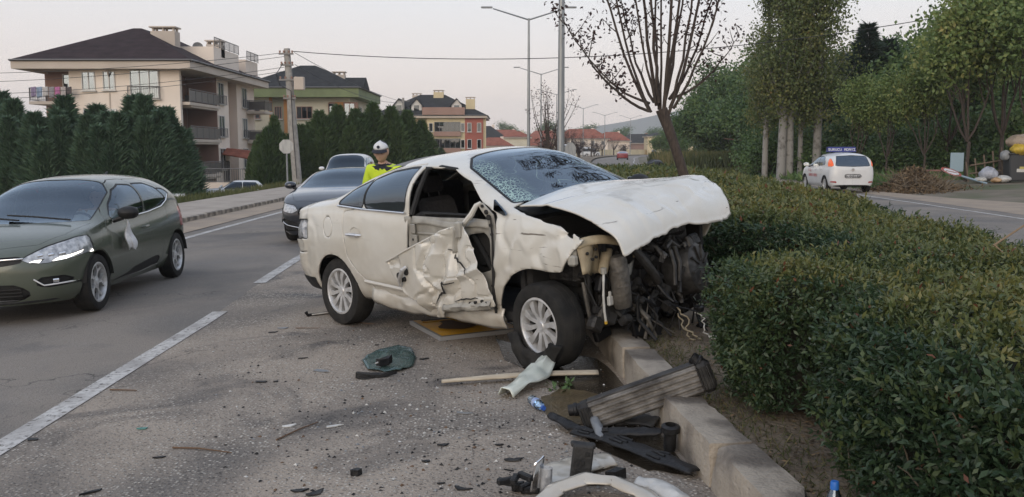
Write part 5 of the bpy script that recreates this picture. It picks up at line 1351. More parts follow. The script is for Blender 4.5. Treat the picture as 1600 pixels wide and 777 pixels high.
b = MB(); b.box((-27.1, 88.2, (ag+top)/2), (2.4, 5.7, top-ag)); b.build('side_wall', M_crm, A, smooth=0)
for k, z in enumerate(fl):
    b = MB(); b.box((-26.85, 74.95, z-.14), (3.1, 7.5, .24)); b.box((-25.75, 75.1, z-.34), (.7, 6.6, .16)); sl = b.build('balcony_slab', M_fasc, A, smooth=0)
    railing(sl, (-25.38, 71.4, z), (-25.38, 78.6, z)); railing(sl, (-28.2, 71.15 if False else 71.35, z), (-25.38, 71.35, z)) if False else None
    b = MB(); b.box((-28.27, 75.0, z+1.42), (.06, 7.3, 2.8)); b.build('balcony_wall', M_brn, A, smooth=0)
    b = MB(); b.box((-26.9, 78.66, z+1.42), (2.6, .06, 2.8)); b.build('balcony_wall', M_brn, A, smooth=0)
    window(A, (-28.2, 73.2, z+1.15), 1.5, 2.2, 'r', 1, sill=False); window(A, (-28.2, 76.6, z+1.3), 1.7, 1.6, 'r', 1)
    b = MB(); b.box((-27.4, 76.8, z+.4), (.5, .5, .8), b=.05); b.build('balcony_chair', M_rail, A)
    for yy in (80.6, 87.6):
        w_ = window(A, (ax1+.02, yy, z+1.2), 1.5, 1.9, 'r', 1, sill=True); railing(w_, (ax1+.28, yy-.85, z+.2), (ax1+.28, yy+.85, z+.2), .8, False, 1.7)
    window(A, (ax1-.98, 84.1, z+1.4), .8, 1.2, 'r', 0)
    # far balcony
    b = MB(); b.box((-25.0, 89.6, z-.14), (1.9, 2.8, .24)); s2 = b.build('balcony_slab', M_fasc, A, smooth=0); railing(s2, (-24.1, 88.3, z), (-24.1, 90.9, z)); railing(s2, (-25.8, 88.3, z), (-24.1, 88.3, z))
    # street front
    window(A, (-32.95, ay0-.29, z+1.55), 1.05, 1.45, 'f', 1); window(A, (-31.35, ay0-.29, z+1.58), .95, 1.45, 'f', 1, curtain=False)
    w3 = window(A, (-28.6, ay0-.29, z+1.30), 2.25, 2.2, 'f', 2); railing(w3, (-29.85, ay0-.50, z+.12), (-27.35, ay0-.50, z+.12), 1.0, False, 2.5)
    # corner loggia on the left with its washing
    b = MB(); b.box((-36.0, ay0+.6, z-.14), (2.9, 2.6, .24)); s3 = b.build('balcony_slab', M_fasc, A, smooth=0)
    b = MB(); b.box((-36.0, ay0+1.9, z+1.42), (2.9, .08, 2.8)); b.build('balcony_wall', M_brn, A, smooth=0)
    window(A, (-35.2, ay0+1.84, z+1.15), 1.6, 2.25, 'f', 1, sill=False); railing(s3, (-37.4, ay0-.66, z), (-34.6, ay0-.66, z), 1.0, False)
    railing(s3, (-37.4, ay0+1.8, z), (-37.4, ay0-.66, z), 1.0, False)
b = MB(); b.box((-37.3, ay0+.9, 8.0-.2), (.3, 2.2, .4)); b.build('loggia_beam', M_fasc, A, smooth=0)
ra = hip_roof(A, -38.5, -24.6, 69.7, 92.2, 8.45, 11.75, 6.6, 7.3, M_rbrn, M_fasc, .62)
b = MB(); b.box((-27.6, 81, 9.2), (4.5, 7.0, 2.2)); dm = b.build('roof_terrace', M_crm2, ra, smooth=0); railing(dm, (-25.3, 77.6, 10.3), (-25.3, 84.4, 10.3), .8, False)
b = MB(); b.box((-27.0, 88.5, 8.9), (3.4, 4.0, 2.4)); d2 = b.build('roof_terrace', M_crm, ra, smooth=0); railing(d2, (-25.2, 86.6, 10.1), (-25.2, 90.4, 10.1), .8, False)
chimney(ra, (-28.9, 76.2, 9.6), 2.0, 1.2, 1.75); chimney(ra, (-26.0, 80.0, 9.6), 1.3, 1.0, 1.1)
b = MB(); b.lathe([(.0, 0), (.2, .02), (.38, .09), (.45, .15)], 18, Matrix.Translation((-27.0, 78.4, 10.3)) @ Matrix.Rotation(R(70), 4, 'X') @ Matrix.Rotation(R(25), 4, 'Y')); b.tube([(-27.0, 78.4, 9.4), (-27.0, 78.4, 10.3)], .04, 6); b.build('satellite_dish', M_rail, ra, thick=.02)
b = MB(); b.tube([(-31.3, 70.5, 8.2), (-31.3, 70.4, 7.6), (-31.35, 70.72, 7.2), (-31.35, 70.72, ag)], .06, 6); b.build('downpipe', M_fasc, A)
# entrance canopy
b = MB(); b.add([(-25.8, 80.2, 1.25), (-22.9, 80.2, .75), (-22.9, 83.0, .75), (-25.8, 83.0, 1.25), (-25.8, 81.6, 1.75), (-23.8, 81.6, 1.55)], [(0, 1, 5, 4), (1, 2, 5), (2, 3, 4, 5)]); b.build('entrance_canopy', M_rred, A, smooth=0, thick=.12)
b = MB()
for yy in (80.4, 82.8): b.tube([(-23.1, yy, ag), (-23.1, yy, .75)], .07, 8)
b.build('canopy_posts', M_fasc, A)
b = MB(); b.box((-25.86, 81.6, -.6), (.1, 1.5, 2.2)); b.build('entrance_door', M_room, A, smooth=0)
# washing on the loggia rail
wash_cols = [('lilac towel', (.30, .24, .36)), ('pale blue shirt', (.30, .38, .50)), ('white vest', (.55, .52, .50)), ('grey cloth', (.33, .31, .32)), ('pink towel', (.52, .18, .36)), ('light shirt', (.50, .44, .42)), ('dark cloth', (.10, .08, .08))]
for k, (nm, c) in enumerate(wash_cols):
    x = -37.2+.46*k; h_ = (.75, .82, .70, .85, 1.05, .7, .55)[k]
    b = MB(); b.grid(lambda u, v: (x+.40*u, ay0-.78-.03*math.sin(u*9+k)-.02*v, 6.42-h_*v-.02*math.sin(u*6)), 8, 6)
    o = b.build('hanging_laundry', mat('laundry_'+nm.replace(' ', '_'), c, .9, col2=tuple(q*.75 for q in c), vs=7), None, thick=.02)
    tag(o, nm+' hanging on the balcony rail of the cream block', 'laundry', 'washing on the top balcony')
# --- green-fascia block
Bb = thing('apartment_building', 'pale yellow apartment block with wide green fascia and charcoal roof', 'building')
bx0, bx1, by0, by1, bg, bt = -29.6, -17.9, 100.0, 114.0, -1.9, 7.3
b = MB(); b.box(((bx0+bx1)/2, (by0+by1)/2, (bg+bt)/2), (bx1-bx0, by1-by0, bt-bg)); b.build('wall', M_pale, Bb, smooth=0)
for xx, m_ in ((-26.6, M_orange), (-25.0, M_orange)): 
    b = MB(); b.box((xx, by0-.03, (bg+bt)/2), (.35, .1, bt-bg)); b.build('pilaster', m_, Bb, smooth=0)
b = MB(); b.box((-25.8, by0-.02, (bg+bt)/2), (1.25, .06, bt-bg)); b.build('stair_strip', mat('grey_green_render', (.27, .27, .20), .9), Bb, smooth=0)
for z in (5.1, 2.25, -.5):
    for xx, w_ in ((-28.6, 1.6), (-22.9, 1.75), (-25.8, .8)):
        window(Bb, (xx, by0-.08, z+.55), w_, 1.35, 'f', 2, curtain=(xx > -25), frame=M_brn)
    b = MB(); b.box((-18.6, by0-.5, z-.55), (3.3, 1.5, .9)); b.build('balcony', M_olive, Bb, smooth=0)
    b = MB(); b.box((-18.6, by0-.10, z+.75), (3.2, .14, 1.9)); b.build('balcony_back', M_brn, Bb, smooth=0)
    b = MB(); b.box((-19.0, by0-.20, z+.75), (.9, .14, 1.9)); b.build('orange_panel', M_orange, Bb, smooth=0)
    window(Bb, (-17.9, by0-.22, z+.8), 1.2, 1.6, 'f', 1, curtain=False, frame=M_brn); window(Bb, (-19.9, by0-.22, z+.8), .7, 1.6, 'f', 0, curtain=False, frame=M_brn)
    for yy in (102.5, 106.5): window(Bb, (bx1+.08, yy, z+.7), 1.3, 1.5, 'r', 1, frame=M_fr)
    b = MB(); b.box((bx1+.05, 104.5, z+.5), (.12, .9, 2.7)); b.build('orange_panel', M_orange, Bb, smooth=0)
rb = hip_roof(Bb, -30.3, -16.6, 98.6, 115, 8.35, 11.2, 6.0, 6.0, M_rgrey, M_olive, 1.0)
chimney(rb, (-20.5, 108, 8.8), 1.4, 1.0, 1.6)
b = MB(); b.add([(-18.6, 99.5, 8.4), (-16.3, 99.5, 8.4), (-16.3, 104, 8.4), (-18.6, 104, 8.4), (-18.6, 101.7, 9.6), (-16.3, 101.7, 9.6)], [(0, 1, 5, 4), (2, 3, 4, 5), (1, 2, 5), (3, 0, 4)]); b.build('side_gable', M_rgrey, rb, smooth=0, thick=.1)
# --- yellow and red block
Cc = thing('apartment_building', 'yellow and brick red apartment block with dormers under a charcoal roof', 'building')
cg, ct = -1.5, 7.4
b = MB(); b.box((-16.5, 168, (cg+ct)/2), (15, 14, ct-cg)); b.build('wall', M_yel, Cc, smooth=0)
b = MB(); b.box((-11.6, 160.5, (cg+ct)/2), (6.8, 2.0, ct-cg)); b.build('bay', M_yel, Cc, smooth=0)
b = MB(); b.box((-6.7, 167, (cg+ct)/2), (3.2, 15.2, ct-cg)); b.build('red_wing', M_brick, Cc, smooth=0)
b = MB(); b.box((-5.0, 161, (cg+ct)/2), (.7, 2.4, ct-cg)); b.build('quoin', M_yel, Cc, smooth=0)
for z in (4.9, 2.0, -.7):
    window(Cc, (-11.4, 159.4, z+.7), 4.6, 1.7, 'f', 4, curtain=False, frame=M_rail); b = MB(); b.box((-11.4, 159.2, z-.55), (4.8, .6, .8)); b.build('balcony_front', M_brn, Cc, smooth=0)
    for xx in (-7.5, -5.8): window(Cc, (xx, 159.32, z+.6), .75, 1.6, 'f', 0)
    for xx in (-21.5, -18.5, -16): window(Cc, (xx, 160.9, z+.6), 1.2, 1.4, 'f', 1, curtain=False)
    window(Cc, (-14.3, 159.42, z+.6), .7, 1.5, 'f', 0); window(Cc, (-8.7, 159.42, z+.6), .7, 1.5, 'f', 0)
rc_ = hip_roof(Cc, -24.8, -4.3, 158.6, 176, 7.6, 11.6, 8.0, 8.0, M_rgrey, M_fasc, .4)
for xx in (-20.0, -16.9, -9.8):
    b = MB(); b.add([(xx-.9, 160.4, 8.0), (xx+.9, 160.4, 8.0), (xx+.9, 160.4, 9.4), (xx, 160.4, 10.4), (xx-.9, 160.4, 9.4), (xx-.9, 164, 8.0), (xx+.9, 164, 8.0), (xx+.9, 164, 9.4), (xx, 164, 10.4), (xx-.9, 164, 9.4)], [(0, 1, 2, 3, 4), (0, 4, 9, 5), (1, 6, 7, 2)]); d_ = b.build('dormer', M_fr, rc_, smooth=0)
    b = MB(); b.add([(xx-1.3, 160.0, 9.15), (xx, 160.0, 10.65), (xx+1.3, 160.0, 9.15), (xx-1.3, 165, 9.15), (xx, 165, 10.65), (xx+1.3, 165, 9.15)], [(0, 1, 4, 3), (1, 2, 5, 4)]); b.build('dormer_roof', M_rgrey, d_, smooth=0, thick=.1)
    b = MB(); b.box((xx, 160.36, 8.9), (.9, .06, 1.0)); b.build('dormer_window', M_pane, d_, smooth=0)
b = MB(); b.box((-12.0, 159.6, 8.3), (7.4, 2.6, 1.3)); b.build('terrace_parapet', M_brn, rc_, smooth=0)
chimney(rc_, (-13.4, 166, 10.2), 1.8, 1.4, 1.8, M_yel); chimney(rc_, (-7.4, 161.5, 8.3), 1.6, 1.2, 2.2, M_yel); chimney(rc_, (-17.5, 167, 10.6), 1.6, 1, .9)

# --- low far houses
def far_house(x, y, w_, l_, h_, rh, wm, rm, label, rz=0.0, gable=False, nwin=3, name='house'):
    t = thing(name, label, 'house', (x, y, -.6), rz, 'far houses down the road')
    b = MB(); b.box((0, 0, h_/2), (w_, l_, h_)); b.build('wall', wm, t, smooth=0)
    if gable:
        b = MB(); o_ = .5; b.add([(-w_/2-o_, -l_/2-o_, h_), (w_/2+o_, -l_/2-o_, h_), (w_/2+o_, l_/2+o_, h_), (-w_/2-o_, l_/2+o_, h_), (-w_/2-o_, 0, h_+rh), (w_/2+o_, 0, h_+rh)], [(0, 1, 5, 4), (2, 3, 4, 5), (1, 2, 5), (3, 0, 4)]); ro = b.build('roof', rm, t, smooth=0, thick=.15)
    else: ro = hip_roof(t, -w_/2-.6, w_/2+.6, -l_/2-.6, l_/2+.6, h_+.1, h_+rh, min(w_, l_)*.45, min(w_, l_)*.45, rm, M_fasc, .3)
    b = MB(); b.box((w_*.22, 0, h_+rh*.75), (.8, .8, rh*.7)); b.build('chimney', wm, ro, smooth=0)
    for fl_ in range(max(1, int(h_/2.8))):
        for k in range(nwin):
            b = MB(); b.box((-w_/2+w_*(k+.5)/nwin, -l_/2-.02, 1.5+2.8*fl_), (w_/nwin*.38, .1, 1.3)); q = b.build('window', M_fr, t, smooth=0)
            b = MB(); b.box((-w_/2+w_*(k+.5)/nwin, -l_/2-.06, 1.5+2.8*fl_), (w_/nwin*.30, .06, 1.1)); b.build('pane', M_pane, q, smooth=0)
far_house(-8.2, 255, 13, 11, 5.2, 3.6, M_crm, M_rgrey, 'long house with grey hipped roof beside the yellow and red block', nwin=4)
far_house(-4.5, 225, 9, 8, 3.0, 2.2, M_crm2, M_rred, 'low red roofed house next to the red wing')
far_house(1.2, 240, 7, 7, 5.4, 1.6, M_pale, M_rred, 'two storey pale house with red roof behind the bare tree', nwin=2)
far_house(7.0, 262, 10, 8, 3.2, 2.6, M_brn, M_rred, 'dark red roofed house between the lamp posts')
far_house(22.5, 292, 16, 10, 5.6, 3.2, M_crm2, M_rred, 'wide cream house with broad red roof right of the thick lamp post', nwin=5)
far_house(33, 300, 11, 9, 5.0, 3.0, M_crm, M_rred, 'red roofed house right of the wide cream house')
far_house(44, 315, 13, 9, 4.4, 3.2, M_brn, M_rgrey, 'house with dark grey roof further right down the road')
far_house(47, 290, 8, 8, 6.4, 1.2, M_yel, M_rgrey, 'flat topped yellow house above the far wall', nwin=2)
far_house(57, 318, 12, 9, 5.0, 2.4, M_yel, M_rgrey, 'yellow house with low grey roof near the leaning tree')
far_house(-3, 330, 16, 10, 6.0, 3.4, M_crm2, M_rred, 'faraway red roofed row behind the bare tree', nwin=5)
far_house(12, 345, 14, 10, 6.0, 3.4, M_pale, M_rred, 'faraway pale house behind the red roofs', nwin=4)
far_house(-43.5, 62, 9, 9, 5.6, 2.4, M_brn, M_rbrn, 'brown roofed house at the left edge behind the cypresses', nwin=2)
# boundary wall down the road
wl_ = thing('boundary_wall', 'long low yellow boundary wall beside the far road', 'wall')
ptsw = [(-1.5, 150), (2.8, 172), (7.5, 195), (13.6, 220), (21, 245), (31, 268), (44, 290)]
for (xa, ya), (xb, yb) in zip(ptsw[:-1], ptsw[1:]):
    ln = math.hypot(xb-xa, yb-ya); b = MB(); b.box(((xa+xb)/2, (ya+yb)/2, .65), (ln-.5, .25, 1.9), rz=math.atan2(yb-ya, xb-xa)); b.build('wall_panel', M_yel, wl_, smooth=0)
    b = MB(); b.box((xa, ya, .8), (.45, .45, 2.2)); b.build('wall_pillar', M_fasc, wl_, smooth=0)
# balustrade and low wall in front of the cream block
fe = thing('garden_fence', 'dark metal garden fence on a low wall below the cream block', 'fence')
b = MB(); b.box((-22.6, 66.0, -1.25), (9.5, .25, .9)); b.build('low_wall', M_crm, fe, smooth=0)
railing(fe, (-27.3, 66.0, -.8), (-17.9, 66.0, -.8), 1.0, False, 2.4)

# ------------------------------------------------------------------ poles and wires
M_conc = mat('pole_concrete', (.37, .35, .32), .9, col2=(.27, .255, .235), vs=4, bump=.3, bs=30)
M_galv = mat('galvanised_steel', (.33, .345, .35), .45, metal=.6, col2=(.25, .26, .265), vs=3, aniso=(3, 3, .5))
M_wire = mat('black_wire', (.02, .02, .022), .6)
def lamp_post(x, y, h_, label, r0=.11, arm=2.6, z=.15, rz=0.0):
    t = thing('street_lamp', label, 'street lamp', (x, y, z), rz, 'street lamps along the median')
    b = MB(); b.tube([(0, 0, 0), (0, 0, h_*.5), (0, 0, h_)], [r0, r0*.8, r0*.55], 10); b.lathe([(r0*2, 0), (r0*2, .03), (r0*1.2, .05)], 12); b.build('pole', M_galv, t)
    for sg in (-1, 1):
        b = MB(); b.tube([(0, 0, h_-.1), (sg*arm*.9, 0, h_+.62)], [r0*.45, r0*.35], 8); a = b.build('arm', M_galv, t)
        b = MB(); b.box((sg*(arm+.15), 0, h_+.70), (.75, .24, .11), b=.03); a2 = b.build('lamp_head', M_galv, a)
lamp_post(1.30, 24, 10.2, 'thick grey street lamp pole rising out of the top of the picture', .105)
lamp_post(1.10, 60, 10.0, 'tall twin arm street lamp left of the thick pole', .12, 2.6)
lamp_post(3.30, 103, 10.0, 'twin arm street lamp just left of the thick pole, third along', .11)
lamp_post(6.95, 141, 10.0, 'twin arm street lamp mostly hidden behind the thick pole', .11)
lamp_post(14.8, 188, 10.0, 'twin arm street lamp first to the right of the thick pole', .12)
lamp_post(23.2, 226, 10.0, 'twin arm street lamp second to the right of the thick pole', .12)
lamp_post(32.5, 248, 10.0, 'twin arm street lamp third to the right of the thick pole', .12)
ep = thing('utility_pole', 'concrete utility pole with crossarms and wires beside the cypresses', 'utility pole', (-11.9, 50.0, -1.2), 0)
b = MB(); b.tube([(0, 0, 0), (-.22, 0, 4), (-.44, 0, 8.3)], [.27, .235, .17], 14); b.build('pole', M_conc, ep)
for z, w_ in ((8.0, .8), (7.4, .7), (6.6, 1.0), (5.6, .7)):
    b = MB(); b.box((-.055*z, -.2, z), (w_, .09, .09)); ca = b.build('crossarm', M_rail, ep)
    for sx in (-.42, -.15, .2, .42):
        b = MB(); b.lathe([(0, .14), (.04, .14), (.06, .08), (.035, .05), (.05, .0)], 8, Matrix.Translation((-.055*z+sx*w_, -.2, z+.04))); b.build('insulator', M_brn, ca)
b = MB(); b.box((.25, -.2, 6.4), (.55, .35, .7), b=.03); b.build('junction_box', M_fasc, ep)
b = MB(); b.tube([(-.6, -.25, 7.5), (-1.0, -.25, 6.9), (-.8, -.25, 6.3), (-.2, -.28, 6.0), (-.15, -.30, 4), (0, -.32, 1.2)], .022, 5); b.build('down_cable', M_wire, ep)
ep2 = thing('utility_pole', 'thin distant utility pole in front of the second cypress hedge', 'utility pole', (-10.7, 90, -.9))
b = MB(); b.tube([(0, 0, 0), (-.1, 0, 7.6)], [.16, .11], 10); b.build('pole', M_conc, ep2)
b = MB(); b.box((-.1, 0, 7.3), (1.3, .09, .09)); b.build('crossarm', M_rail, ep2)
def wire(label, a, c, sag, r_=.022, n=24, grp='overhead wires'):
    a = Vector(a); c = Vector(c)
    b = MB(); b.tube([a+(c-a)*t-Vector((0, 0, 4*sag*t*(1-t))) for t in np.linspace(0, 1, n)], r_, 5)
    tag(b.build('overhead_wire', M_wire), label, 'wire', grp)
px_ = lambda x, y, Y: ((x-800)/1400*Y, Y, 1.6+(234-y)/1400*Y)
wire('long black wire running from the pole across the sky to the trees', px_(462, 84, 50), px_(1480, 28, 46), 1.15, .021)
wire('upper of the wires leading left from the utility pole', px_(452, 86, 50), px_(-60, 118, 52), .25, .014)
wire('second wire leading left from the utility pole', px_(450, 92, 50), px_(-60, 132, 52), .25, .014)
wire('third wire leading left from the utility pole across the cream block', px_(450, 108, 50), px_(-60, 150, 52), .3, .014)
wire('lowest wire leading left from the utility pole', px_(450, 114, 50), px_(-60, 158, 52), .3, .014)
wire('wire from the utility pole down to the thin pole, upper', px_(466, 86, 50), px_(629, 160, 90), .3, .016)
wire('wire from the utility pole down to the thin pole, lower', px_(466, 104, 50), px_(632, 162, 90), .6, .016)
# back of a road sign
sn = thing('road_sign', 'grey back of an octagonal road sign by the utility pole', 'sign', (-11.2, 44.8, -1.1))
b = MB(); b.tube([(0, 0, 0), (0, 0, 3.1)], .045, 8); b.build('post', M_galv, sn)
b = MB(); b.prism([(.37*math.cos(R(22.5+45*k)), .37*math.sin(R(22.5+45*k))) for k in range(8)], -.01, .01, Matrix.Translation((0, -.06, 2.85)) @ Matrix.Rotation(R(90), 4, 'X')); b.build('plate', M_galv, sn)
sn2 = thing('road_sign', 'grey back of a small sign beyond the windscreen by the far road', 'sign', (5.3, 82, .1))
b = MB(); b.tube([(0, 0, 0), (0, 0, 1.3)], .05, 8); b.build('post', M_galv, sn2)
b = MB(); b.prism([(.55*math.cos(R(22.5+45*k)), .75*math.sin(R(22.5+45*k))) for k in range(8)], -.015, .015, Matrix.Translation((0, -.07, 1.45)) @ Matrix.Rotation(R(90), 4, 'X')); b.build('plate', M_galv, sn2)
# ------------------------------------------------------------------ plants
M_bark = mat('grey_brown_bark', (.085, .065, .052), .95, col2=(.045, .035, .03), vs=12, bump=.8, bs=25, aniso=(4, 4, .6))
M_pbark = mat('pale_poplar_bark', (.27, .26, .24), .9, col2=(.12, .11, .10), vs=3, bump=.5, bs=20, lo=.52, hi=.68)
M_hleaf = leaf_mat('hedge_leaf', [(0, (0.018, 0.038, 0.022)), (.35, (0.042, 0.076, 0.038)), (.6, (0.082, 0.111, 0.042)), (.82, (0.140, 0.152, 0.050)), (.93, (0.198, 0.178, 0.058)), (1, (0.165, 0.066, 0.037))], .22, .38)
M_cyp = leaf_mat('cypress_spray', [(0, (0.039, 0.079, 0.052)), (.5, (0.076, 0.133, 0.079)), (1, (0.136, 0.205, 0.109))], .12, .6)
M_cyp2 = leaf_mat('yew_spray', [(0, (.028, .056, .022)), (.5, (.060, .105, .036)), (1, (.105, .150, .052))], .15, .6)
M_pop = leaf_mat('poplar_leaf', [(0, (0.061, 0.096, 0.035)), (.5, (0.131, 0.166, 0.059)), (.85, (0.227, 0.227, 0.078)), (1, (0.278, 0.174, 0.070))], .35, .5)
M_brd = leaf_mat('broad_leaf', [(0, (0.037, 0.079, 0.033)), (.5, (0.095, 0.162, 0.057)), (1, (0.189, 0.256, 0.086))], .28, .5)
M_brd2 = leaf_mat('light_leaf', [(0, (0.079, 0.125, 0.040)), (.5, (0.170, 0.240, 0.077)), (.85, (0.319, 0.343, 0.115)), (1, (0.434, 0.319, 0.115))], .35, .5)
M_pine = leaf_mat('pine_needles', [(0, (0.013, 0.029, 0.021)), (.5, (0.026, 0.052, 0.034)), (1, (0.047, 0.078, 0.047))], .1, .6)
M_purple = leaf_mat('purple_leaf', [(0, (.020, .010, .010)), (.5, (.045, .020, .018)), (1, (.085, .035, .026))], .25, .5)
M_weed = leaf_mat('dry_weeds', [(0, (.05, .065, .025)), (.5, (.11, .12, .045)), (.8, (.20, .17, .07)), (1, (.24, .19, .09))], .3, .7)
M_grass = leaf_mat('verge_grass', [(0, (.05, .065, .022)), (.6, (.10, .11, .04)), (1, (.22, .18, .09))], .3, .7)
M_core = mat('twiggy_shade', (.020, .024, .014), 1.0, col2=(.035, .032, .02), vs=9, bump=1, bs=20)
def rv(n): return unit(RNG.normal(size=(n, 3)))

# ---- clipped hedge on the median
HL = [(-1.0, 1.55), (2.2, 1.42), (3.2, 1.30), (3.75, 1.30), (4.0, 1.62), (4.35, 1.66), (4.6, 1.22), (5.2, 1.18), (5.5, 1.36), (5.8, 2.05), (6.3, 2.32), (7.2, 2.42), (7.9, 2.15), (8.6, 1.50), (10, 1.15), (20, 1.10), (32, 1.2)]
hl = lambda y: pch(HL, y)
hr = lambda y: xm(y)-.38
def hedge_h(x, y):
    base = .93+.085*fbm(x*1.3, y*1.3, seed=61, o=2)+.045*fbm(x*4.5, y*4.5, seed=62, o=2)
    base = base+.03*np.exp(-((y-3.2)/1.2)**2)-.10*np.exp(-((y-4.18)/.22)**2)*sstep(2.3, 1.5, x)
    e = np.minimum(x-hl(y), hr(y)-x); base = base-.13*sstep(.28, 0, e)
    return base - .10*sstep(16, 30, y)
hP, hD, hN, hL, hW, hR = [], [], [], [], [], []
def hedge_patch(y0, y1, dens_, sc):
    ym = (y0+y1)/2; xa, xb = float(hl(np.array(ym))), float(hr(np.array(ym)))
    n = int((xb-xa)*(y1-y0)*dens_)
    # sprigs of leaves: clumped
    ns = max(1, n//7)
    sx = RNG.random(ns); sy = y0+(y1-y0)*RNG.random(ns); xl, xr2 = hl(sy), hr(sy); sx = xl+(xr2-xl)*sx
    z = hedge_h(sx, sy)-np.abs(RNG.normal(0, .035*sc**.5, ns)); nr = np.stack([np.zeros(ns), np.zeros(ns), np.ones(ns)], 1)
    P = np.stack([sx, sy, z], 1)
    # both long sides
    nside = int((y1-y0)*.78*dens_*1.15/7)
    for side in (0, 1):
        m = nside if side == 0 else nside//4
        ya = np.linspace(y0, y1, 60); xa_ = hl(ya) if side == 0 else hr(ya); sl_ = np.concatenate([[0], np.cumsum(np.hypot(np.diff(xa_), np.diff(ya)))])
        m = int(m*sl_[-1]/(y1-y0)); yy = np.interp(RNG.random(m)*sl_[-1], sl_, ya); zz = .20+.74*RNG.random(m)**.8
        xx = (hl(yy) if side == 0 else hr(yy)); dx_ = ((hl(yy+.03)-hl(yy-.03)) if side == 0 else (hr(yy+.03)-hr(yy-.03)))/.06
        inn = np.abs(RNG.normal(0, .05, m))+.08*sstep(.55, .2, zz)+.06*sstep(.8, .98, zz)+.07*(1+fbm(yy*2.4, zz*2.4, xx, seed=66+side, o=2))-.03
        nx_ = np.stack([np.full(m, -1.0), dx_, np.full(m, .12)], 1)*np.array([1, 1, 1.0]) if side == 0 else np.stack([np.full(m, 1.0), -dx_, np.full(m, .12)], 1)
        nx_ = unit(nx_); q_ = np.stack([xx, yy, zz], 1)-nx_*np.array([1, 1, 0])*inn[:, None]
        P = np.concatenate([P, q_]); nr = np.concatenate([nr, nx_])
    sd = unit(nr+.55*rv(len(P))+np.array([0, 0, .25]))
    # each sprig: 7 leaves along 6 cm
    k = np.tile(np.arange(7), len(P)); Pq = np.repeat(P, 7, 0); sdq = np.repeat(sd, 7, 0); nq = np.repeat(nr, 7, 0)
    m = len(Pq)
    base = Pq+sdq*((k-2)*.011*sc)[:, None]+RNG.normal(0, .004*sc, (m, 3))
    ld = unit(sdq*.55+rv(m)*.9)
    hP.append(base); hD.append(ld); hN.append(unit(nq*.7+rv(m)*.7)); hL.append(.032*sc*RNG.uniform(.5, 1.5, m)); hW.append(.0135*sc*RNG.uniform(.75, 1.25, m))
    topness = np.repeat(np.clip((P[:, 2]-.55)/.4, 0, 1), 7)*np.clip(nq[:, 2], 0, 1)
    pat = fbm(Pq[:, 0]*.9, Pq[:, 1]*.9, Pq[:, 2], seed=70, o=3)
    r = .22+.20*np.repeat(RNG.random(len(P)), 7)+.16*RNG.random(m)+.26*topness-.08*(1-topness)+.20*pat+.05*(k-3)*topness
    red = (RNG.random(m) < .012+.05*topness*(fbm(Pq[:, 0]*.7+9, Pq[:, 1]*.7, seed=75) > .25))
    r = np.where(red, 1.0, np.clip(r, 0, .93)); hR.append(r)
edges = [.6, 1.6, 2.4, 3.0, 3.5, 4.0, 4.5, 5.0, 5.6, 6.3, 7, 8, 9, 10.5, 12, 14, 17, 20, 23, 26, 29, 31.5]
for a, c in zip(edges[:-1], edges[1:]):
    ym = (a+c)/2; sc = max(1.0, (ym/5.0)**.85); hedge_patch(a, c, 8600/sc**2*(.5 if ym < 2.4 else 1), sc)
# longer shoots that stand proud of the clipped surface
ns = 1500; sy = RNG.uniform(2.2, 10, ns); fr_ = RNG.random(ns) < .45; xl_, xr_2 = hl(sy), hr(sy)
sx = np.where(fr_, xl_+.03, xl_+.1+(xr_2-xl_-.2)*RNG.random(ns)); sz = np.where(fr_, RNG.uniform(.35, .9, ns), hedge_h(sx, sy)-.03)
sd_ = unit(np.where(fr_[:, None], np.array([-.8, -.2, .6]), np.array([0, -.1, 1.0]))+.45*rv(ns)); ln_ = RNG.uniform(.06, .17, ns); K = 12
k_ = np.tile(np.arange(K), ns); Pq = np.repeat(np.stack([sx, sy, sz], 1), K, 0)+np.repeat(sd_, K, 0)*(k_/K*np.repeat(ln_, K))[:, None]; m = len(Pq)
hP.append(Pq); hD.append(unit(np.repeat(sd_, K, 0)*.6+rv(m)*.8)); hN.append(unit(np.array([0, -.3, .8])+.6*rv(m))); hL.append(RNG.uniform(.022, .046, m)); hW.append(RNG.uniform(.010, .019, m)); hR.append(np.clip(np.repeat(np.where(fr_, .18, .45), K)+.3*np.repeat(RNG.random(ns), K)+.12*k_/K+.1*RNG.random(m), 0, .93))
hedge = thing('hedge', 'clipped dark green hedge filling the raised median', 'hedge')
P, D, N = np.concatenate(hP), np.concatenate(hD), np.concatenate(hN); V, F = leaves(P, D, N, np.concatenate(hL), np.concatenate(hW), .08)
tag(np_mesh('foliage', V, F, hedge, [M_hleaf], rnd=np.concatenate(hR)), kind='stuff')
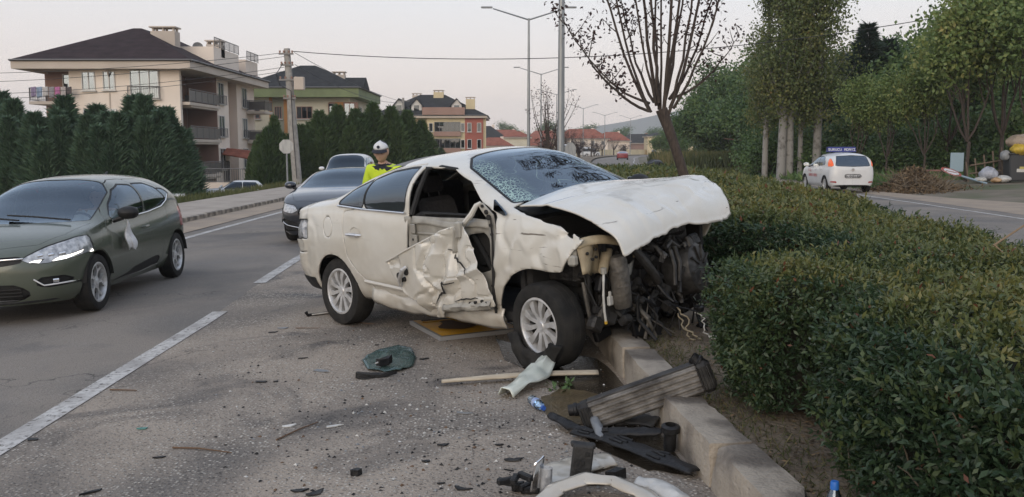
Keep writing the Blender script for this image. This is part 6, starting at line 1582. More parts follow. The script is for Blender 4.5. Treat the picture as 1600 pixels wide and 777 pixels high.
# twiggy core, so the hedge is not see-through
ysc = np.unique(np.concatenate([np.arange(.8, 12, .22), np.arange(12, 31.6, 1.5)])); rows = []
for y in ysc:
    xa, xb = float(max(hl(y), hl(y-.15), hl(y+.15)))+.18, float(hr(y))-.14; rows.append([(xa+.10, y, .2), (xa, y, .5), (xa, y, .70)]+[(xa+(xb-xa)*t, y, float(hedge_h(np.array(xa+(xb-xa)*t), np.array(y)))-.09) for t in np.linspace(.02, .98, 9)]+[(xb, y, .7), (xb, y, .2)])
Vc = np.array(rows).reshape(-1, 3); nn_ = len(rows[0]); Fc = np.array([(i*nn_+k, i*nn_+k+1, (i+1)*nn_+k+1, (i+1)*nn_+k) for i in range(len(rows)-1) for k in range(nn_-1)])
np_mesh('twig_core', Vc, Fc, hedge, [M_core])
b = MB(); rr = random.Random(9)
for k in range(130):
    y = rr.uniform(2.2, 8.5); side = rr.random() < .5
    x = float(hl(y))+ (rr.uniform(.02, .10) if side else rr.uniform(.2, 2.4)); z = rr.uniform(.3, .85) if side else float(hedge_h(np.array(x), np.array(y)))-.08
    d = Vector((rr.uniform(-1, .2) if side else rr.uniform(-.5, .5), rr.uniform(-.6, .6), rr.uniform(.1, 1))).normalized(); L_ = rr.uniform(.05, .13)
    p0 = Vector((x, y, z)); b.tube([p0, p0+d*L_*.5+Vector((0, 0, .01)), p0+d*L_], [.004, .003, .0015], 4)
tag(b.build('twigs', mat('pale_twig', (.12, .095, .065), .9), hedge), kind='stuff')
# dead stalk leaning out of the hedge
b = MB(); b.tube([(2.62, 5.15, .85), (2.95, 5.45, 1.02), (3.45, 5.75, 1.22), (3.75, 5.9, 1.36)], [.008, .007, .005, .002], 5); b.tube([(2.95, 5.45, 1.02), (3.02, 5.36, .93), (3.05, 5.32, .86)], [.005, .004, .003], 4)
tag(b.build('dead_stalk', mat('dry_stalk', (.25, .17, .10), .9)), 'dry brown stalk leaning out over the top of the hedge', 'stalk')

# ---- tree builders: all return (trunk mesh builder, leaf arrays)
def grow(rr, p, d, L_, r_, depth, mb, tips, up=.12, spread=.55, nch=(2, 3), shrink=.72, seg=4):
    pts = [p]; dd = d.copy(); rad = [r_]
    for k in range(seg):
        dd = (dd+Vector((rr.uniform(-.16, .16), rr.uniform(-.16, .16), rr.uniform(-.05, .12)+up*.4))).normalized(); pts.append(pts[-1]+dd*L_/seg); rad.append(r_*(1-.42*(k+1)/seg))
    mb.tube(pts, rad, 7 if r_ > .05 else 5, cap=False)
    for q, w_ in zip(pts[1:], rad[1:]): 
        if depth <= 1: tips.append((q, dd.copy()))
    if depth > 0:
        for k in range(rr.randint(*nch)):
            a = rr.uniform(0, 2*math.pi); u = dd.orthogonal().normalized(); w_ = dd.cross(u)
            nd = (dd+(u*math.cos(a)+w_*math.sin(a))*rr.uniform(.5, 1.0)*spread*1.6+Vector((0, 0, up))).normalized()
            grow(rr, pts[-1] if rr.random() < .6 else pts[-2], nd, L_*shrink*rr.uniform(.8, 1.1), rad[-1]*.78, depth-1, mb, tips, up, spread, nch, shrink, seg)
def clump_leaves(tips, n, sig, L_, W_, droop=0.0, seed=0, up=.3):
    T = np.array([tuple(t[0]) for t in tips]); idx = RNG.integers(0, len(T), n)
    P = T[idx]+RNG.normal(0, 1, (n, 3))*sig
    D = unit(rv(n)+np.array([0, 0, -droop])); N = unit(rv(n)+np.array([0, 0, up*2]))
    r = np.clip(.5*RNG.random(n)+.5*((vnoise(P[:, 0]*.9, P[:, 1]*.9, P[:, 2]*.9, seed)+1)/2), 0, 1)
    V, F = leaves(P, D, N, L_*RNG.uniform(.7, 1.3, n), W_*RNG.uniform(.7, 1.3, n)); return V, F, r
def mk_tree(name, label, cat, loc, mb, V, F, r, leafm, barkm, group=None, rz=0.0, s=1.0):
    t = thing(name, label, cat, loc, rz, group); t.scale = (s, s, s)
    mb.build('trunk', barkm, t, smooth=60); np_mesh('crown', V, F, t, [leafm], rnd=r); return t
def again(t, label, loc, rz, s, group=None):
    c = copy_tree(t); c.location = loc; c.rotation_euler = (0, 0, rz); c.scale = (s[0], s[1], s[2]) if hasattr(s, '__len__') else (s, s, s); c['label'] = label
    if group: c['group'] = group
    return c
def broad(seed, H_, cr, n, L_, W_, leafm, trunk_r=.16, depth=3, sig=.35, up=.15, spread=.6, bare=.25, low=False):
    rr = random.Random(seed); mb = MB(); tips = []
    mb.tube([(0, 0, -.3), (rr.uniform(-.1, .1), rr.uniform(-.1, .1), H_*bare)], [trunk_r*1.25, trunk_r], 9)
    p = Vector((0, 0, H_*bare))
    for k in range(4): 
        a = k*1.57+rr.uniform(-.4, .4); grow(rr, p, Vector((math.cos(a)*spread, math.sin(a)*spread, 1)).normalized(), H_*.30, trunk_r*.75, depth, mb, tips, up, spread)
    grow(rr, p, Vector((0, 0, 1)), H_*.36, trunk_r*.8, depth, mb, tips, up, spread*.8)
    for k in range(len(tips)//5 if low else 0):
        a = rr.uniform(0, 6.28); q = rr.uniform(.3, 1.5); tips.append((Vector((q*math.cos(a), q*math.sin(a), H_*rr.uniform(.10, .42))), Vector((0, 0, 1))))
    V, F, r = clump_leaves(tips, n, np.array([sig, sig, sig*.8]), L_, W_, .2, seed); return mb, V, F, r
def conifer(seed, H_, R_, n, L_, W_, layers=None, base=.0, lift=.55, pw=.8):
    """cone of sprays; layers gives the tiered outline of a pine"""
    rr = random.Random(seed); mb = MB(); mb.tube([(0, 0, -.3), (0, 0, H_*.5), (0, 0, H_*.96)], [H_*.022, H_*.014, .012], 7)
    t = RNG.random(n)**.85; z = base+(H_-base)*t
    rad = R_*(1-t)**pw*(.9+.1*np.sin(t*3.14)); a = RNG.random(n)*2*math.pi
    if layers: rad = rad*(.62+.38*((t*layers) % 1.0 < .55))
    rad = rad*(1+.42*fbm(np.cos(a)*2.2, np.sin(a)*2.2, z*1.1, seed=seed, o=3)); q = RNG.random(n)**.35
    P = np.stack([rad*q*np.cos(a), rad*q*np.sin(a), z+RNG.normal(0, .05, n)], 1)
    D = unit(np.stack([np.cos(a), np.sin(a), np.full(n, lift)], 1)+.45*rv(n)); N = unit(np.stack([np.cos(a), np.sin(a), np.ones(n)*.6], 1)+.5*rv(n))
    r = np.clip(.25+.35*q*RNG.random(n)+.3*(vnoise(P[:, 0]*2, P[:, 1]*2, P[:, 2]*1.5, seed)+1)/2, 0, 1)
    V, F = leaves(P, D, N, L_*RNG.uniform(.6, 1.4, n), W_*RNG.uniform(.7, 1.3, n)); return mb, V, F, r

# ---- cypress hedges on the housing side
LW = terrain_z
gz = lambda x, y: float(LW(np.array([x]), np.array([y]))[0])
def multi_conifer(seed, cones, L_, W_, pw, lift):
    """several leaders grown together into one ragged evergreen"""
    mb = None; Vs, Fs, Rs = [], [], []; k = 0
    for q, (dx, dy, H_, R_, n) in enumerate(cones):
        m_, V, F, r = conifer(seed+q*7, H_, R_, n, L_, W_, pw=pw, lift=lift)
        if mb is None: mb = MB()
        mb.add([p+Vector((dx, dy, 0)) for p in m_.v], m_.f)
        Vs.append(V+np.array([dx, dy, 0])); Fs.append(F+k); Rs.append(np.clip(r+.12*math.sin(q*2.1), 0, 1)); k += len(V)
    return mb, np.concatenate(Vs), np.concatenate(Fs), np.concatenate(Rs)
cyp = []
for k in range(3):
    rr = random.Random(k+3); cones = [(0, 0, 6.6, 1.5, 5200)]+[(rr.uniform(-1.1, 1.1), rr.uniform(-.9, .9), rr.uniform(4.2, 5.9), rr.uniform(.9, 1.3), 2600) for _ in range(4)]
    cyp.append(multi_conifer(100+k*40, cones, .42, .085, .80, 1.0))
cy_t = []
row1 = [(-30.6, 49, 1.02), (-28.9, 47.5, .90), (-27.3, 48.6, 1.06), (-26.0, 47.2, .98), (-24.6, 48.2, .92), (-23.2, 47.0, 1.0), (-22.0, 48.0, 1.07), (-20.9, 46.8, .94), (-19.9, 47.6, 1.02), (-18.9, 46.6, .97), (-18.0, 47.2, .93), (-17.3, 46.8, .80), (-29.8, 46.0, .86), (-27.6, 45.6, .80), (-24.0, 45.4, .92), (-21.2, 45.2, .90), (-18.3, 45.2, .78), (-17.9, 46.0, .86), (-25.4, 45.6, .84), (-22.6, 45.2, .88), (-19.6, 45.0, .86)]
row2 = [(-15.4, 66, .80), (-14.2, 66.8, .95), (-13.0, 67.5, 1.0), (-11.8, 68, .93), (-10.6, 69, 1.02), (-9.3, 70, .97), (-8.2, 71, .92), (-7.2, 72, .78)]
ORD = ['first', 'second', 'third', 'fourth', 'fifth', 'sixth', 'seventh', 'eighth', 'ninth', 'tenth', 'eleventh', 'twelfth', 'thirteenth', 'fourteenth', 'fifteenth', 'sixteenth', 'seventeenth', 'eighteenth', 'nineteenth', 'twentieth', 'twenty first', 'twenty second']
order1 = sorted(range(len(row1)), key=lambda i: row1[i][0]/row1[i][1])
for rank, i in enumerate(order1):
    x, y, s_ = row1[i]; lab = 'dark cypress behind the green car, %s from the left in its row' % ORD[rank]; k = i % 3
    zz = gz(x, y)
    if len(cy_t) <= k or i < 3 and k >= len(cy_t):
        pass
    if k not in [q[0] for q in cy_t]:
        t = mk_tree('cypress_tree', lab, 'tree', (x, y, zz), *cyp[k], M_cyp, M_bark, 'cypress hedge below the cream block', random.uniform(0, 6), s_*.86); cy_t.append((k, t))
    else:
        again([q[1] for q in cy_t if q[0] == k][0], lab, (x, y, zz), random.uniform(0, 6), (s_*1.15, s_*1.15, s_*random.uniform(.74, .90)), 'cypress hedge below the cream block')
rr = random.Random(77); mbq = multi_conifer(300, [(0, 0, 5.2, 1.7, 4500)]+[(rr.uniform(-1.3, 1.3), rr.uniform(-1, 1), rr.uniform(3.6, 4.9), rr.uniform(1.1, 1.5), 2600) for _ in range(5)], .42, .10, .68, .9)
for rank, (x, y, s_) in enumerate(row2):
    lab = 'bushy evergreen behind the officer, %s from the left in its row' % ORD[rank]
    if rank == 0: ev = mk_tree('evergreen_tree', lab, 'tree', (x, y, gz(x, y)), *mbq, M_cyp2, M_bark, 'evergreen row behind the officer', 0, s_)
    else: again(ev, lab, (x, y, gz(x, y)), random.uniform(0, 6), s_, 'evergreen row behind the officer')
again(ev, 'dark conical evergreen just left of the utility pole', (-16.3, 62, gz(-16.3, 62)), 1.0, (.62, .62, .92)); again(ev, 'small conical evergreen beside the cream block entrance', (-17.9, 63, gz(-17.9, 63)), 2.0, (.42, .42, .66))
again(ev, 'small round bush at the foot of the yellow and red block', (-9.5, 120, -1.2), 2.0, (.8, .8, .55)); again(ev, 'little conical bush by the red wing of the far block', (-5.3, 150, -1.0), 2.0, (.4, .4, .5))

# ---- the leaning purple-leaved tree on the median
t = thing('plum_tree', 'leaning purple leaved tree with upright branches rising from the median hedge', 'tree')
rr = random.Random(4); mb = MB(); Yt = 14.2
w3 = lambda x, y, Y: Vector(((x-800)/1400*Y, Y, 1.6+(234-y)/1400*Y))
base = w3(1098, 300, Yt); base.z = .15
fork = w3(1031, 172, Yt)
mb.tube([base, base*.6+fork*.4+Vector((.04, 0, 0)), base*.25+fork*.75+Vector((.03, 0, 0)), fork], [.10, .082, .076, .095], 12)
ends = [(872, 28, -.9), (893, 60, .7), (905, -50, -.4), (935, -70, .6), (962, -85, -.8), (985, -90, .4), (1004, -100, -.2), (1025, -105, .8), (1046, -100, -.6), (1066, -95, .3), (1090, -85, -.4), (1112, -60, .5), (1133, -30, -.7), (1148, 60, .2), (1128, 5, .9), (950, 10, 1.1), (1075, -40, 1.2), (1015, -40, 1.3)]
tp = []
for k, (ex, ey, dy) in enumerate(ends):
    if ey < 0: ex, ey = 1028+(ex-1028)*1.25, ey*1.2-170-40*(k % 3)
    elif ey < 40 and k > 1: ey -= 90
    e = w3(ex, ey, Yt+dy*1.1); sgn = (ex-1028)/120
    st = fork+Vector((sgn*.16, dy*.08, rr.uniform(-.10, .18)))
    m1 = st.lerp(e, .22)+Vector((sgn*.22, dy*.12, -.10 if abs(sgn) > .6 else .0)); m2 = st.lerp(e, .55)+Vector((sgn*.16, dy*.10, -.04))
    pts = []
    for q in range(13):
        u = q/12; p = st*(1-u)**3+m1*3*u*(1-u)**2+m2*3*u*u*(1-u)+e*u**3
        pts.append(p+Vector((rr.uniform(-.02, .02), rr.uniform(-.02, .02), 0)) if q else p)
    r0 = rr.uniform(.022, .034) if abs(sgn) < .9 else .024
    mb.tube(pts, [r0*(1-.82*q/12) for q in range(13)], 6, cap=False)
    for q in range(3, 13):
        if rr.random() < .95:
            d = Vector((rr.uniform(-1, 1), rr.uniform(-1, 1), rr.uniform(.1, .9))).normalized(); L_ = rr.uniform(.10, .38)
            p1 = pts[q]+d*L_*.5; p2 = pts[q]+d*L_+Vector((0, 0, .04)); mb.tube([pts[q], p1, p2], [.010, .007, .003], 4, cap=False)
            wgt = (9 if q > 8 else 5) if (q > 5 and ey < 40) else 1
            if ex < 930: wgt = 2
            tp += [(p2, d)]*wgt + [(p1, d)]*(wgt//2)
    if abs(sgn) > .3 and k % 2: tp += [(pts[-1], Vector((0, 0, 1)))]*4
mb.build('trunk', M_bark, t, smooth=60)
V, F, r = clump_leaves(tp, 7500, .085, .066, .036, .5, 5); np_mesh('crown', V, F, t, [M_purple], rnd=r)
# its neighbours further along
def plum(seed, H_, n):
    rr = random.Random(seed); mb = MB(); tips = []
    mb.tube([(0, 0, -.1), (0, 0, H_*.28)], [.11, .09], 9)
    for k in range(13):
        a = rr.uniform(0, 2*math.pi); sp = rr.uniform(.05, .62)
        p = Vector((0, 0, H_*.27)); d = Vector((math.cos(a)*sp, math.sin(a)*sp, 1)).normalized(); pts = [p]
        for q in range(8): d = (d+Vector((rr.uniform(-.07, .07), rr.uniform(-.07, .07), .06))).normalized(); pts.append(pts[-1]+d*H_*.088)
        mb.tube(pts, [.035*(1-.85*q/8) for q in range(9)], 5, cap=False)
        for q in range(2, 9):
            d2 = Vector((rr.uniform(-1, 1), rr.uniform(-1, 1), rr.uniform(0, 1))).normalized(); e = pts[q]+d2*rr.uniform(.1, .45); mb.tube([pts[q], e], [.009, .003], 4, cap=False); tips.append((e, d2))
    V, F, r = clump_leaves(tips, n, .10, .10, .055, .4, seed); return mb, V, F, r
pt = mk_tree('plum_tree', 'small half bare purple tree between the lamp posts beyond the wreck', 'tree', (1.9, 46, .15), *plum(3, 4.6, 500), M_purple, M_bark, 'plum trees along the median')
for k, (x, y, lab) in enumerate([(5.6, 112, 'purple tree first beyond the thick lamp post'), (9.2, 140, 'purple tree second beyond the thick lamp post'), (12.0, 160, 'purple tree third beyond the thick lamp post'), (16, 182, 'purple tree fourth beyond the thick lamp post'), (20.5, 205, 'purple tree fifth beyond the thick lamp post'), (25.5, 226, 'purple tree sixth beyond the thick lamp post'), (7.6, 126, 'low purple tree behind the sign back')]):
    c = again(pt, lab, (x, y, .1), k, (1.5, 1.5, .95), 'plum trees along the median')
pl2 = plum(12, 4.0, 3800)
c0 = None
for k, (x, y, lab) in enumerate([(3.9, 100, 'dense purple bush beside the thick lamp post'), (11.0, 150, 'dense purple bush beside the far wall, nearer one'), (17.5, 192, 'dense purple bush beside the far wall, middle one'), (29, 235, 'dense purple bush at the far bend')]):
    if c0 is None: c0 = mk_tree('purple_bush', lab, 'bush', (x, y, 0), *pl2, M_purple, M_bark, 'purple bushes by the far road'); c0.scale = (1.3, 1.3, .7)
    else: again(c0, lab, (x, y, -.2), k, (1.6, 1.6, .75), 'purple bushes by the far road')

# ---- poplars on the right
def poplar(seed, H_, n):
    rr = random.Random(seed); mb = MB(); tips = []
    mb.tube([(0, 0, -.3), (.05, 0, H_*.3), (0, .05, H_*.7), (0, 0, H_)], [.26, .20, .10, .02], 10)
    for k in range(64):
        z = H_*(.17+.80*rr.random()**1.1); a = rr.uniform(0, 6.28); L_ = (1-z/H_)*3.2+1.1
        p = Vector((0, 0, z)); d = Vector((math.cos(a)*.55, math.sin(a)*.55, 1)).normalized(); pts = [p]
        for q in range(5): d = (d+Vector((rr.uniform(-.1, .1), rr.uniform(-.1, .1), -.02))).normalized(); pts.append(pts[-1]+d*L_/5)
        mb.tube(pts, [.035*(1-.8*q/5) for q in range(6)], 4, cap=False); tips += [(p_, d) for p_ in pts[1:]]
    for k in range(14):
        z = H_*rr.uniform(.18, .32); a = rr.uniform(0, 6.28); p = Vector((0, 0, z)); e = p+Vector((math.cos(a)*1.3, math.sin(a)*1.3, .5)); mb.tube([p, e], [.02, .005], 4, cap=False); tips += [(e, e-p)]*2
    V, F, r = clump_leaves(tips, n, np.array([.30, .30, .42]), .17, .13, .5, seed); return mb, V, F, r
P0 = poplar(21, 17.0, 15000); P1 = poplar(22, 15.5, 14000)
p0 = mk_tree('poplar_tree', 'pale trunked poplar, left of the close pair behind the median', 'tree', (15.25, 51, .1), *P0, M_pop, M_pbark, 'poplars along the far road')
p1 = mk_tree('poplar_tree', 'pale trunked poplar nearest the white driving school car', 'tree', (17.4, 51.5, .1), *P1, M_pop, M_pbark, 'poplars along the far road')
again(p1, 'thick ringed poplar, right of the close pair', (15.75, 51.2, .1), 2.0, (1.0, 1.0, 1.05)); again(p0, 'thin dark trunked poplar at the left end of the row', (14.9, 53, .1), 4.0, (.72, .72, .8)); again(p0, 'slim poplar between the close pair and the car', (16.7, 52.2, .1), 3.3, (.6, .6, .85))
# ---- woods on the right
W1 = broad(31, 9.5, 3, 15000, .32, .21, M_brd, .13, 3, .62, bare=.10, spread=.75, up=.08, low=True); W2 = broad(32, 8.0, 3, 10000, .22, .13, M_brd2, .075, 3, .46, .2, .55, .22); W3 = conifer(150, 10.5, 2.9, 11000, .55, .10, layers=11, base=1.2, lift=.15, pw=.75)
wd = []
def wood(kind, label, x, y, s, rz):
    src = {'d': (W1, M_brd), 'l': (W2, M_brd2), 'p': (W3, M_pine)}[kind]; z = gz(x, y)
    f = [w_ for w_ in wd if w_[0] == kind]
    if f: return again(f[0][1], label, (x, y, z), rz, s, 'roadside woods')
    t = mk_tree({'d': 'broadleaf_tree', 'l': 'acacia_tree', 'p': 'pine_tree'}[kind], label, 'tree', (x, y, z), *src[0], src[1], M_bark, 'roadside woods', rz); t.scale = (s, s, s) if not hasattr(s, '__len__') else s; wd.append((kind, t)); return t
pxx = lambda p, Y: (p-800)/1400*Y
for k, (p, Y, s, lab) in enumerate([(1108, 100, .98, 'dense broadleaf tree at the left end of the woods beyond the meadow'), (1138, 96, 1.08, 'dense broadleaf tree second from the left beyond the meadow'), (1168, 92, 1.02, 'dense broadleaf tree just left of the poplars'), (1062, 125, .6, 'small round tree behind the leaning plum tree'), (1040, 140, .5, 'low tree right behind the leaning trunk'), (1200, 78, 1.0, 'dark broadleaf tree behind the poplar trunks'), (1238, 70, .95, 'dark broadleaf tree behind the poplar pair'),
    (1290, 66, .85, 'dark broadleaf tree behind the driving school car'), (1420, 62, .95, 'dark broadleaf tree filling the gap behind the thin saplings'), (1468, 58, 1.0, 'dark broadleaf tree behind the bent road signs'), (1520, 56, 1.0, 'dark broadleaf tree behind the ladder'), (1575, 54, 1.0, 'dark broadleaf tree behind the rubbish bin'), (1625, 52, 1.0, 'dark broadleaf tree at the right edge of the woods'), (1345, 74, 1.05, 'dark broadleaf tree deep behind the pines'), (1390, 70, .9, 'dark broadleaf tree between the pines and the saplings')]):
    wood('d', lab, pxx(p, Y), Y, s, k*1.3)
for k, (p, Y, s, lab) in enumerate([(1345, 60, .90, 'tallest dark pine in the gap right of the poplars'), (1312, 62, .74, 'dark pine just right of the poplars'), (1378, 61, .82, 'dark pine on the right of the tallest one'), (1402, 64, .72, 'shorter dark pine next to the broadleaf trees')]):
    wood('p', lab, pxx(p, Y), Y, s, k*1.7)
for k, (p, Y, s, lab) in enumerate([(1336, 47, .62, 'thin young tree with light leaves behind the driving school car'), (1382, 45, .60, 'slender sapling right of the driving school car'), (1440, 43, .66, 'young tree standing behind the brush pile'), (1506, 40, 1.0, 'tall tree with light drooping leaves by the bent signs'), (1560, 41, 1.12, 'tall leafy tree over the rubbish bin'), (1610, 38, 1.05, 'tall leafy tree at the right edge of the picture'), (1478, 46, .95, 'leafy tree left of the tall drooping one')]):
    wood('l', lab, pxx(p, Y), Y, s, k*.9)
ub = broad(36, 3.2, 2, 7000, .20, .13, M_brd, .05, 3, .42, bare=.06, spread=.9, up=.02); ubt = None
for k in range(17):
    p = 1180+28*k+random.uniform(-8, 8); Y = 56-.75*k+random.uniform(-1.5, 2); x = pxx(p, Y)
    if 1290 < p < 1370: Y += 3; x = pxx(p, Y)
    lab = 'dark understorey bush beneath the roadside trees, %s' % (ORD[k]+' from the left' if k < 16 else 'last on the right')
    s_ = random.uniform(.75, 1.1)
    if ubt is None: ubt = mk_tree('understorey_bush', lab, 'bush', (x, Y, gz(x, Y)), *ub, M_brd, M_bark, 'understorey bushes')
    else: again(ubt, lab, (x, Y, gz(x, Y)-.1), k*1.1, (s_*1.1, s_*1.1, s_), 'understorey bushes')
# distant tree line behind the far houses
for k in range(13):
    x = -30+15*k+random.uniform(-4, 4); y = 360+random.uniform(-20, 30)
    again(wd[0][1], 'distant rounded tree behind the far houses, %s from the left' % ORD[k], (x, y, -.5), k, (1.6, 1.6, 1.05+.3*random.random()), 'distant tree line')
# ---- weeds, undergrowth, verge grass
def blades(n, fx, fy, L_, W_, dens_noise=None, lean=.35, keep=None):
    x, y = fx(n), fy(n)
    if keep is not None: m = keep(x, y); x, y = x[m], y[m]
    n = len(x); z = terrain_z(x, y)
    P = np.stack([x, y, z], 1); D = unit(np.array([0, 0, 1.0])+lean*rv(n)); N = unit(rv(n)+np.array([0, -1.0, .2])); L2 = L_*RNG.uniform(.45, 1.25, n)*(1+.35*fbm(x*.25, y*.25, seed=80)); V, F = leaves(P, D, N, L2, W_*RNG.uniform(.6, 1.4, n))
    r = np.clip(.45+.45*fbm(x*.15, y*.15, seed=81, o=2)+RNG.uniform(-.25, .25, n), 0, 1); return V, F, r
U = lambda a, b: (lambda n: RNG.uniform(a, b, n))
V, F, r = blades(26000, U(13.5, 33), U(72, 112), 1.25, .12, keep=lambda x, y: (x > xr(y)+1.3+1.2*vnoise(y*.2, x*.1, seed=4)) & (x/y < .30))
tag(np_mesh('weeds', V, F, None, [M_weed], rnd=r), 'tall yellow green weeds on the waste ground beside the far road', 'weeds', kind='stuff')
V, F, r = blades(9000, U(14.5, 27), U(58, 74), .28, .05, keep=lambda x, y: x > xr(y)+.6)
tag(np_mesh('grass', V, F, None, [M_grass], rnd=r), 'short dry grass at the edge of the far road', 'grass', kind='stuff')
V, F, r = blades(15000, U(-20, -10.5), U(16, 62), .38, .035, keep=lambda x, y: (x < xk(y)-11.9) & (x > xk(y)-16.5))
tag(np_mesh('grass', V, F, None, [M_grass], rnd=r), 'dry grass verge below the pavement on the housing side', 'grass', kind='stuff')
V, F, r = blades(9000, U(14.5, 33), U(33, 60), .55, .16, lean=.9, keep=lambda x, y: (x > xr(y)+np.interp(y, [33, 36, 50], [3.0, 1.4, 1.6])) & (fbm(x*.35, y*.35, seed=91) > -.25) & ((x/y < .44) | (y > 41.5)))
tag(np_mesh('undergrowth', V, F, None, [M_brd], rnd=r), 'dark leafy undergrowth beneath the roadside trees', 'undergrowth', kind='stuff')
V, F, r = blades(9000, U(.6, 9), U(31, 80), .16, .03, keep=lambda x, y: (x > xk(y)+.4) & (x < xm(y)-.3)); V[:, 2] += .20
tag(np_mesh('grass', V, F, None, [M_grass], rnd=r), 'thin grass on the open median beyond the hedge', 'grass', kind='stuff')
# grass tufts and dead leaves on the median bed
n = 2600; y = RNG.uniform(2.6, 7.4, n); x = xk(y)+.22+np.abs(RNG.normal(0, .22, n)); m = x < hl(y)+.25; x, y = x[m], y[m]; n = len(x)
P = np.stack([x, y, np.full(n, .172)], 1); V, F = leaves(P, unit(np.array([0, 0, .8])+.9*rv(n)), rv(n), RNG.uniform(.02, .075, n), RNG.uniform(.003, .007, n))
tag(np_mesh('grass', V, F, None, [M_grass], rnd=RNG.random(n)**1.4), 'thin grass tufts along the kerb of the median', 'grass', kind='stuff')
n = 2600; y = RNG.uniform(2.4, 7.4, n); x = xk(y)+.22+RNG.random(n)*.75; P = np.stack([x, y, .176+.006*RNG.random(n)], 1)
D = rv(n); D[:, 2] *= .15; V, F = leaves(P, D, unit(np.array([0, 0, 1.0])+.3*rv(n)), RNG.uniform(.012, .04, n), RNG.uniform(.008, .02, n))
M_dead = leaf_mat('dead_leaf', [(0, (.05, .035, .02)), (.5, (.12, .08, .045)), (1, (.26, .18, .10))], .1, .8)
tag(np_mesh('leaf_litter', V, F, None, [M_dead], rnd=RNG.random(n)), 'dry brown leaf litter under the edge of the hedge', 'leaf litter', kind='stuff')
# ------------------------------------------------------------------ crash debris on the road
def at(px, py, z=0.0):
    """point on the sloping carriageway seen at pixel (px, py) of the photograph"""
    p_ = R(6.30); u = (px-800)/1400; v = (py-388.5)/1400
    d = Vector((u, math.cos(p_)-v*math.sin(p_), -math.sin(p_)-v*math.cos(p_)))
    t = 1.6/-d.z
    for _ in range(6): t = (road_z(d.x*t, d.y*t)+z-1.6)/d.z
    return Vector((d.x*t, d.y*t, 1.6+d.z*t))
M_blk = mat('broken_black_plastic', (.010, .010, .011), .5, spec=.3, col2=(.022, .022, .023), vs=20, bump=.3, bs=60)
M_blkm = mat('dusty_black_plastic', (.022, .022, .023), .7, spec=.3, col2=(.05, .048, .045), vs=12, bump=.4, bs=50)
M_gshard = glass_mat('green_glass_shard', (.35, .48, .44), .08, .08)
M_shw = mat('white_shard', (.60, .59, .56), .5, col2=(.48, .47, .44), vs=20)
M_shg = mat('grey_shard', (.20, .21, .22), .5); M_teal = mat('teal_shard', (.06, .20, .17), .4); M_stick = mat('brown_stick', (.14, .085, .05), .9)
M_wood = mat('pale_trim_strip', (.52, .46, .36), .7, col2=(.36, .30, .22), vs=7, aniso=(1, 8, 8))
def flat_piece(poly, th, mt, name, label, cat, z=0.004, bump=.0, group=None, tilt=0.0):
    """a thin piece lying on the road; poly in metres round its centre, base = pixel"""
    pass
def shard(px, py, L_, W_, mt, name, label, cat='debris', rz=0.0, seed=0, th=.005, lift=.003, n=5, group='crash debris on the road', curl=.25):
    c = at(px, py); rr = random.Random(seed+int(px*7+py)); b = MB()
    ring = []
    for k in range(n):
        a = 2*math.pi*k/n+rr.uniform(-.25, .25); q = rr.uniform(.35, 1.15); ring.append((L_/2*q*math.cos(a), W_/2*q*math.sin(a)))
    top = [(x, y, th+abs(x)*curl*rr.uniform(.2, 1)*.6) for x, y in ring]; bot = [(x*1.02, y*1.02, max(0, abs(x)*curl*.2)) for x, y in ring]
    b.add(top+bot+[(0, 0, th*.9)], [(k, (k+1) % n, 2*n) for k in range(n)]+[((k+1) % n, k, n+k, n+(k+1) % n) for k in range(n)]+[tuple(range(n, 2*n))[::-1]])
    o = b.build(name, mt, None, smooth=25); o.location = (c.x, c.y, c.z+lift); o.rotation_euler = (0, math.atan(-.03), rz)
    return tag(o, label, cat, group)
S_ = lambda *a, **k: shard(*a, **k)
S_(442, 514, .16, .07, M_shg, 'lens_shard', 'pale curved lens shard left of the rear wheel', rz=.3)
S_(428, 520, .15, .03, M_blk, 'plastic_shard', 'thin black plastic sliver next to the pale lens shard', rz=.6)
S_(410, 598, .14, .04, M_blk, 'plastic_shard', 'black jagged sliver in the middle of the left lane', rz=.1); S_(432, 597, .06, .03, M_blk, 'plastic_shard', 'small black chip right beside the jagged sliver', rz=.4)
S_(225, 671, .12, .05, M_teal, 'plastic_shard', 'teal and black shard lying near the lane line', rz=.6, curl=.5)
S_(451, 668, .17, .045, M_shw, 'plastic_shard', 'white flat strip shard on the rough lane', rz=.25)
S_(55, 688, .10, .05, M_blk, 'plastic_shard', 'small black lump by the lane line at the left edge', rz=.2)
S_(142, 771, .20, .04, M_blk, 'plastic_shard', 'black bar shaped piece at the bottom left edge', rz=.7)
S_(555, 744, .09, .06, M_blk, 'plastic_clip', 'black plastic clip with a stub lying alone in the foreground', rz=.2, th=.03)
S_(802, 720, .13, .07, M_blkm, 'rubber_pad', 'oval black rubber pad near the broken bumper', rz=0, n=12)
S_(692, 697, .07, .035, M_blk, 'plastic_shard', 'black chip right of centre in the foreground', rz=.3); S_(668, 722, .06, .05, M_blk, 'plastic_shard', 'black chip below the other near the middle', rz=.8)
S_(725, 766, .14, .06, M_blk, 'plastic_shard', 'flat black piece at the bottom edge left of the bumper', rz=-.1); S_(466, 769, .10, .05, M_blk, 'plastic_shard', 'dark flat chip at the bottom edge, left of centre', rz=.2); S_(492, 772, .10, .06, M_blkm, 'plastic_shard', 'dusty dark chip at the bottom edge beside the other', rz=.9)
S_(725, 647, .13, .05, M_shg, 'glass_shard', 'grey green glass fragment left of the bottle', rz=-.2); S_(500, 581, .18, .09, M_shg, 'lens_shard', 'pale grey bent shard left of the broken glass', rz=-.5); S_(662, 562, .10, .055, M_blk, 'rubber_pad', 'oval black cap right of the broken glass', rz=0, n=10)
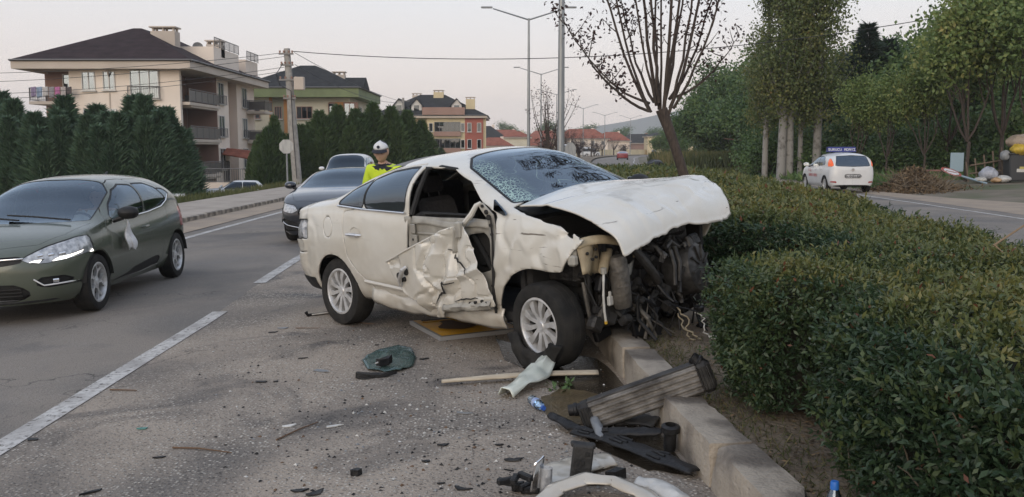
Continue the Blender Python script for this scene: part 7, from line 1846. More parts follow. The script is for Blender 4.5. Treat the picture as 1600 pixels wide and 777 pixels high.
S_(590, 540, .07, .03, M_blk, 'plastic_shard', 'black chip just above the broken glass', rz=.1); S_(520, 668, .12, .04, M_shw, 'plastic_shard', 'slim white sliver right of the white strip', rz=.4); S_(470, 561, .10, .04, M_blkm, 'plastic_shard', 'grey black fragment halfway to the rear wheel', rz=.1)
S_(250, 716, .10, .025, M_blk, 'plastic_shard', 'small black bar left of the long stick', rz=.2); S_(690, 757, .06, .03, M_blk, 'plastic_shard', 'tiny dark chip left of the flat black piece', rz=.2); S_(780, 697, .05, .03, M_blk, 'plastic_shard', 'tiny dark chip above the rubber pad', rz=.2)
def stick(pts, r_, label):
    P = [at(*p)+Vector((0, 0, r_+.004)) for p in pts]; b = MB(); b.tube(P, [r_, r_*.8]+[r_*.5]*(len(P)-2) if len(P) > 2 else [r_, r_*.6], 5); tag(b.build('stick', M_stick), label, 'stick', 'sticks on the road')
stick([(432, 690), (470, 672), (497, 662)], .006, 'reddish stick lying right of the white strip'); stick([(270, 702), (310, 703), (362, 710)], .006, 'long thin stick in the left foreground'); stick([(172, 611), (214, 612)], .006, 'short dark stick close to the lane line'); stick([(462, 514), (500, 514)], .004, 'thin straw between the lens shard and rear wheel'); stick([(556, 505), (585, 508)], .005, 'pale straw beside the rear wheel')
# black trim with a bright edge behind the rear wheel
t = thing('trim_strip', 'black trim strip with a bright edge lying by the rear wheel', 'trim'); p0, p1 = at(478, 495), at(520, 490)
b = MB(); b.tube([p0+Vector((0, 0, .05)), p0+Vector((.02, 0, .015)), p0.lerp(p1, .5)+Vector((0, 0, .012)), p1+Vector((0, 0, .02))], [.02, .018, .014, .014], 6); b.build('trim_body', M_blk, t)
b = MB(); b.tube([p0.lerp(p1, .25)+Vector((0, -.03, .018)), p1+Vector((0, -.03, .022))], .008, 5); b.build('bright_edge', M_shw, t)
# small crumbs nobody could count
n = 1500; ok = []
while len(ok) < n:
    px, py = random.uniform(300, 1000), random.uniform(500, 777)
    if random.random() < math.exp(-((px-760)/330)**2-((py-640)/150)**2)+.10: ok.append((px, py))
b = MB()
for px, py in ok:
    c = at(px, py)
    if c.x > float(xk(c.y))-.03: continue
    s_ = random.choice([.004, .006, .008, .010, .016]); a = random.uniform(0, 6.28); b.m = random.choice([0, 0, 0, 1, 2, 3]); h_ = s_*random.uniform(.3, .8)
    b.add([c+Vector((s_*math.cos(a), s_*math.sin(a), .002)), c+Vector((s_*.7*math.cos(a+2.2), s_*.7*math.sin(a+2.2), .002)), c+Vector((s_*.8*math.cos(a+4), s_*.8*math.sin(a+4), .002)), c+Vector((0, 0, h_+.002))], [(0, 1, 3), (1, 2, 3), (2, 0, 3)])
tag(b.build('debris', [M_blk, M_shg, M_shw, M_stick], None, smooth=0), 'tiny crumbs of broken plastic and glass over the lane', 'debris', kind='stuff')
# ---- broken window glass and black plastic beside it
t = thing('broken_window', 'crumpled sheet of shattered greenish window glass lying on the lane', 'broken glass')
poly = [(566, 566), (575, 556), (600, 546), (622, 541), (642, 545), (650, 560), (645, 574), (625, 582), (600, 583), (575, 580)]
W3 = [at(*p) for p in poly]; cc = sum(W3, Vector())/len(W3)
def gl_mat():
    m = glass_mat('shattered_green_glass', (.16, .23, .21), .03, .2); nt = m.node_tree; L = nt.links; out = [q for q in nt.nodes if q.type == 'OUTPUT_MATERIAL'][0]; base = out.inputs[0].links[0].from_socket
    tc = nt.nodes.new('ShaderNodeTexCoord'); vo = nt.nodes.new('ShaderNodeTexVoronoi'); vo.feature = 'DISTANCE_TO_EDGE'; vo.inputs['Scale'].default_value = 75; L.new(tc.outputs['Object'], vo.inputs['Vector'])
    r_ = nt.nodes.new('ShaderNodeMapRange'); r_.inputs[1].default_value = .16; r_.inputs[2].default_value = .03; L.new(vo.outputs[0], r_.inputs[0]); d = nt.nodes.new('ShaderNodeBsdfDiffuse'); d.inputs[0].default_value = (.11, .17, .15, 1)
    ms = nt.nodes.new('ShaderNodeMixShader'); L.new(r_.outputs[0], ms.inputs[0]); L.new(base, ms.inputs[1]); L.new(d.outputs[0], ms.inputs[2]); L.new(ms.outputs[0], out.inputs[0]); return m
b = MB(); nr_ = 8; vs = []; N_ = len(W3)*4
ringp = []
for k in range(N_):
    i, f = divmod(k, 4); p = W3[i].lerp(W3[(i+1) % len(W3)], f/4); ringp.append(p)
for q in range(nr_+1):
    for k in range(N_):
        p = cc.lerp(ringp[k], q/nr_); vs.append(p+Vector((0, 0, .010+.03*abs(float(fbm(p.x*7, p.y*7, seed=3)))+.012*(1-q/nr_))))
b.add(vs, [(q*N_+k, q*N_+(k+1) % N_, (q+1)*N_+(k+1) % N_, (q+1)*N_+k) for q in range(nr_) for k in range(N_)]); b.build('glass_sheet', gl_mat(), t, thick=.004)
S_(588, 590, .30, .12, M_blk, 'torn_trim', 'torn black plastic panel lying in front of the shattered glass', 'trim', rz=.25, n=9, curl=.35, th=.02); S_(600, 577, .18, .10, M_blk, 'mirror_housing', 'broken black mirror housing resting on the shattered glass', 'mirror', rz=.6, n=8, curl=.6, th=.05, lift=.03); S_(566, 593, .14, .05, M_blkm, 'plastic_shard', 'grey black flat shard left of the torn panel', rz=-.2)
S_(589, 583, .045, .02, M_shw, 'plastic_shard', 'small white chip on the black mirror housing', rz=1.2, lift=.075)
# ---- yellow sign panel under the car
t = thing('sign_panel', 'flat yellow sign panel with grey frame lying under the wrecked car', 'sign')
q = [at(640, 508), at(688, 534), at(822, 519), at(768, 497)]
b = MB(); h_ = .040
b.add([p+Vector((0, 0, .004)) for p in q]+[p+Vector((0, 0, h_)) for p in q], [(0, 1, 5, 4), (1, 2, 6, 5), (2, 3, 7, 6), (3, 0, 4, 7), (3, 2, 1, 0), (4, 5, 6, 7)]); b.build('frame', mat('aluminium_frame', (.42, .42, .42), .4, metal=.5), t, smooth=0)
cq = sum(q, Vector())/4; M_amb = mat('amber_face', (.72, .38, .02), .45, col2=(.58, .29, .02), vs=5)
b = MB(); b.add([p.lerp(cq, .06)+Vector((0, 0, h_+.004)) for p in q], [(0, 1, 2, 3)]); fc = b.build('face', M_amb, t, smooth=0)
b = MB(); zz = Vector((0, 0, h_+.012))
def onp(u, v): return q[0].lerp(q[1], v).lerp(q[3].lerp(q[2], v), u)+zz
b.tube([onp(u, v) for u, v in ((.1, .12), (.9, .12), (.92, .2), (.92, .85))], .006, 4); b.build('face_line', M_ink, fc)
b = MB(); b.add([onp(.35+.25*math.cos(a)*(.7+.3*math.sin(3*a)), .5+.28*math.sin(a)) for a in np.linspace(0, 6.28, 20)[:-1]], [tuple(range(19))]); b.build('face_mark', mat('scuffed_print', (.10, .05, .02), .6), fc, smooth=0)
# ---- pale trim strip across the gutter
t_ = MB(); a, c = at(690, 603), at(934, 589); d = (c-a).normalized(); sd = Vector((-d.y, d.x, 0))
def st(u, v):
    w_ = (.012+.028*min(1, u*2.5)); p = a.lerp(c, u); x_ = (v-.5)*2
    return tuple(p+sd*w_*x_+Vector((0, 0, .022+.022*(1-x_*x_)+.02*math.sin(u*2.8))))
t_.grid(st, 30, 6); tag(t_.build('trim_strip', M_wood, None, thick=.012), 'long pale trim strip lying across the lane before the front wheel', 'trim')
# ---- translucent pale plastic sheet
b = MB(); cl = [at(790, 624), at(815, 612), at(838, 600), at(850, 590), at(858, 578)]
def sh(u, v):
    k = u*4; i = min(3, int(k)); p = cl[i].lerp(cl[i+1], k-i); i2 = min(3, i); d = (cl[i2+1]-cl[i2]).normalized(); s2 = Vector((-d.y, d.x, 0)); w_ = .055+.03*math.sin(u*3.1); x_ = (v-.5)*2
    return tuple(p-s2*w_*x_+Vector((0, 0, .02+.085*u+.055*(1-x_*x_)+.014*float(vnoise(u*9, v*5, seed=4))+(.045*math.sin(u*9)*(v-.5)))))
b.grid(sh, 34, 10); tag(b.build('plastic_sheet', mat('milky_plastic', (.66, .69, .62), .3, col2=(.56, .60, .53), vs=8, coat=.3), None, thick=.006), 'curled milky green white plastic piece near the front wheel', 'plastic piece')
b = MB()
for k in range(40):
    p = at(872+random.uniform(-16, 22), 606+random.uniform(-8, 10)); d = Vector((random.uniform(-1, 1), random.uniform(-1, 1), random.uniform(.2, 1))).normalized()*random.uniform(.03, .07); s2 = d.cross(Vector((0, 0, 1)))*.35; b.add([p+Vector((0, 0, .005)), p+d*.5+s2, p+d, p+d*.5-s2], [(0, 1, 2, 3)])
tag(b.build('weeds', mat('sprig_green', (.07, .12, .035), .6), None, smooth=0), 'torn green sprig beside the milky plastic piece', 'weeds', kind='stuff')
# ---- water bottle
t = thing('water_bottle', 'crushed clear water bottle with a blue label lying by the puddle', 'bottle'); a, c = at(830, 632), at(858, 653); ax = (c-a).normalized(); Mq = Matrix.Translation(a+Vector((0, 0, .034))) @ ax.to_track_quat('Z', 'Y').to_matrix().to_4x4(); L_ = .21
M_pet = glass_mat('clear_plastic', (.80, .86, .92), .12, .08)
b = MB(); b.lathe([(0, 0), (.022, .0), (.030, .012), (.031, .05), (.027, .06), (.031, .075), (.031, .13), (.027, .145), (.030, .158), (.018, .19), (.013, .195), (.013, L_)], 18, Mq); b.build('bottle_body', M_pet, t)
b = MB(); b.lathe([(.0318, .078), (.0318, .125)], 18, Mq); b.build('label_band', mat('blue_label', (.20, .30, .55), .4, col2=(.55, .6, .7), vs=40), t)
b = MB(); b.lathe([(0, L_+.014), (.015, L_+.014), (.0155, L_), (.0155, L_-.006)], 14, Mq); b.build('cap', mat('blue_cap', (.03, .10, .40), .4), t)
t = thing('water_bottle', 'upright bottle with a blue cap at the bottom edge beside the kerb', 'bottle', (1.20, 3.215, .17))
b = MB(); b.lathe([(0, 0), (.03, 0), (.032, .01), (.032, .13), (.016, .175), (.013, .18)], 16); b.build('bottle_body', M_pet, t)
b = MB(); b.lathe([(0, .205), (.014, .205), (.016, .20), (.016, .175)], 14); b.build('cap', mat('bright_blue_cap', (.03, .16, .55), .4), t)
# ---- intercooler leaning on the kerb
M_core2 = mat('oily_cooler_core', (.24, .225, .205), .55, metal=.3, col2=(.07, .064, .058), vs=9, bump=.3, bs=60, det=6)
t = thing('intercooler', 'ribbed grey intercooler with black end hoses propped against the kerb', 'car part')
a = at(925, 668)+Vector((0, 0, .075)); c = Vector((1.07, 4.98, .315)); ax = (c-a); L_ = ax.length; ax.normalize(); sdv = ax.cross(Vector((0, 0, 1))).normalized(); upv = sdv.cross(ax); 
Mq = Matrix(((ax.x, sdv.x, upv.x, a.x), (ax.y, sdv.y, upv.y, a.y), (ax.z, sdv.z, upv.z, a.z), (0, 0, 0, 1)))
b = MB(); b.box((L_/2, 0, 0), (L_, .095, .165), M=Mq, b=.008); b.build('core', M_core2, t)
for k in range(5):
    b = MB(); b.box((L_/2, .051, -.064+.032*k), (L_*.99, .014, .015), M=Mq, b=.004); b.build('core_tube', M_core2, t)
b = MB(); b.box((L_/2, 0, .088), (L_*.99, .085, .010), M=Mq, b=.003); b.build('top_plate', M_alu, t)
for x, sg in ((-.02, -1), (L_+.03, 1)):
    b = MB(); b.box((x, 0, 0), (.09, .11, .185), M=Mq, b=.025)
    for k in range(4): b.box((x-.03+.02*k, .058, 0), (.008, .01, .13), M=Mq, b=.003)
    tk = b.build('end_tank', M_blkm, t)
    b = MB(); p0 = Vector((x, 0, .06)); Mh = Mq @ Matrix.Translation((x+sg*.015, 0, .055)) @ (Matrix.Rotation(R(-35 if sg > 0 else -80), 4, 'Y')); b.lathe([(.034, 0), (.034, .03), (.040, .035), (.040, .05), (.034, .055), (.034, .085), (.029, .085), (.029, .02), (0, .02)], 18, Mh); b.build('hose_neck', M_blk, tk)
# ---- crushed black lower grille and bumper pieces
def plank(name, label, pts, w_, h_, mt, seed, cat='car part', n=26, th=.008, ribs=0):
    P = [at(p[0], p[1])+Vector((0, 0, p[2])) for p in pts]
    t = thing(name, label, cat); b = MB()
    def fn(u, v):
        k = u*(len(P)-1); i = min(len(P)-2, int(k)); p = P[i].lerp(P[i+1], k-i); d = (P[i+1]-P[i]).normalized(); s2 = d.cross(Vector((0, 0, 1))).normalized(); x_ = (v-.5)*2
        e = .86+.14*math.sin(math.pi*u)+.10*float(vnoise(u*7, seed*3.1, seed=seed+5))
        return tuple(p+s2*w_*x_*e+Vector((0, 0, h_*(1-x_*x_)+.007*float(vnoise(u*10, v*4, seed=seed)))))
    b.grid(fn, n, 8); o = b.build('shell', mt, t, thick=th, smooth=25)
    for k in range(ribs):
        v = .2+.6*(k % 3)/2; u0 = (k//3)/max(1, ribs//3)*.85+.05
        r_ = MB(); q = [Vector(fn(u0+.10*j/3, v))+Vector((0, 0, .012)) for j in range(4)]; r_.tube(q, .007, 5); r_.build('rib', mt, t)
    return t
plank('grille_panel', 'long crushed black lower grille lying along the kerb', [(900, 682, .03), (960, 700, .04), (1030, 728, .04), (1088, 748, .03)], .062, .012, M_blk, 5, ribs=9)
plank('duct_piece', 'black plastic flap sticking out left of the intercooler', [(862, 664, .05), (893, 676, .03), (930, 684, .02)], .035, .02, M_blk, 6, ribs=0)
plank('duct_piece', 'black broken duct lying between intercooler and kerb', [(935, 690, .04), (985, 690, .05), (1035, 693, .06)], .055, .02, M_blk, 7, ribs=3)
plank('undertray', 'dark creased undertray under the intercooler', [(930, 665, .02), (975, 660, .03), (1030, 670, .03)], .10, .02, M_blkm, 8, ribs=0)
b = MB(); b.lathe([(.03, 0), (.034, .02), (.034, .10), (.05, .11), (.05, .14), (.03, .15), (.03, .03)], 16, Matrix.Translation(at(1046, 705)+Vector((0, 0, .005))) @ Matrix.Rotation(R(8), 4, 'X')); b.box((0, 0, .06), (.05, .03, .12), M=Matrix.Translation(at(1046, 705)), b=.008); tag(b.build('filler_neck', M_blk), 'black upright filler neck standing against the kerb face', 'car part')
plank('grey_bracket', 'crumpled bright metal bracket below the intercooler\'s left hose', [(928, 672, .06), (936, 686, .05), (940, 698, .03)], .025, .02, M_shg, 9, n=10)
# bumper: broad cream shell, white end piece, chrome lamp remains, black crash bracket
plank('bumper_cover', 'broken cream bumper cover at the bottom edge of the picture', [(838, 800, .02), (872, 783, .06), (915, 775, .08), (960, 777, .07), (1003, 788, .05), (1040, 805, .02)], .055, .018, M_wreck, 10, ribs=0, n=40)
plank('bumper_piece', 'torn cream bumper fragment behind the black bracket', [(848, 765, .02), (880, 742, .03), (925, 728, .02), (955, 724, .015)], .10, .02, M_wreck, 11)
plank('bumper_end', 'rounded white bumper end piece near the kerb', [(995, 765, .03), (1025, 770, .035), (1066, 792, .02)], .06, .02, M_shw, 12, n=18)
t = thing('crash_bracket', 'black upright crash bracket standing on the broken bumper', 'car part', tuple(at(905, 757))); b = MB(); Mb = Matrix.Rotation(R(6), 4, 'Y')
b.box((0, 0, .10), (.10, .04, .20), M=Mb, b=.008); b.box((.06, 0, .03), (.14, .06, .05), M=Mb, b=.012); b.box((0, .03, .19), (.12, .05, .02), M=Mb, b=.005); b.build('bracket_plate', M_blkm, t)
for k in range(3): h = MB(); h.box((-.02+.02*k, -.022, .07+.045*k), (.02, .008, .02), M=Mb, b=.002); h.build('bracket_slot', M_under, t)
t = thing('broken_headlight', 'smashed headlight remains with a bright chrome reflector', 'headlight', tuple(at(828, 772))); b = MB()
b.grid(lambda u, v: (.05*math.sin(u*2.2)+.02*v, -.03+.05*u, .02+.17*v*(1-.35*abs(u-.5))), 8, 10); b.build('reflector', M_chrome, t, thick=.004)
b = MB(); b.tube([(.075, 0, .02), (.08, 0, .13)], [.03, .028], 12); b.build('lamp_bowl', M_lamp, t)
for k in range(7):
    a = k*.9; h = MB(); h.box((-.06+.03*math.cos(a)*2, .02*math.sin(a), .02+.012*k), (.09, .03, .03), rz=a, b=.006); h.build('housing_shard', M_blk, t)
S_(795, 745, .10, .02, M_blk, 'plastic_shard', 'thin black spike left of the smashed headlight', rz=-.5, lift=.03); S_(810, 768, .09, .05, M_blk, 'plastic_shard', 'black torn lump hard against the smashed headlight', rz=.5, th=.04); S_(958, 752, .14, .07, M_blk, 'plastic_shard', 'black broken clip between bracket and white bumper end', rz=.2, th=.05); S_(905, 650, .10, .06, M_blk, 'rubber_elbow', 'black rubber elbow at the lower end of the intercooler', rz=.3, th=.06, n=10)
S_(818, 566, .16, .03, M_shg, 'trim_shard', 'bright metal trim shard left of the burst tyre', rz=-.45); S_(1075, 690, .08, .05, M_blk, 'plastic_shard', 'black scrap on the road close under the kerb', rz=.1)
# fluid on the road beneath the front: a thin wet film
M_wet = bpy.data.materials.new('wet_fluid'); M_wet.use_nodes = True
_b = M_wet.node_tree.nodes['Principled BSDF']; _b.inputs['Base Color'].default_value = (.030, .024, .017, 1); _b.inputs['Roughness'].default_value = .12
_n = M_wet.node_tree.nodes.new('ShaderNodeTexNoise'); _n.inputs['Scale'].default_value = 60; _t = M_wet.node_tree.nodes.new('ShaderNodeTexCoord'); M_wet.node_tree.links.new(_t.outputs['Object'], _n.inputs['Vector'])
_p = M_wet.node_tree.nodes.new('ShaderNodeBump'); _p.inputs['Strength'].default_value = .35; _p.inputs['Distance'].default_value = .01; M_wet.node_tree.links.new(_n.outputs[0], _p.inputs['Height']); M_wet.node_tree.links.new(_p.outputs[0], _b.inputs['Normal'])
M_mud = mat('oily_mud', (.075, .055, .030), .35, col2=(.13, .095, .05), vs=9, bump=.5, bs=45)
def film(name, label, poly, mt, z):
    pp = []
    for i in range(len(poly)):
        a, c = poly[i], poly[(i+1) % len(poly)]
        for k in range(6):
            u = k/6; x, y = a[0]+(c[0]-a[0])*u, a[1]+(c[1]-a[1])*u; w_ = 9*float(fbm(x*.05, y*.05, seed=31)); pp.append((x+w_, y+w_*.6))
    P = [at(*p)+Vector((0, 0, z)) for p in pp]; P = [Vector((min(p.x, float(xk(p.y))-.03), p.y, p.z)) for p in P]
    cc = sum(P, Vector())/len(P); b = MB(); b.add(P+[cc], [(i, (i+1) % len(P), len(P)) for i in range(len(P))]); tag(b.build(name, mt, None, smooth=0), label, 'stain')
film('fluid_stain', 'dark wet stain spreading from under the wrecked front wheel', [(775, 530), (830, 545), (930, 560), (985, 600), (1010, 640), (980, 660), (900, 640), (870, 600), (790, 565)], M_wet, .0045)
film('fluid_stain', 'muddy yellow brown puddle between bottle and kerb', [(850, 625), (880, 608), (935, 618), (960, 640), (940, 660), (890, 668), (858, 655)], M_mud, .009)
film('fluid_stain', 'dark damp patch under the intercooler and grille', [(900, 670), (960, 655), (1030, 660), (1075, 700), (1090, 745), (1010, 735), (930, 700)], M_wet, .0045)
# ------------------------------------------------------------------ people
M_skin = mat('skin', (.50, .31, .22), .55, col2=(.42, .25, .17), vs=9); M_hivis = mat('hi_vis_yellow', (.62, .78, .03), .6, col2=(.50, .66, .03), vs=6); M_navyc = mat('navy_cloth', (.018, .02, .03), .85)
M_capw = mat('white_cap', (.68, .68, .68), .6); M_hair = mat('dark_hair', (.02, .016, .013), .7); M_silver = mat('reflective_band', (.55, .56, .57), .35)
def skin_body(J, E, rad):
    """connected joints to one continuous skinned surface"""
    names = list(J); me = bpy.data.meshes.new('tmp'); me.from_pydata([J[k] for k in names], [(names.index(a), names.index(b)) for a, b in E], [])
    o = bpy.data.objects.new('tmp', me); COL.objects.link(o); md = o.modifiers.new('skin', 'SKIN'); md.use_smooth_shade = True
    sv = me.skin_vertices[0].data
    for i, k in enumerate(names): r_ = rad[k]; sv[i].radius = r_ if hasattr(r_, '__len__') else (r_, r_)
    sv[names.index('pelvis')].use_root = True
    o.modifiers.new('sub', 'SUBSURF').levels = 2; o.modifiers['sub'].render_levels = 2
    dg = bpy.context.evaluated_depsgraph_get(); m2 = bpy.data.meshes.new_from_object(o.evaluated_get(dg)); bpy.data.objects.remove(o); return m2
def head_verts(c, yaw, pitch, s=1.0):
    """shaped head: brow, sockets, nose, mouth, chin and ears; face along local +x"""
    b = MB(); M = Matrix.Translation(c) @ Matrix.Rotation(yaw, 4, 'Z') @ Matrix.Rotation(pitch, 4, 'Y')
    def fn(u, v):
        a = u*2*math.pi; t = (v-.5)*math.pi; x, y, z = math.cos(t)*math.cos(a), math.cos(t)*math.sin(a), math.sin(t)
        X, Y, Z = x*.098, y*.076, z*.118
        if z < 0: Y *= 1-.28*(-z)**1.3; X = X*(1-.10*(-z)) + (.012*(-z) if x > 0 else .02*z)
        if x > .3:
            f = (x-.3)/.7
            X += f*(.030*math.exp(-((y/.16)**2+((z+.12)/.17)**2)) + .010*math.exp(-((z-.22)/.09)**2)*math.exp(-(y/.5)**2) + .010*math.exp(-((z+.62)/.15)**2)*math.exp(-(y/.4)**2) + .007*math.exp(-((z+.40)/.05)**2)*math.exp(-(y/.3)**2))
            X -= f*.016*(math.exp(-(((y-.36)/.15)**2+((z-.06)/.09)**2))+math.exp(-(((y+.36)/.15)**2+((z-.06)/.09)**2))) + f*.005*math.exp(-((z+.48)/.03)**2)*math.exp(-(y/.3)**2)
        if abs(y) > .9 and abs(z) < .3 and abs(x) < .35: Y *= 1.14
        return (X*s, Y*s, Z*s)
    b.grid(fn, 36, 26, M); return b, M
def person(label, J, mats_by, yaw, pitch, loc, rz, group=None, cap=True, hair=True, name='person'):
    t = thing(name, label, 'person', loc, rz, group)
    E = [('pelvis', 'waist'), ('waist', 'chest'), ('chest', 'neck'), ('neck', 'headb'), ('chest', 'shL'), ('shL', 'elL'), ('elL', 'wrL'), ('wrL', 'haL'), ('chest', 'shR'), ('shR', 'elR'), ('elR', 'wrR'), ('wrR', 'haR'), ('pelvis', 'hiL'), ('hiL', 'knL'), ('knL', 'anL'), ('anL', 'toL'), ('pelvis', 'hiR'), ('hiR', 'knR'), ('knR', 'anR'), ('anR', 'toR')]
    rad = dict(pelvis=(.15, .12), waist=(.15, .115), chest=(.17, .125), neck=(.062, .062), headb=(.055, .055), shL=.075, elL=.052, wrL=.036, haL=(.045, .025), shR=.075, elR=.052, wrR=.036, haR=(.045, .025), hiL=.095, knL=.065, anL=.045, toL=(.045, .035), hiR=.095, knR=.065, anR=.045, toR=(.045, .035))
    me = skin_body(J, E, rad); vs = [v.co.copy() for v in me.vertices]; fs = [list(p.vertices) for p in me.polygons]
    b = MB(); b.v = vs; b.f = fs; b.mi = []
    for f in fs:
        c = sum((vs[i] for i in f), Vector())/len(f); b.mi.append(mats_by(c))
    hb, M = head_verts(Vector(J['headb'])+Vector((.015*math.cos(yaw), .015*math.sin(yaw), .085)), yaw, pitch); k = len(b.v); b.v += hb.v; b.f += [[k+i for i in f] for f in hb.f]; b.mi += [0]*len(hb.f)
    for nm in ('haL', 'haR'):   # fingers closed into the hand's end
        w_ = Vector(J[nm]); d = (w_-Vector(J['wr'+nm[-1]])).normalized(); sd = d.cross(Vector((0, 0, 1))); sd = sd.normalized() if sd.length > .01 else Vector((1, 0, 0)); b.m = 0
        for q, ln in zip((-.028, -.009, .010, .028), (.062, .075, .070, .052)): p0 = w_+sd*q; b.tube([p0, p0+d*ln*.5, p0+d*ln*.85+Vector((0, 0, -.02))], [.010, .009, .007], 6)
        p0 = w_-d*.035+sd*.035; b.tube([p0, p0+sd*.03+d*.02, p0+sd*.035+d*.05], [.012, .010, .008], 6)
    body = b.build('body', [M_skin, M_hivis, M_navyc, M_silver], t, smooth=60)
    if hair:
        h = MB(); h.grid(lambda u, v: (lambda a, q: (-.012+.104*math.cos(q)*math.cos(a)*(1.0), .083*math.cos(q)*math.sin(a), .008+.122*math.sin(q)))(u*2*math.pi, (.02 if .25 < u < .75 else .55)*(1-v)*1.0+v*math.pi/2-(.35*(1-v) if .3 < u < .7 else 0)), 28, 8, M); h.build('hair', M_hair, body, smooth=60)
    for sg in (-1, 1):
        e = MB(); e.lathe([(0, .011), (.006, .009), (.010, .004), (.011, 0)], 10, M @ Matrix.Translation((.074, sg*.028, .008)) @ Matrix.Rotation(R(90), 4, 'Y')); e.build('eye', M_hair, body)
    if cap:
        c = MB(); c.grid(lambda u, v: (lambda a, q: (-.006+.106*math.cos(q)*math.cos(a), .084*math.cos(q)*math.sin(a), (.052 if math.cos(a) > 0 else .030)+(.066+.022*max(0, math.cos(a)))*math.sin(q)))(u*2*math.pi, v*math.pi/2), 28, 8, M); cp = c.build('cap', M_capw, t, smooth=60, thick=.004)
        v_ = MB(); v_.grid(lambda u, v: ((.098+.062*v)*math.cos((u-.5)*2.2), (.082+.012*v)*math.sin((u-.5)*2.2)*1.05, .050-.022*v-.012*abs(u-.5)), 14, 4, M); v_.build('visor', M_navyc, cp, thick=.004)
        w_ = MB(); w_.lathe([(.0, .004), (.016, .004), (.018, 0)], 14, M @ Matrix.Translation((.103, 0, .088)) @ Matrix.Rotation(R(72), 4, 'Y')); w_.build('cap_badge', M_navyc, cp)
    return t
def stand(lean=0.0):
    return dict(pelvis=(0, 0, .93), waist=(.01+lean*.3, 0, 1.06), chest=(.02+lean*.7, 0, 1.27), neck=(.03+lean, 0, 1.42), headb=(.045+lean*1.15, 0, 1.48), shL=(.02+lean*.8, .19, 1.36), elL=(.02+lean, .25, 1.09), wrL=(.16+lean, .20, .95), haL=(.22+lean, .17, .93), shR=(.02+lean*.8, -.19, 1.36), elR=(.0+lean, -.26, 1.09), wrR=(.12+lean, -.24, .90), haR=(.16+lean, -.23, .85), hiL=(0, .09, .88), knL=(.02, .10, .48), anL=(-.02, .11, .09), toL=(.13, .13, .035), hiR=(0, -.09, .88), knR=(.03, -.10, .48), anR=(0, -.11, .09), toR=(.15, -.13, .035))
def cop_m(c):
    if c.z > 1.40 and abs(c.y) < .09: return 2 if c.z < 1.435 else 0
    if c.z < .96 and abs(c.y) < .165: return 2
    if abs(c.y) > .14 and c.z < 1.0: return 0
    if 1.12 < c.z < 1.17: return 3
    if c.z > 1.37 and abs(c.y) < .10: return 2
    return 1
cx, cy = -1.47, 10.75
person('traffic officer in a white cap and yellow high visibility jacket behind the wreck', stand(.10), cop_m, R(14), R(16), (cx, cy, road_z(cx, cy)), R(-112), cap=True).scale = (1.04, 1.04, 1.04)
dk = lambda c: 2 if c.z < 1.42 else 0
ge = (-22.4, 80.3); person('person in a light top with dark hair at the cream block entrance', stand(), lambda c: 0 if c.z > 1.42 else (3 if c.z > .95 else 2), 0, 0, (ge[0], ge[1], -1.65), R(-60), 'people at the entrance', cap=False)
person('person in dark clothes beside the other at the block entrance', stand(.05), dk, 0, 0, (ge[0]+.9, ge[1]+.4, -1.65), R(-140), 'people at the entrance', cap=False)
# driver of the green car
sit = dict(pelvis=(0, 0, .55), waist=(-.03, 0, .68), chest=(-.10, 0, .90), neck=(-.13, 0, 1.04), headb=(-.12, 0, 1.09), shL=(-.10, .19, .98), elL=(.10, .25, .80), wrL=(.33, .15, .86), haL=(.40, .12, .88), shR=(-.10, -.19, .98), elR=(.10, -.25, .80), wrR=(.33, -.15, .86), haR=(.40, -.12, .88), hiL=(.05, .10, .54), knL=(.46, .13, .62), anL=(.72, .13, .32), toL=(.84, .13, .30), hiR=(.05, -.10, .54), knR=(.46, -.13, .62), anR=(.72, -.13, .32), toR=(.84, -.13, .30))
dr = person('driver in a pale shirt sitting behind the green car\'s windscreen', sit, lambda c: 0 if c.z > 1.02 or c.x > .3 and c.z > .75 else (3 if c.z > .58 else 2), 0, 0, (0, 0, 0), 0, cap=False)
dr.matrix_world = car_green.matrix_world @ Matrix.Translation((1.40, .36, .0))

# ------------------------------------------------------------------ rubbish by the woods
M_bin = mat('dark_grey_bin', (.045, .047, .05), .6); bx, by = pxx(1587, 38.6), 38.6; bz = gz(bx, by)
t = thing('rubbish_bin', 'dark grey wheeled bin with a white notice heaped with bags', 'bin', (bx, by, bz), R(-6))
b = MB(); b.box((0, 0, .62), (1.0, .75, 1.15), b=.05); 
for p in b.v:
    f = .86+.14*min(1, max(0, p.z/1.1)); p.x *= f; p.y *= f
b.build('bin_body', M_bin, t); b = MB(); b.box((0, 0, 1.20), (1.12, .85, .08), b=.03); b.build('rim', M_bin, t)
b = MB(); b.box((.04, -.372, .72), (.44, .012, .62), M=Matrix.Rotation(R(-3), 4, 'X')); nt_ = b.build('notice', M_shw, t, smooth=0)
b = MB(); b.box((.04, -.384, .66), (.22, .006, .24), M=Matrix.Rotation(R(-3), 4, 'X')); b.build('notice_print', mat('yellow_print', (.5, .42, .12), .6), nt_, smooth=0)
b = MB(); b.box((.04, -.384, .98), (.30, .006, .03), M=Matrix.Rotation(R(-3), 4, 'X')); b.box((.04, -.384, .86), (.34, .006, .02), M=Matrix.Rotation(R(-3), 4, 'X')); b.build('notice_lines', M_ink, nt_, smooth=0)
for sx in (-.4, .4): b = MB(); b.lathe([(0, .03), (.09, .03), (.1, .015), (.1, -.03), (0, -.03)], 12, Matrix.Translation((sx, -.2, .02)) @ Matrix.Rotation(R(90), 4, 'Y')); b.build('wheel', M_rubber, t)
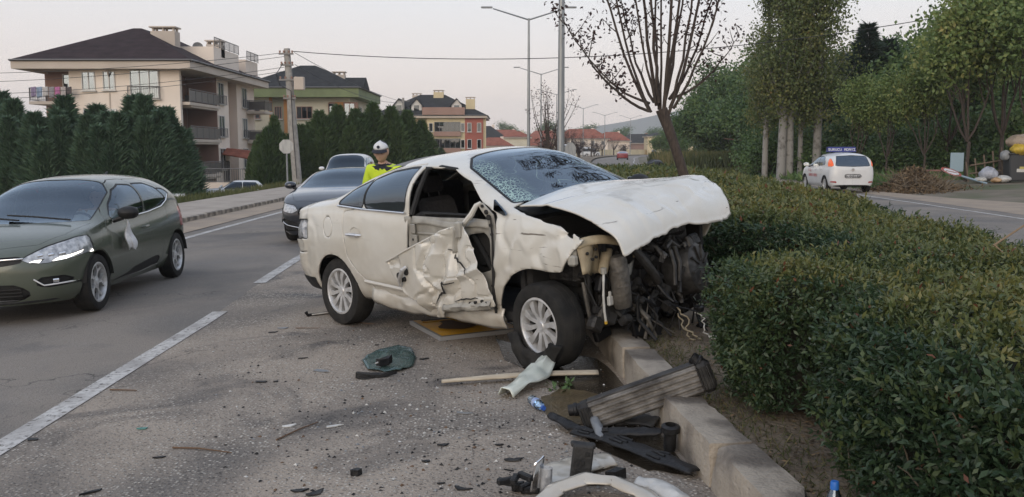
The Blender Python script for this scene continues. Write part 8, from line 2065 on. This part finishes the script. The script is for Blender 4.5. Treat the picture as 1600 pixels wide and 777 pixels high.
def bagthing(label, x, y, z, r_, col, seed, sq=.75):
    b = MB(); b.grid(lambda u, v: (lambda a, q, k: (r_*k*math.cos(q)*math.cos(a), r_*k*math.cos(q)*math.sin(a), r_*sq*k*math.sin(q)+r_*sq*.9))(u*2*math.pi, (v-.5)*math.pi, 1+.28*float(fbm(3*math.cos(u*6.28)+seed, 3*math.sin(u*6.28), v*4, seed=seed))), 20, 14)
    o = b.build('rubbish_bag', mat('bag_film_%d' % seed, col, .4, col2=tuple(q*.7 for q in col), vs=9, bump=.6, bs=25), None, smooth=60); o.location = (x, y, z); tag(o, label, 'rubbish bag', 'rubbish by the bin')
bagthing('beige sack heaped on top of the bin', bx+.12, by, bz+1.45, .55, (.42, .33, .25), 2, .55); bagthing('yellow bag bulging from the bin', bx-.12, by-.25, bz+1.15, .34, (.60, .42, .05), 3); bagthing('blue bag on the right of the bin top', bx+.50, by-.2, bz+1.15, .28, (.12, .25, .42), 4); bagthing('clear bluish bag on the ground left of the bin', bx-1.35, by-.2, bz+.1, .36, (.42, .44, .50), 5, .8); bagthing('small white bag at the foot of the bin', bx-.85, by-.45, bz, .30, (.60, .60, .58), 6, .5); bagthing('orange brown bag among the rubbish', bx-1.15, by-.5, bz, .22, (.50, .33, .18), 7, .5); bagthing('pale crumpled bag at the left of the rubbish heap', bx-1.75, by-.35, bz, .26, (.55, .54, .50), 8, .45); bagthing('grey bag hanging on the left side of the bin', bx-.62, by-.1, bz+.95, .20, (.30, .31, .32), 9, 1.0)
# bent road signs dumped by the trees
sx_, sy_ = pxx(1484, 38.5), 38.5; sz_ = gz(sx_, sy_); t = thing('discarded_sign', 'round white sign with red rim lying bent on its blue post', 'sign')
Mq = Matrix.Translation((sx_, sy_, sz_+.55)) @ Matrix.Rotation(R(22), 4, 'X') @ Matrix.Rotation(R(12), 4, 'Y')
b = MB(); b.lathe([(0, .0), (.42, .0), (.43, -.01), (0, -.02)], 28, Mq); pl = b.build('plate', M_plate, t); b = MB(); b.lathe([(.33, .006), (.43, .006), (.43, -.004)], 28, Mq); b.build('red_rim', mat('faded_red', (.42, .10, .08), .6), pl); b = MB(); b.box((0, 0, .006), (.5, .07, .006), M=Mq); b.build('sign_bar', mat('faded_red_bar', (.35, .09, .08), .6), pl)
b = MB(); b.tube([(sx_+.15, sy_, sz_+.45), (sx_+1.3, sy_-.5, sz_+.06)], .05, 8); b.build('post', mat('blue_grey_post', (.22, .30, .36), .5, metal=.3), t)
b = MB(); b.box((pxx(1492, 39.4), 39.4, sz_+.95), (.62, .04, .82), M=None, rz=.15); p_ = b.build('metal_panel', mat('pale_blue_panel', (.30, .40, .45), .5)); tag(p_, 'pale blue metal panel standing against the tree by the bent sign', 'panel')
b = MB(); b.box((pxx(1462, 38.8), 38.8, sz_+.60), (.75, .5, .06), rz=.3); tag(b.build('scrap_board', mat('reddish_board', (.26, .13, .10), .8)), 'reddish scrap board left of the bent round sign', 'board')
# leaning wooden rack
t = thing('wooden_rack', 'broken wooden rack leaning beside the rubbish bin', 'rack'); M_old = mat('old_wood', (.16, .12, .085), .9)
x0, x1 = pxx(1512, 39.5), pxx(1566, 39.5)
for k in range(5): xx = x0+(x1-x0)*k/4; b = MB(); b.tube([(xx, 39.5, sz_), (xx-.16, 39.5, sz_+.95+.16*k)], .035, 6); b.build('slat', M_old, t)
for z0, z1 in ((.45, .60), (.80, 1.05)): b = MB(); b.tube([(x0, 39.46, sz_+z0), (x1, 39.46, sz_+z1)], .035, 6); b.build('rail', M_old, t)
# brush heap and dumped branches
b = MB(); rr = random.Random(3)
for k in range(420):
    p = rr.uniform(1385, 1482); Y = 34.6+rr.uniform(-.6, 2.4); x = pxx(p, Y); h_ = .95*math.exp(-((p-1425)/42)**2)*math.exp(-((Y-35.6)/1.3)**2)
    z = gz(x, Y)+h_*rr.random(); d = Vector((rr.uniform(-1, 1), rr.uniform(-.6, .6), rr.uniform(-.15, .55))).normalized()*rr.uniform(.3, .9); q = Vector((x, Y, z)); b.tube([q, q+d*.5+Vector((0, 0, rr.uniform(-.05, .08))), q+d], [.016, .011, .005], 4, cap=False)
tag(b.build('brushwood', mat('dead_branches', (.13, .10, .07), .95, col2=(.22, .17, .11), vs=4), None, smooth=60), 'heap of cut dead branches at the roadside', 'branches', kind='stuff')
n = 5000; p = RNG.normal(1425, 34, n); Y = 35.5+RNG.normal(0, .9, n); x = (p-800)/1400*Y; h_ = .95*np.exp(-((p-1425)/42)**2)*np.exp(-((Y-35.6)/1.3)**2); P = np.stack([x, Y, terrain_z(x, Y)+h_*RNG.random(n)**.6], 1); V, F = leaves(P, rv(n), rv(n), RNG.uniform(.08, .20, n), RNG.uniform(.04, .09, n))
tag(np_mesh('dead_foliage', V, F, None, [M_dead], rnd=RNG.random(n)), 'withered brown leaves on the heap of branches', 'leaves', kind='stuff')
bagthing('black lump of rubbish on the verge behind the leaning tree', pxx(1022, 74), 74, 0.05, .75, (.02, .02, .02), 12, .5)
n = 600; x = 20.2+RNG.normal(0, .9, n); Y = 68+RNG.normal(0, .6, n); P = np.stack([x, Y, terrain_z(x, Y)+.35*RNG.random(n)], 1); V, F = leaves(P, rv(n), rv(n), RNG.uniform(.10, .35, n), RNG.uniform(.08, .25, n)); tag(np_mesh('rubble', V, F, None, [M_pave]), 'pale heap of rubble at the foot of the poplars', 'rubble', kind='stuff')
b = MB(); b.tube([Vector((pxx(1130, 84), 84, 2.6)), Vector((pxx(1160, 74), 74, 2.35)), Vector((pxx(1196, 58), 58, 2.5))], .035, 5); tag(b.build('rusty_pipe', mat('rust', (.20, .09, .05), .9)), 'rusty pipe running across the weeds to the poplar trunk', 'pipe')
# ------------------------------------------------------------------ evening haze
M_haze = bpy.data.materials.new('evening_haze'); M_haze.use_nodes = True; _nt = M_haze.node_tree; _nt.nodes.clear()
_o = _nt.nodes.new('ShaderNodeOutputMaterial'); _v = _nt.nodes.new('ShaderNodeVolumePrincipled')
_v.inputs['Color'].default_value = (.95, .955, .97, 1); _v.inputs['Density'].default_value = .00036; _v.inputs['Anisotropy'].default_value = 0.0
_nt.links.new(_v.outputs[0], _o.inputs['Volume'])
b = MB(); b.box((0, 900, 56), (3800, 3200, 140)); tag(b.build('haze', M_haze, None, smooth=0), 'thin pale evening haze over the whole place', 'haze', kind='stuff')
SC.cycles.volume_bounces = 2
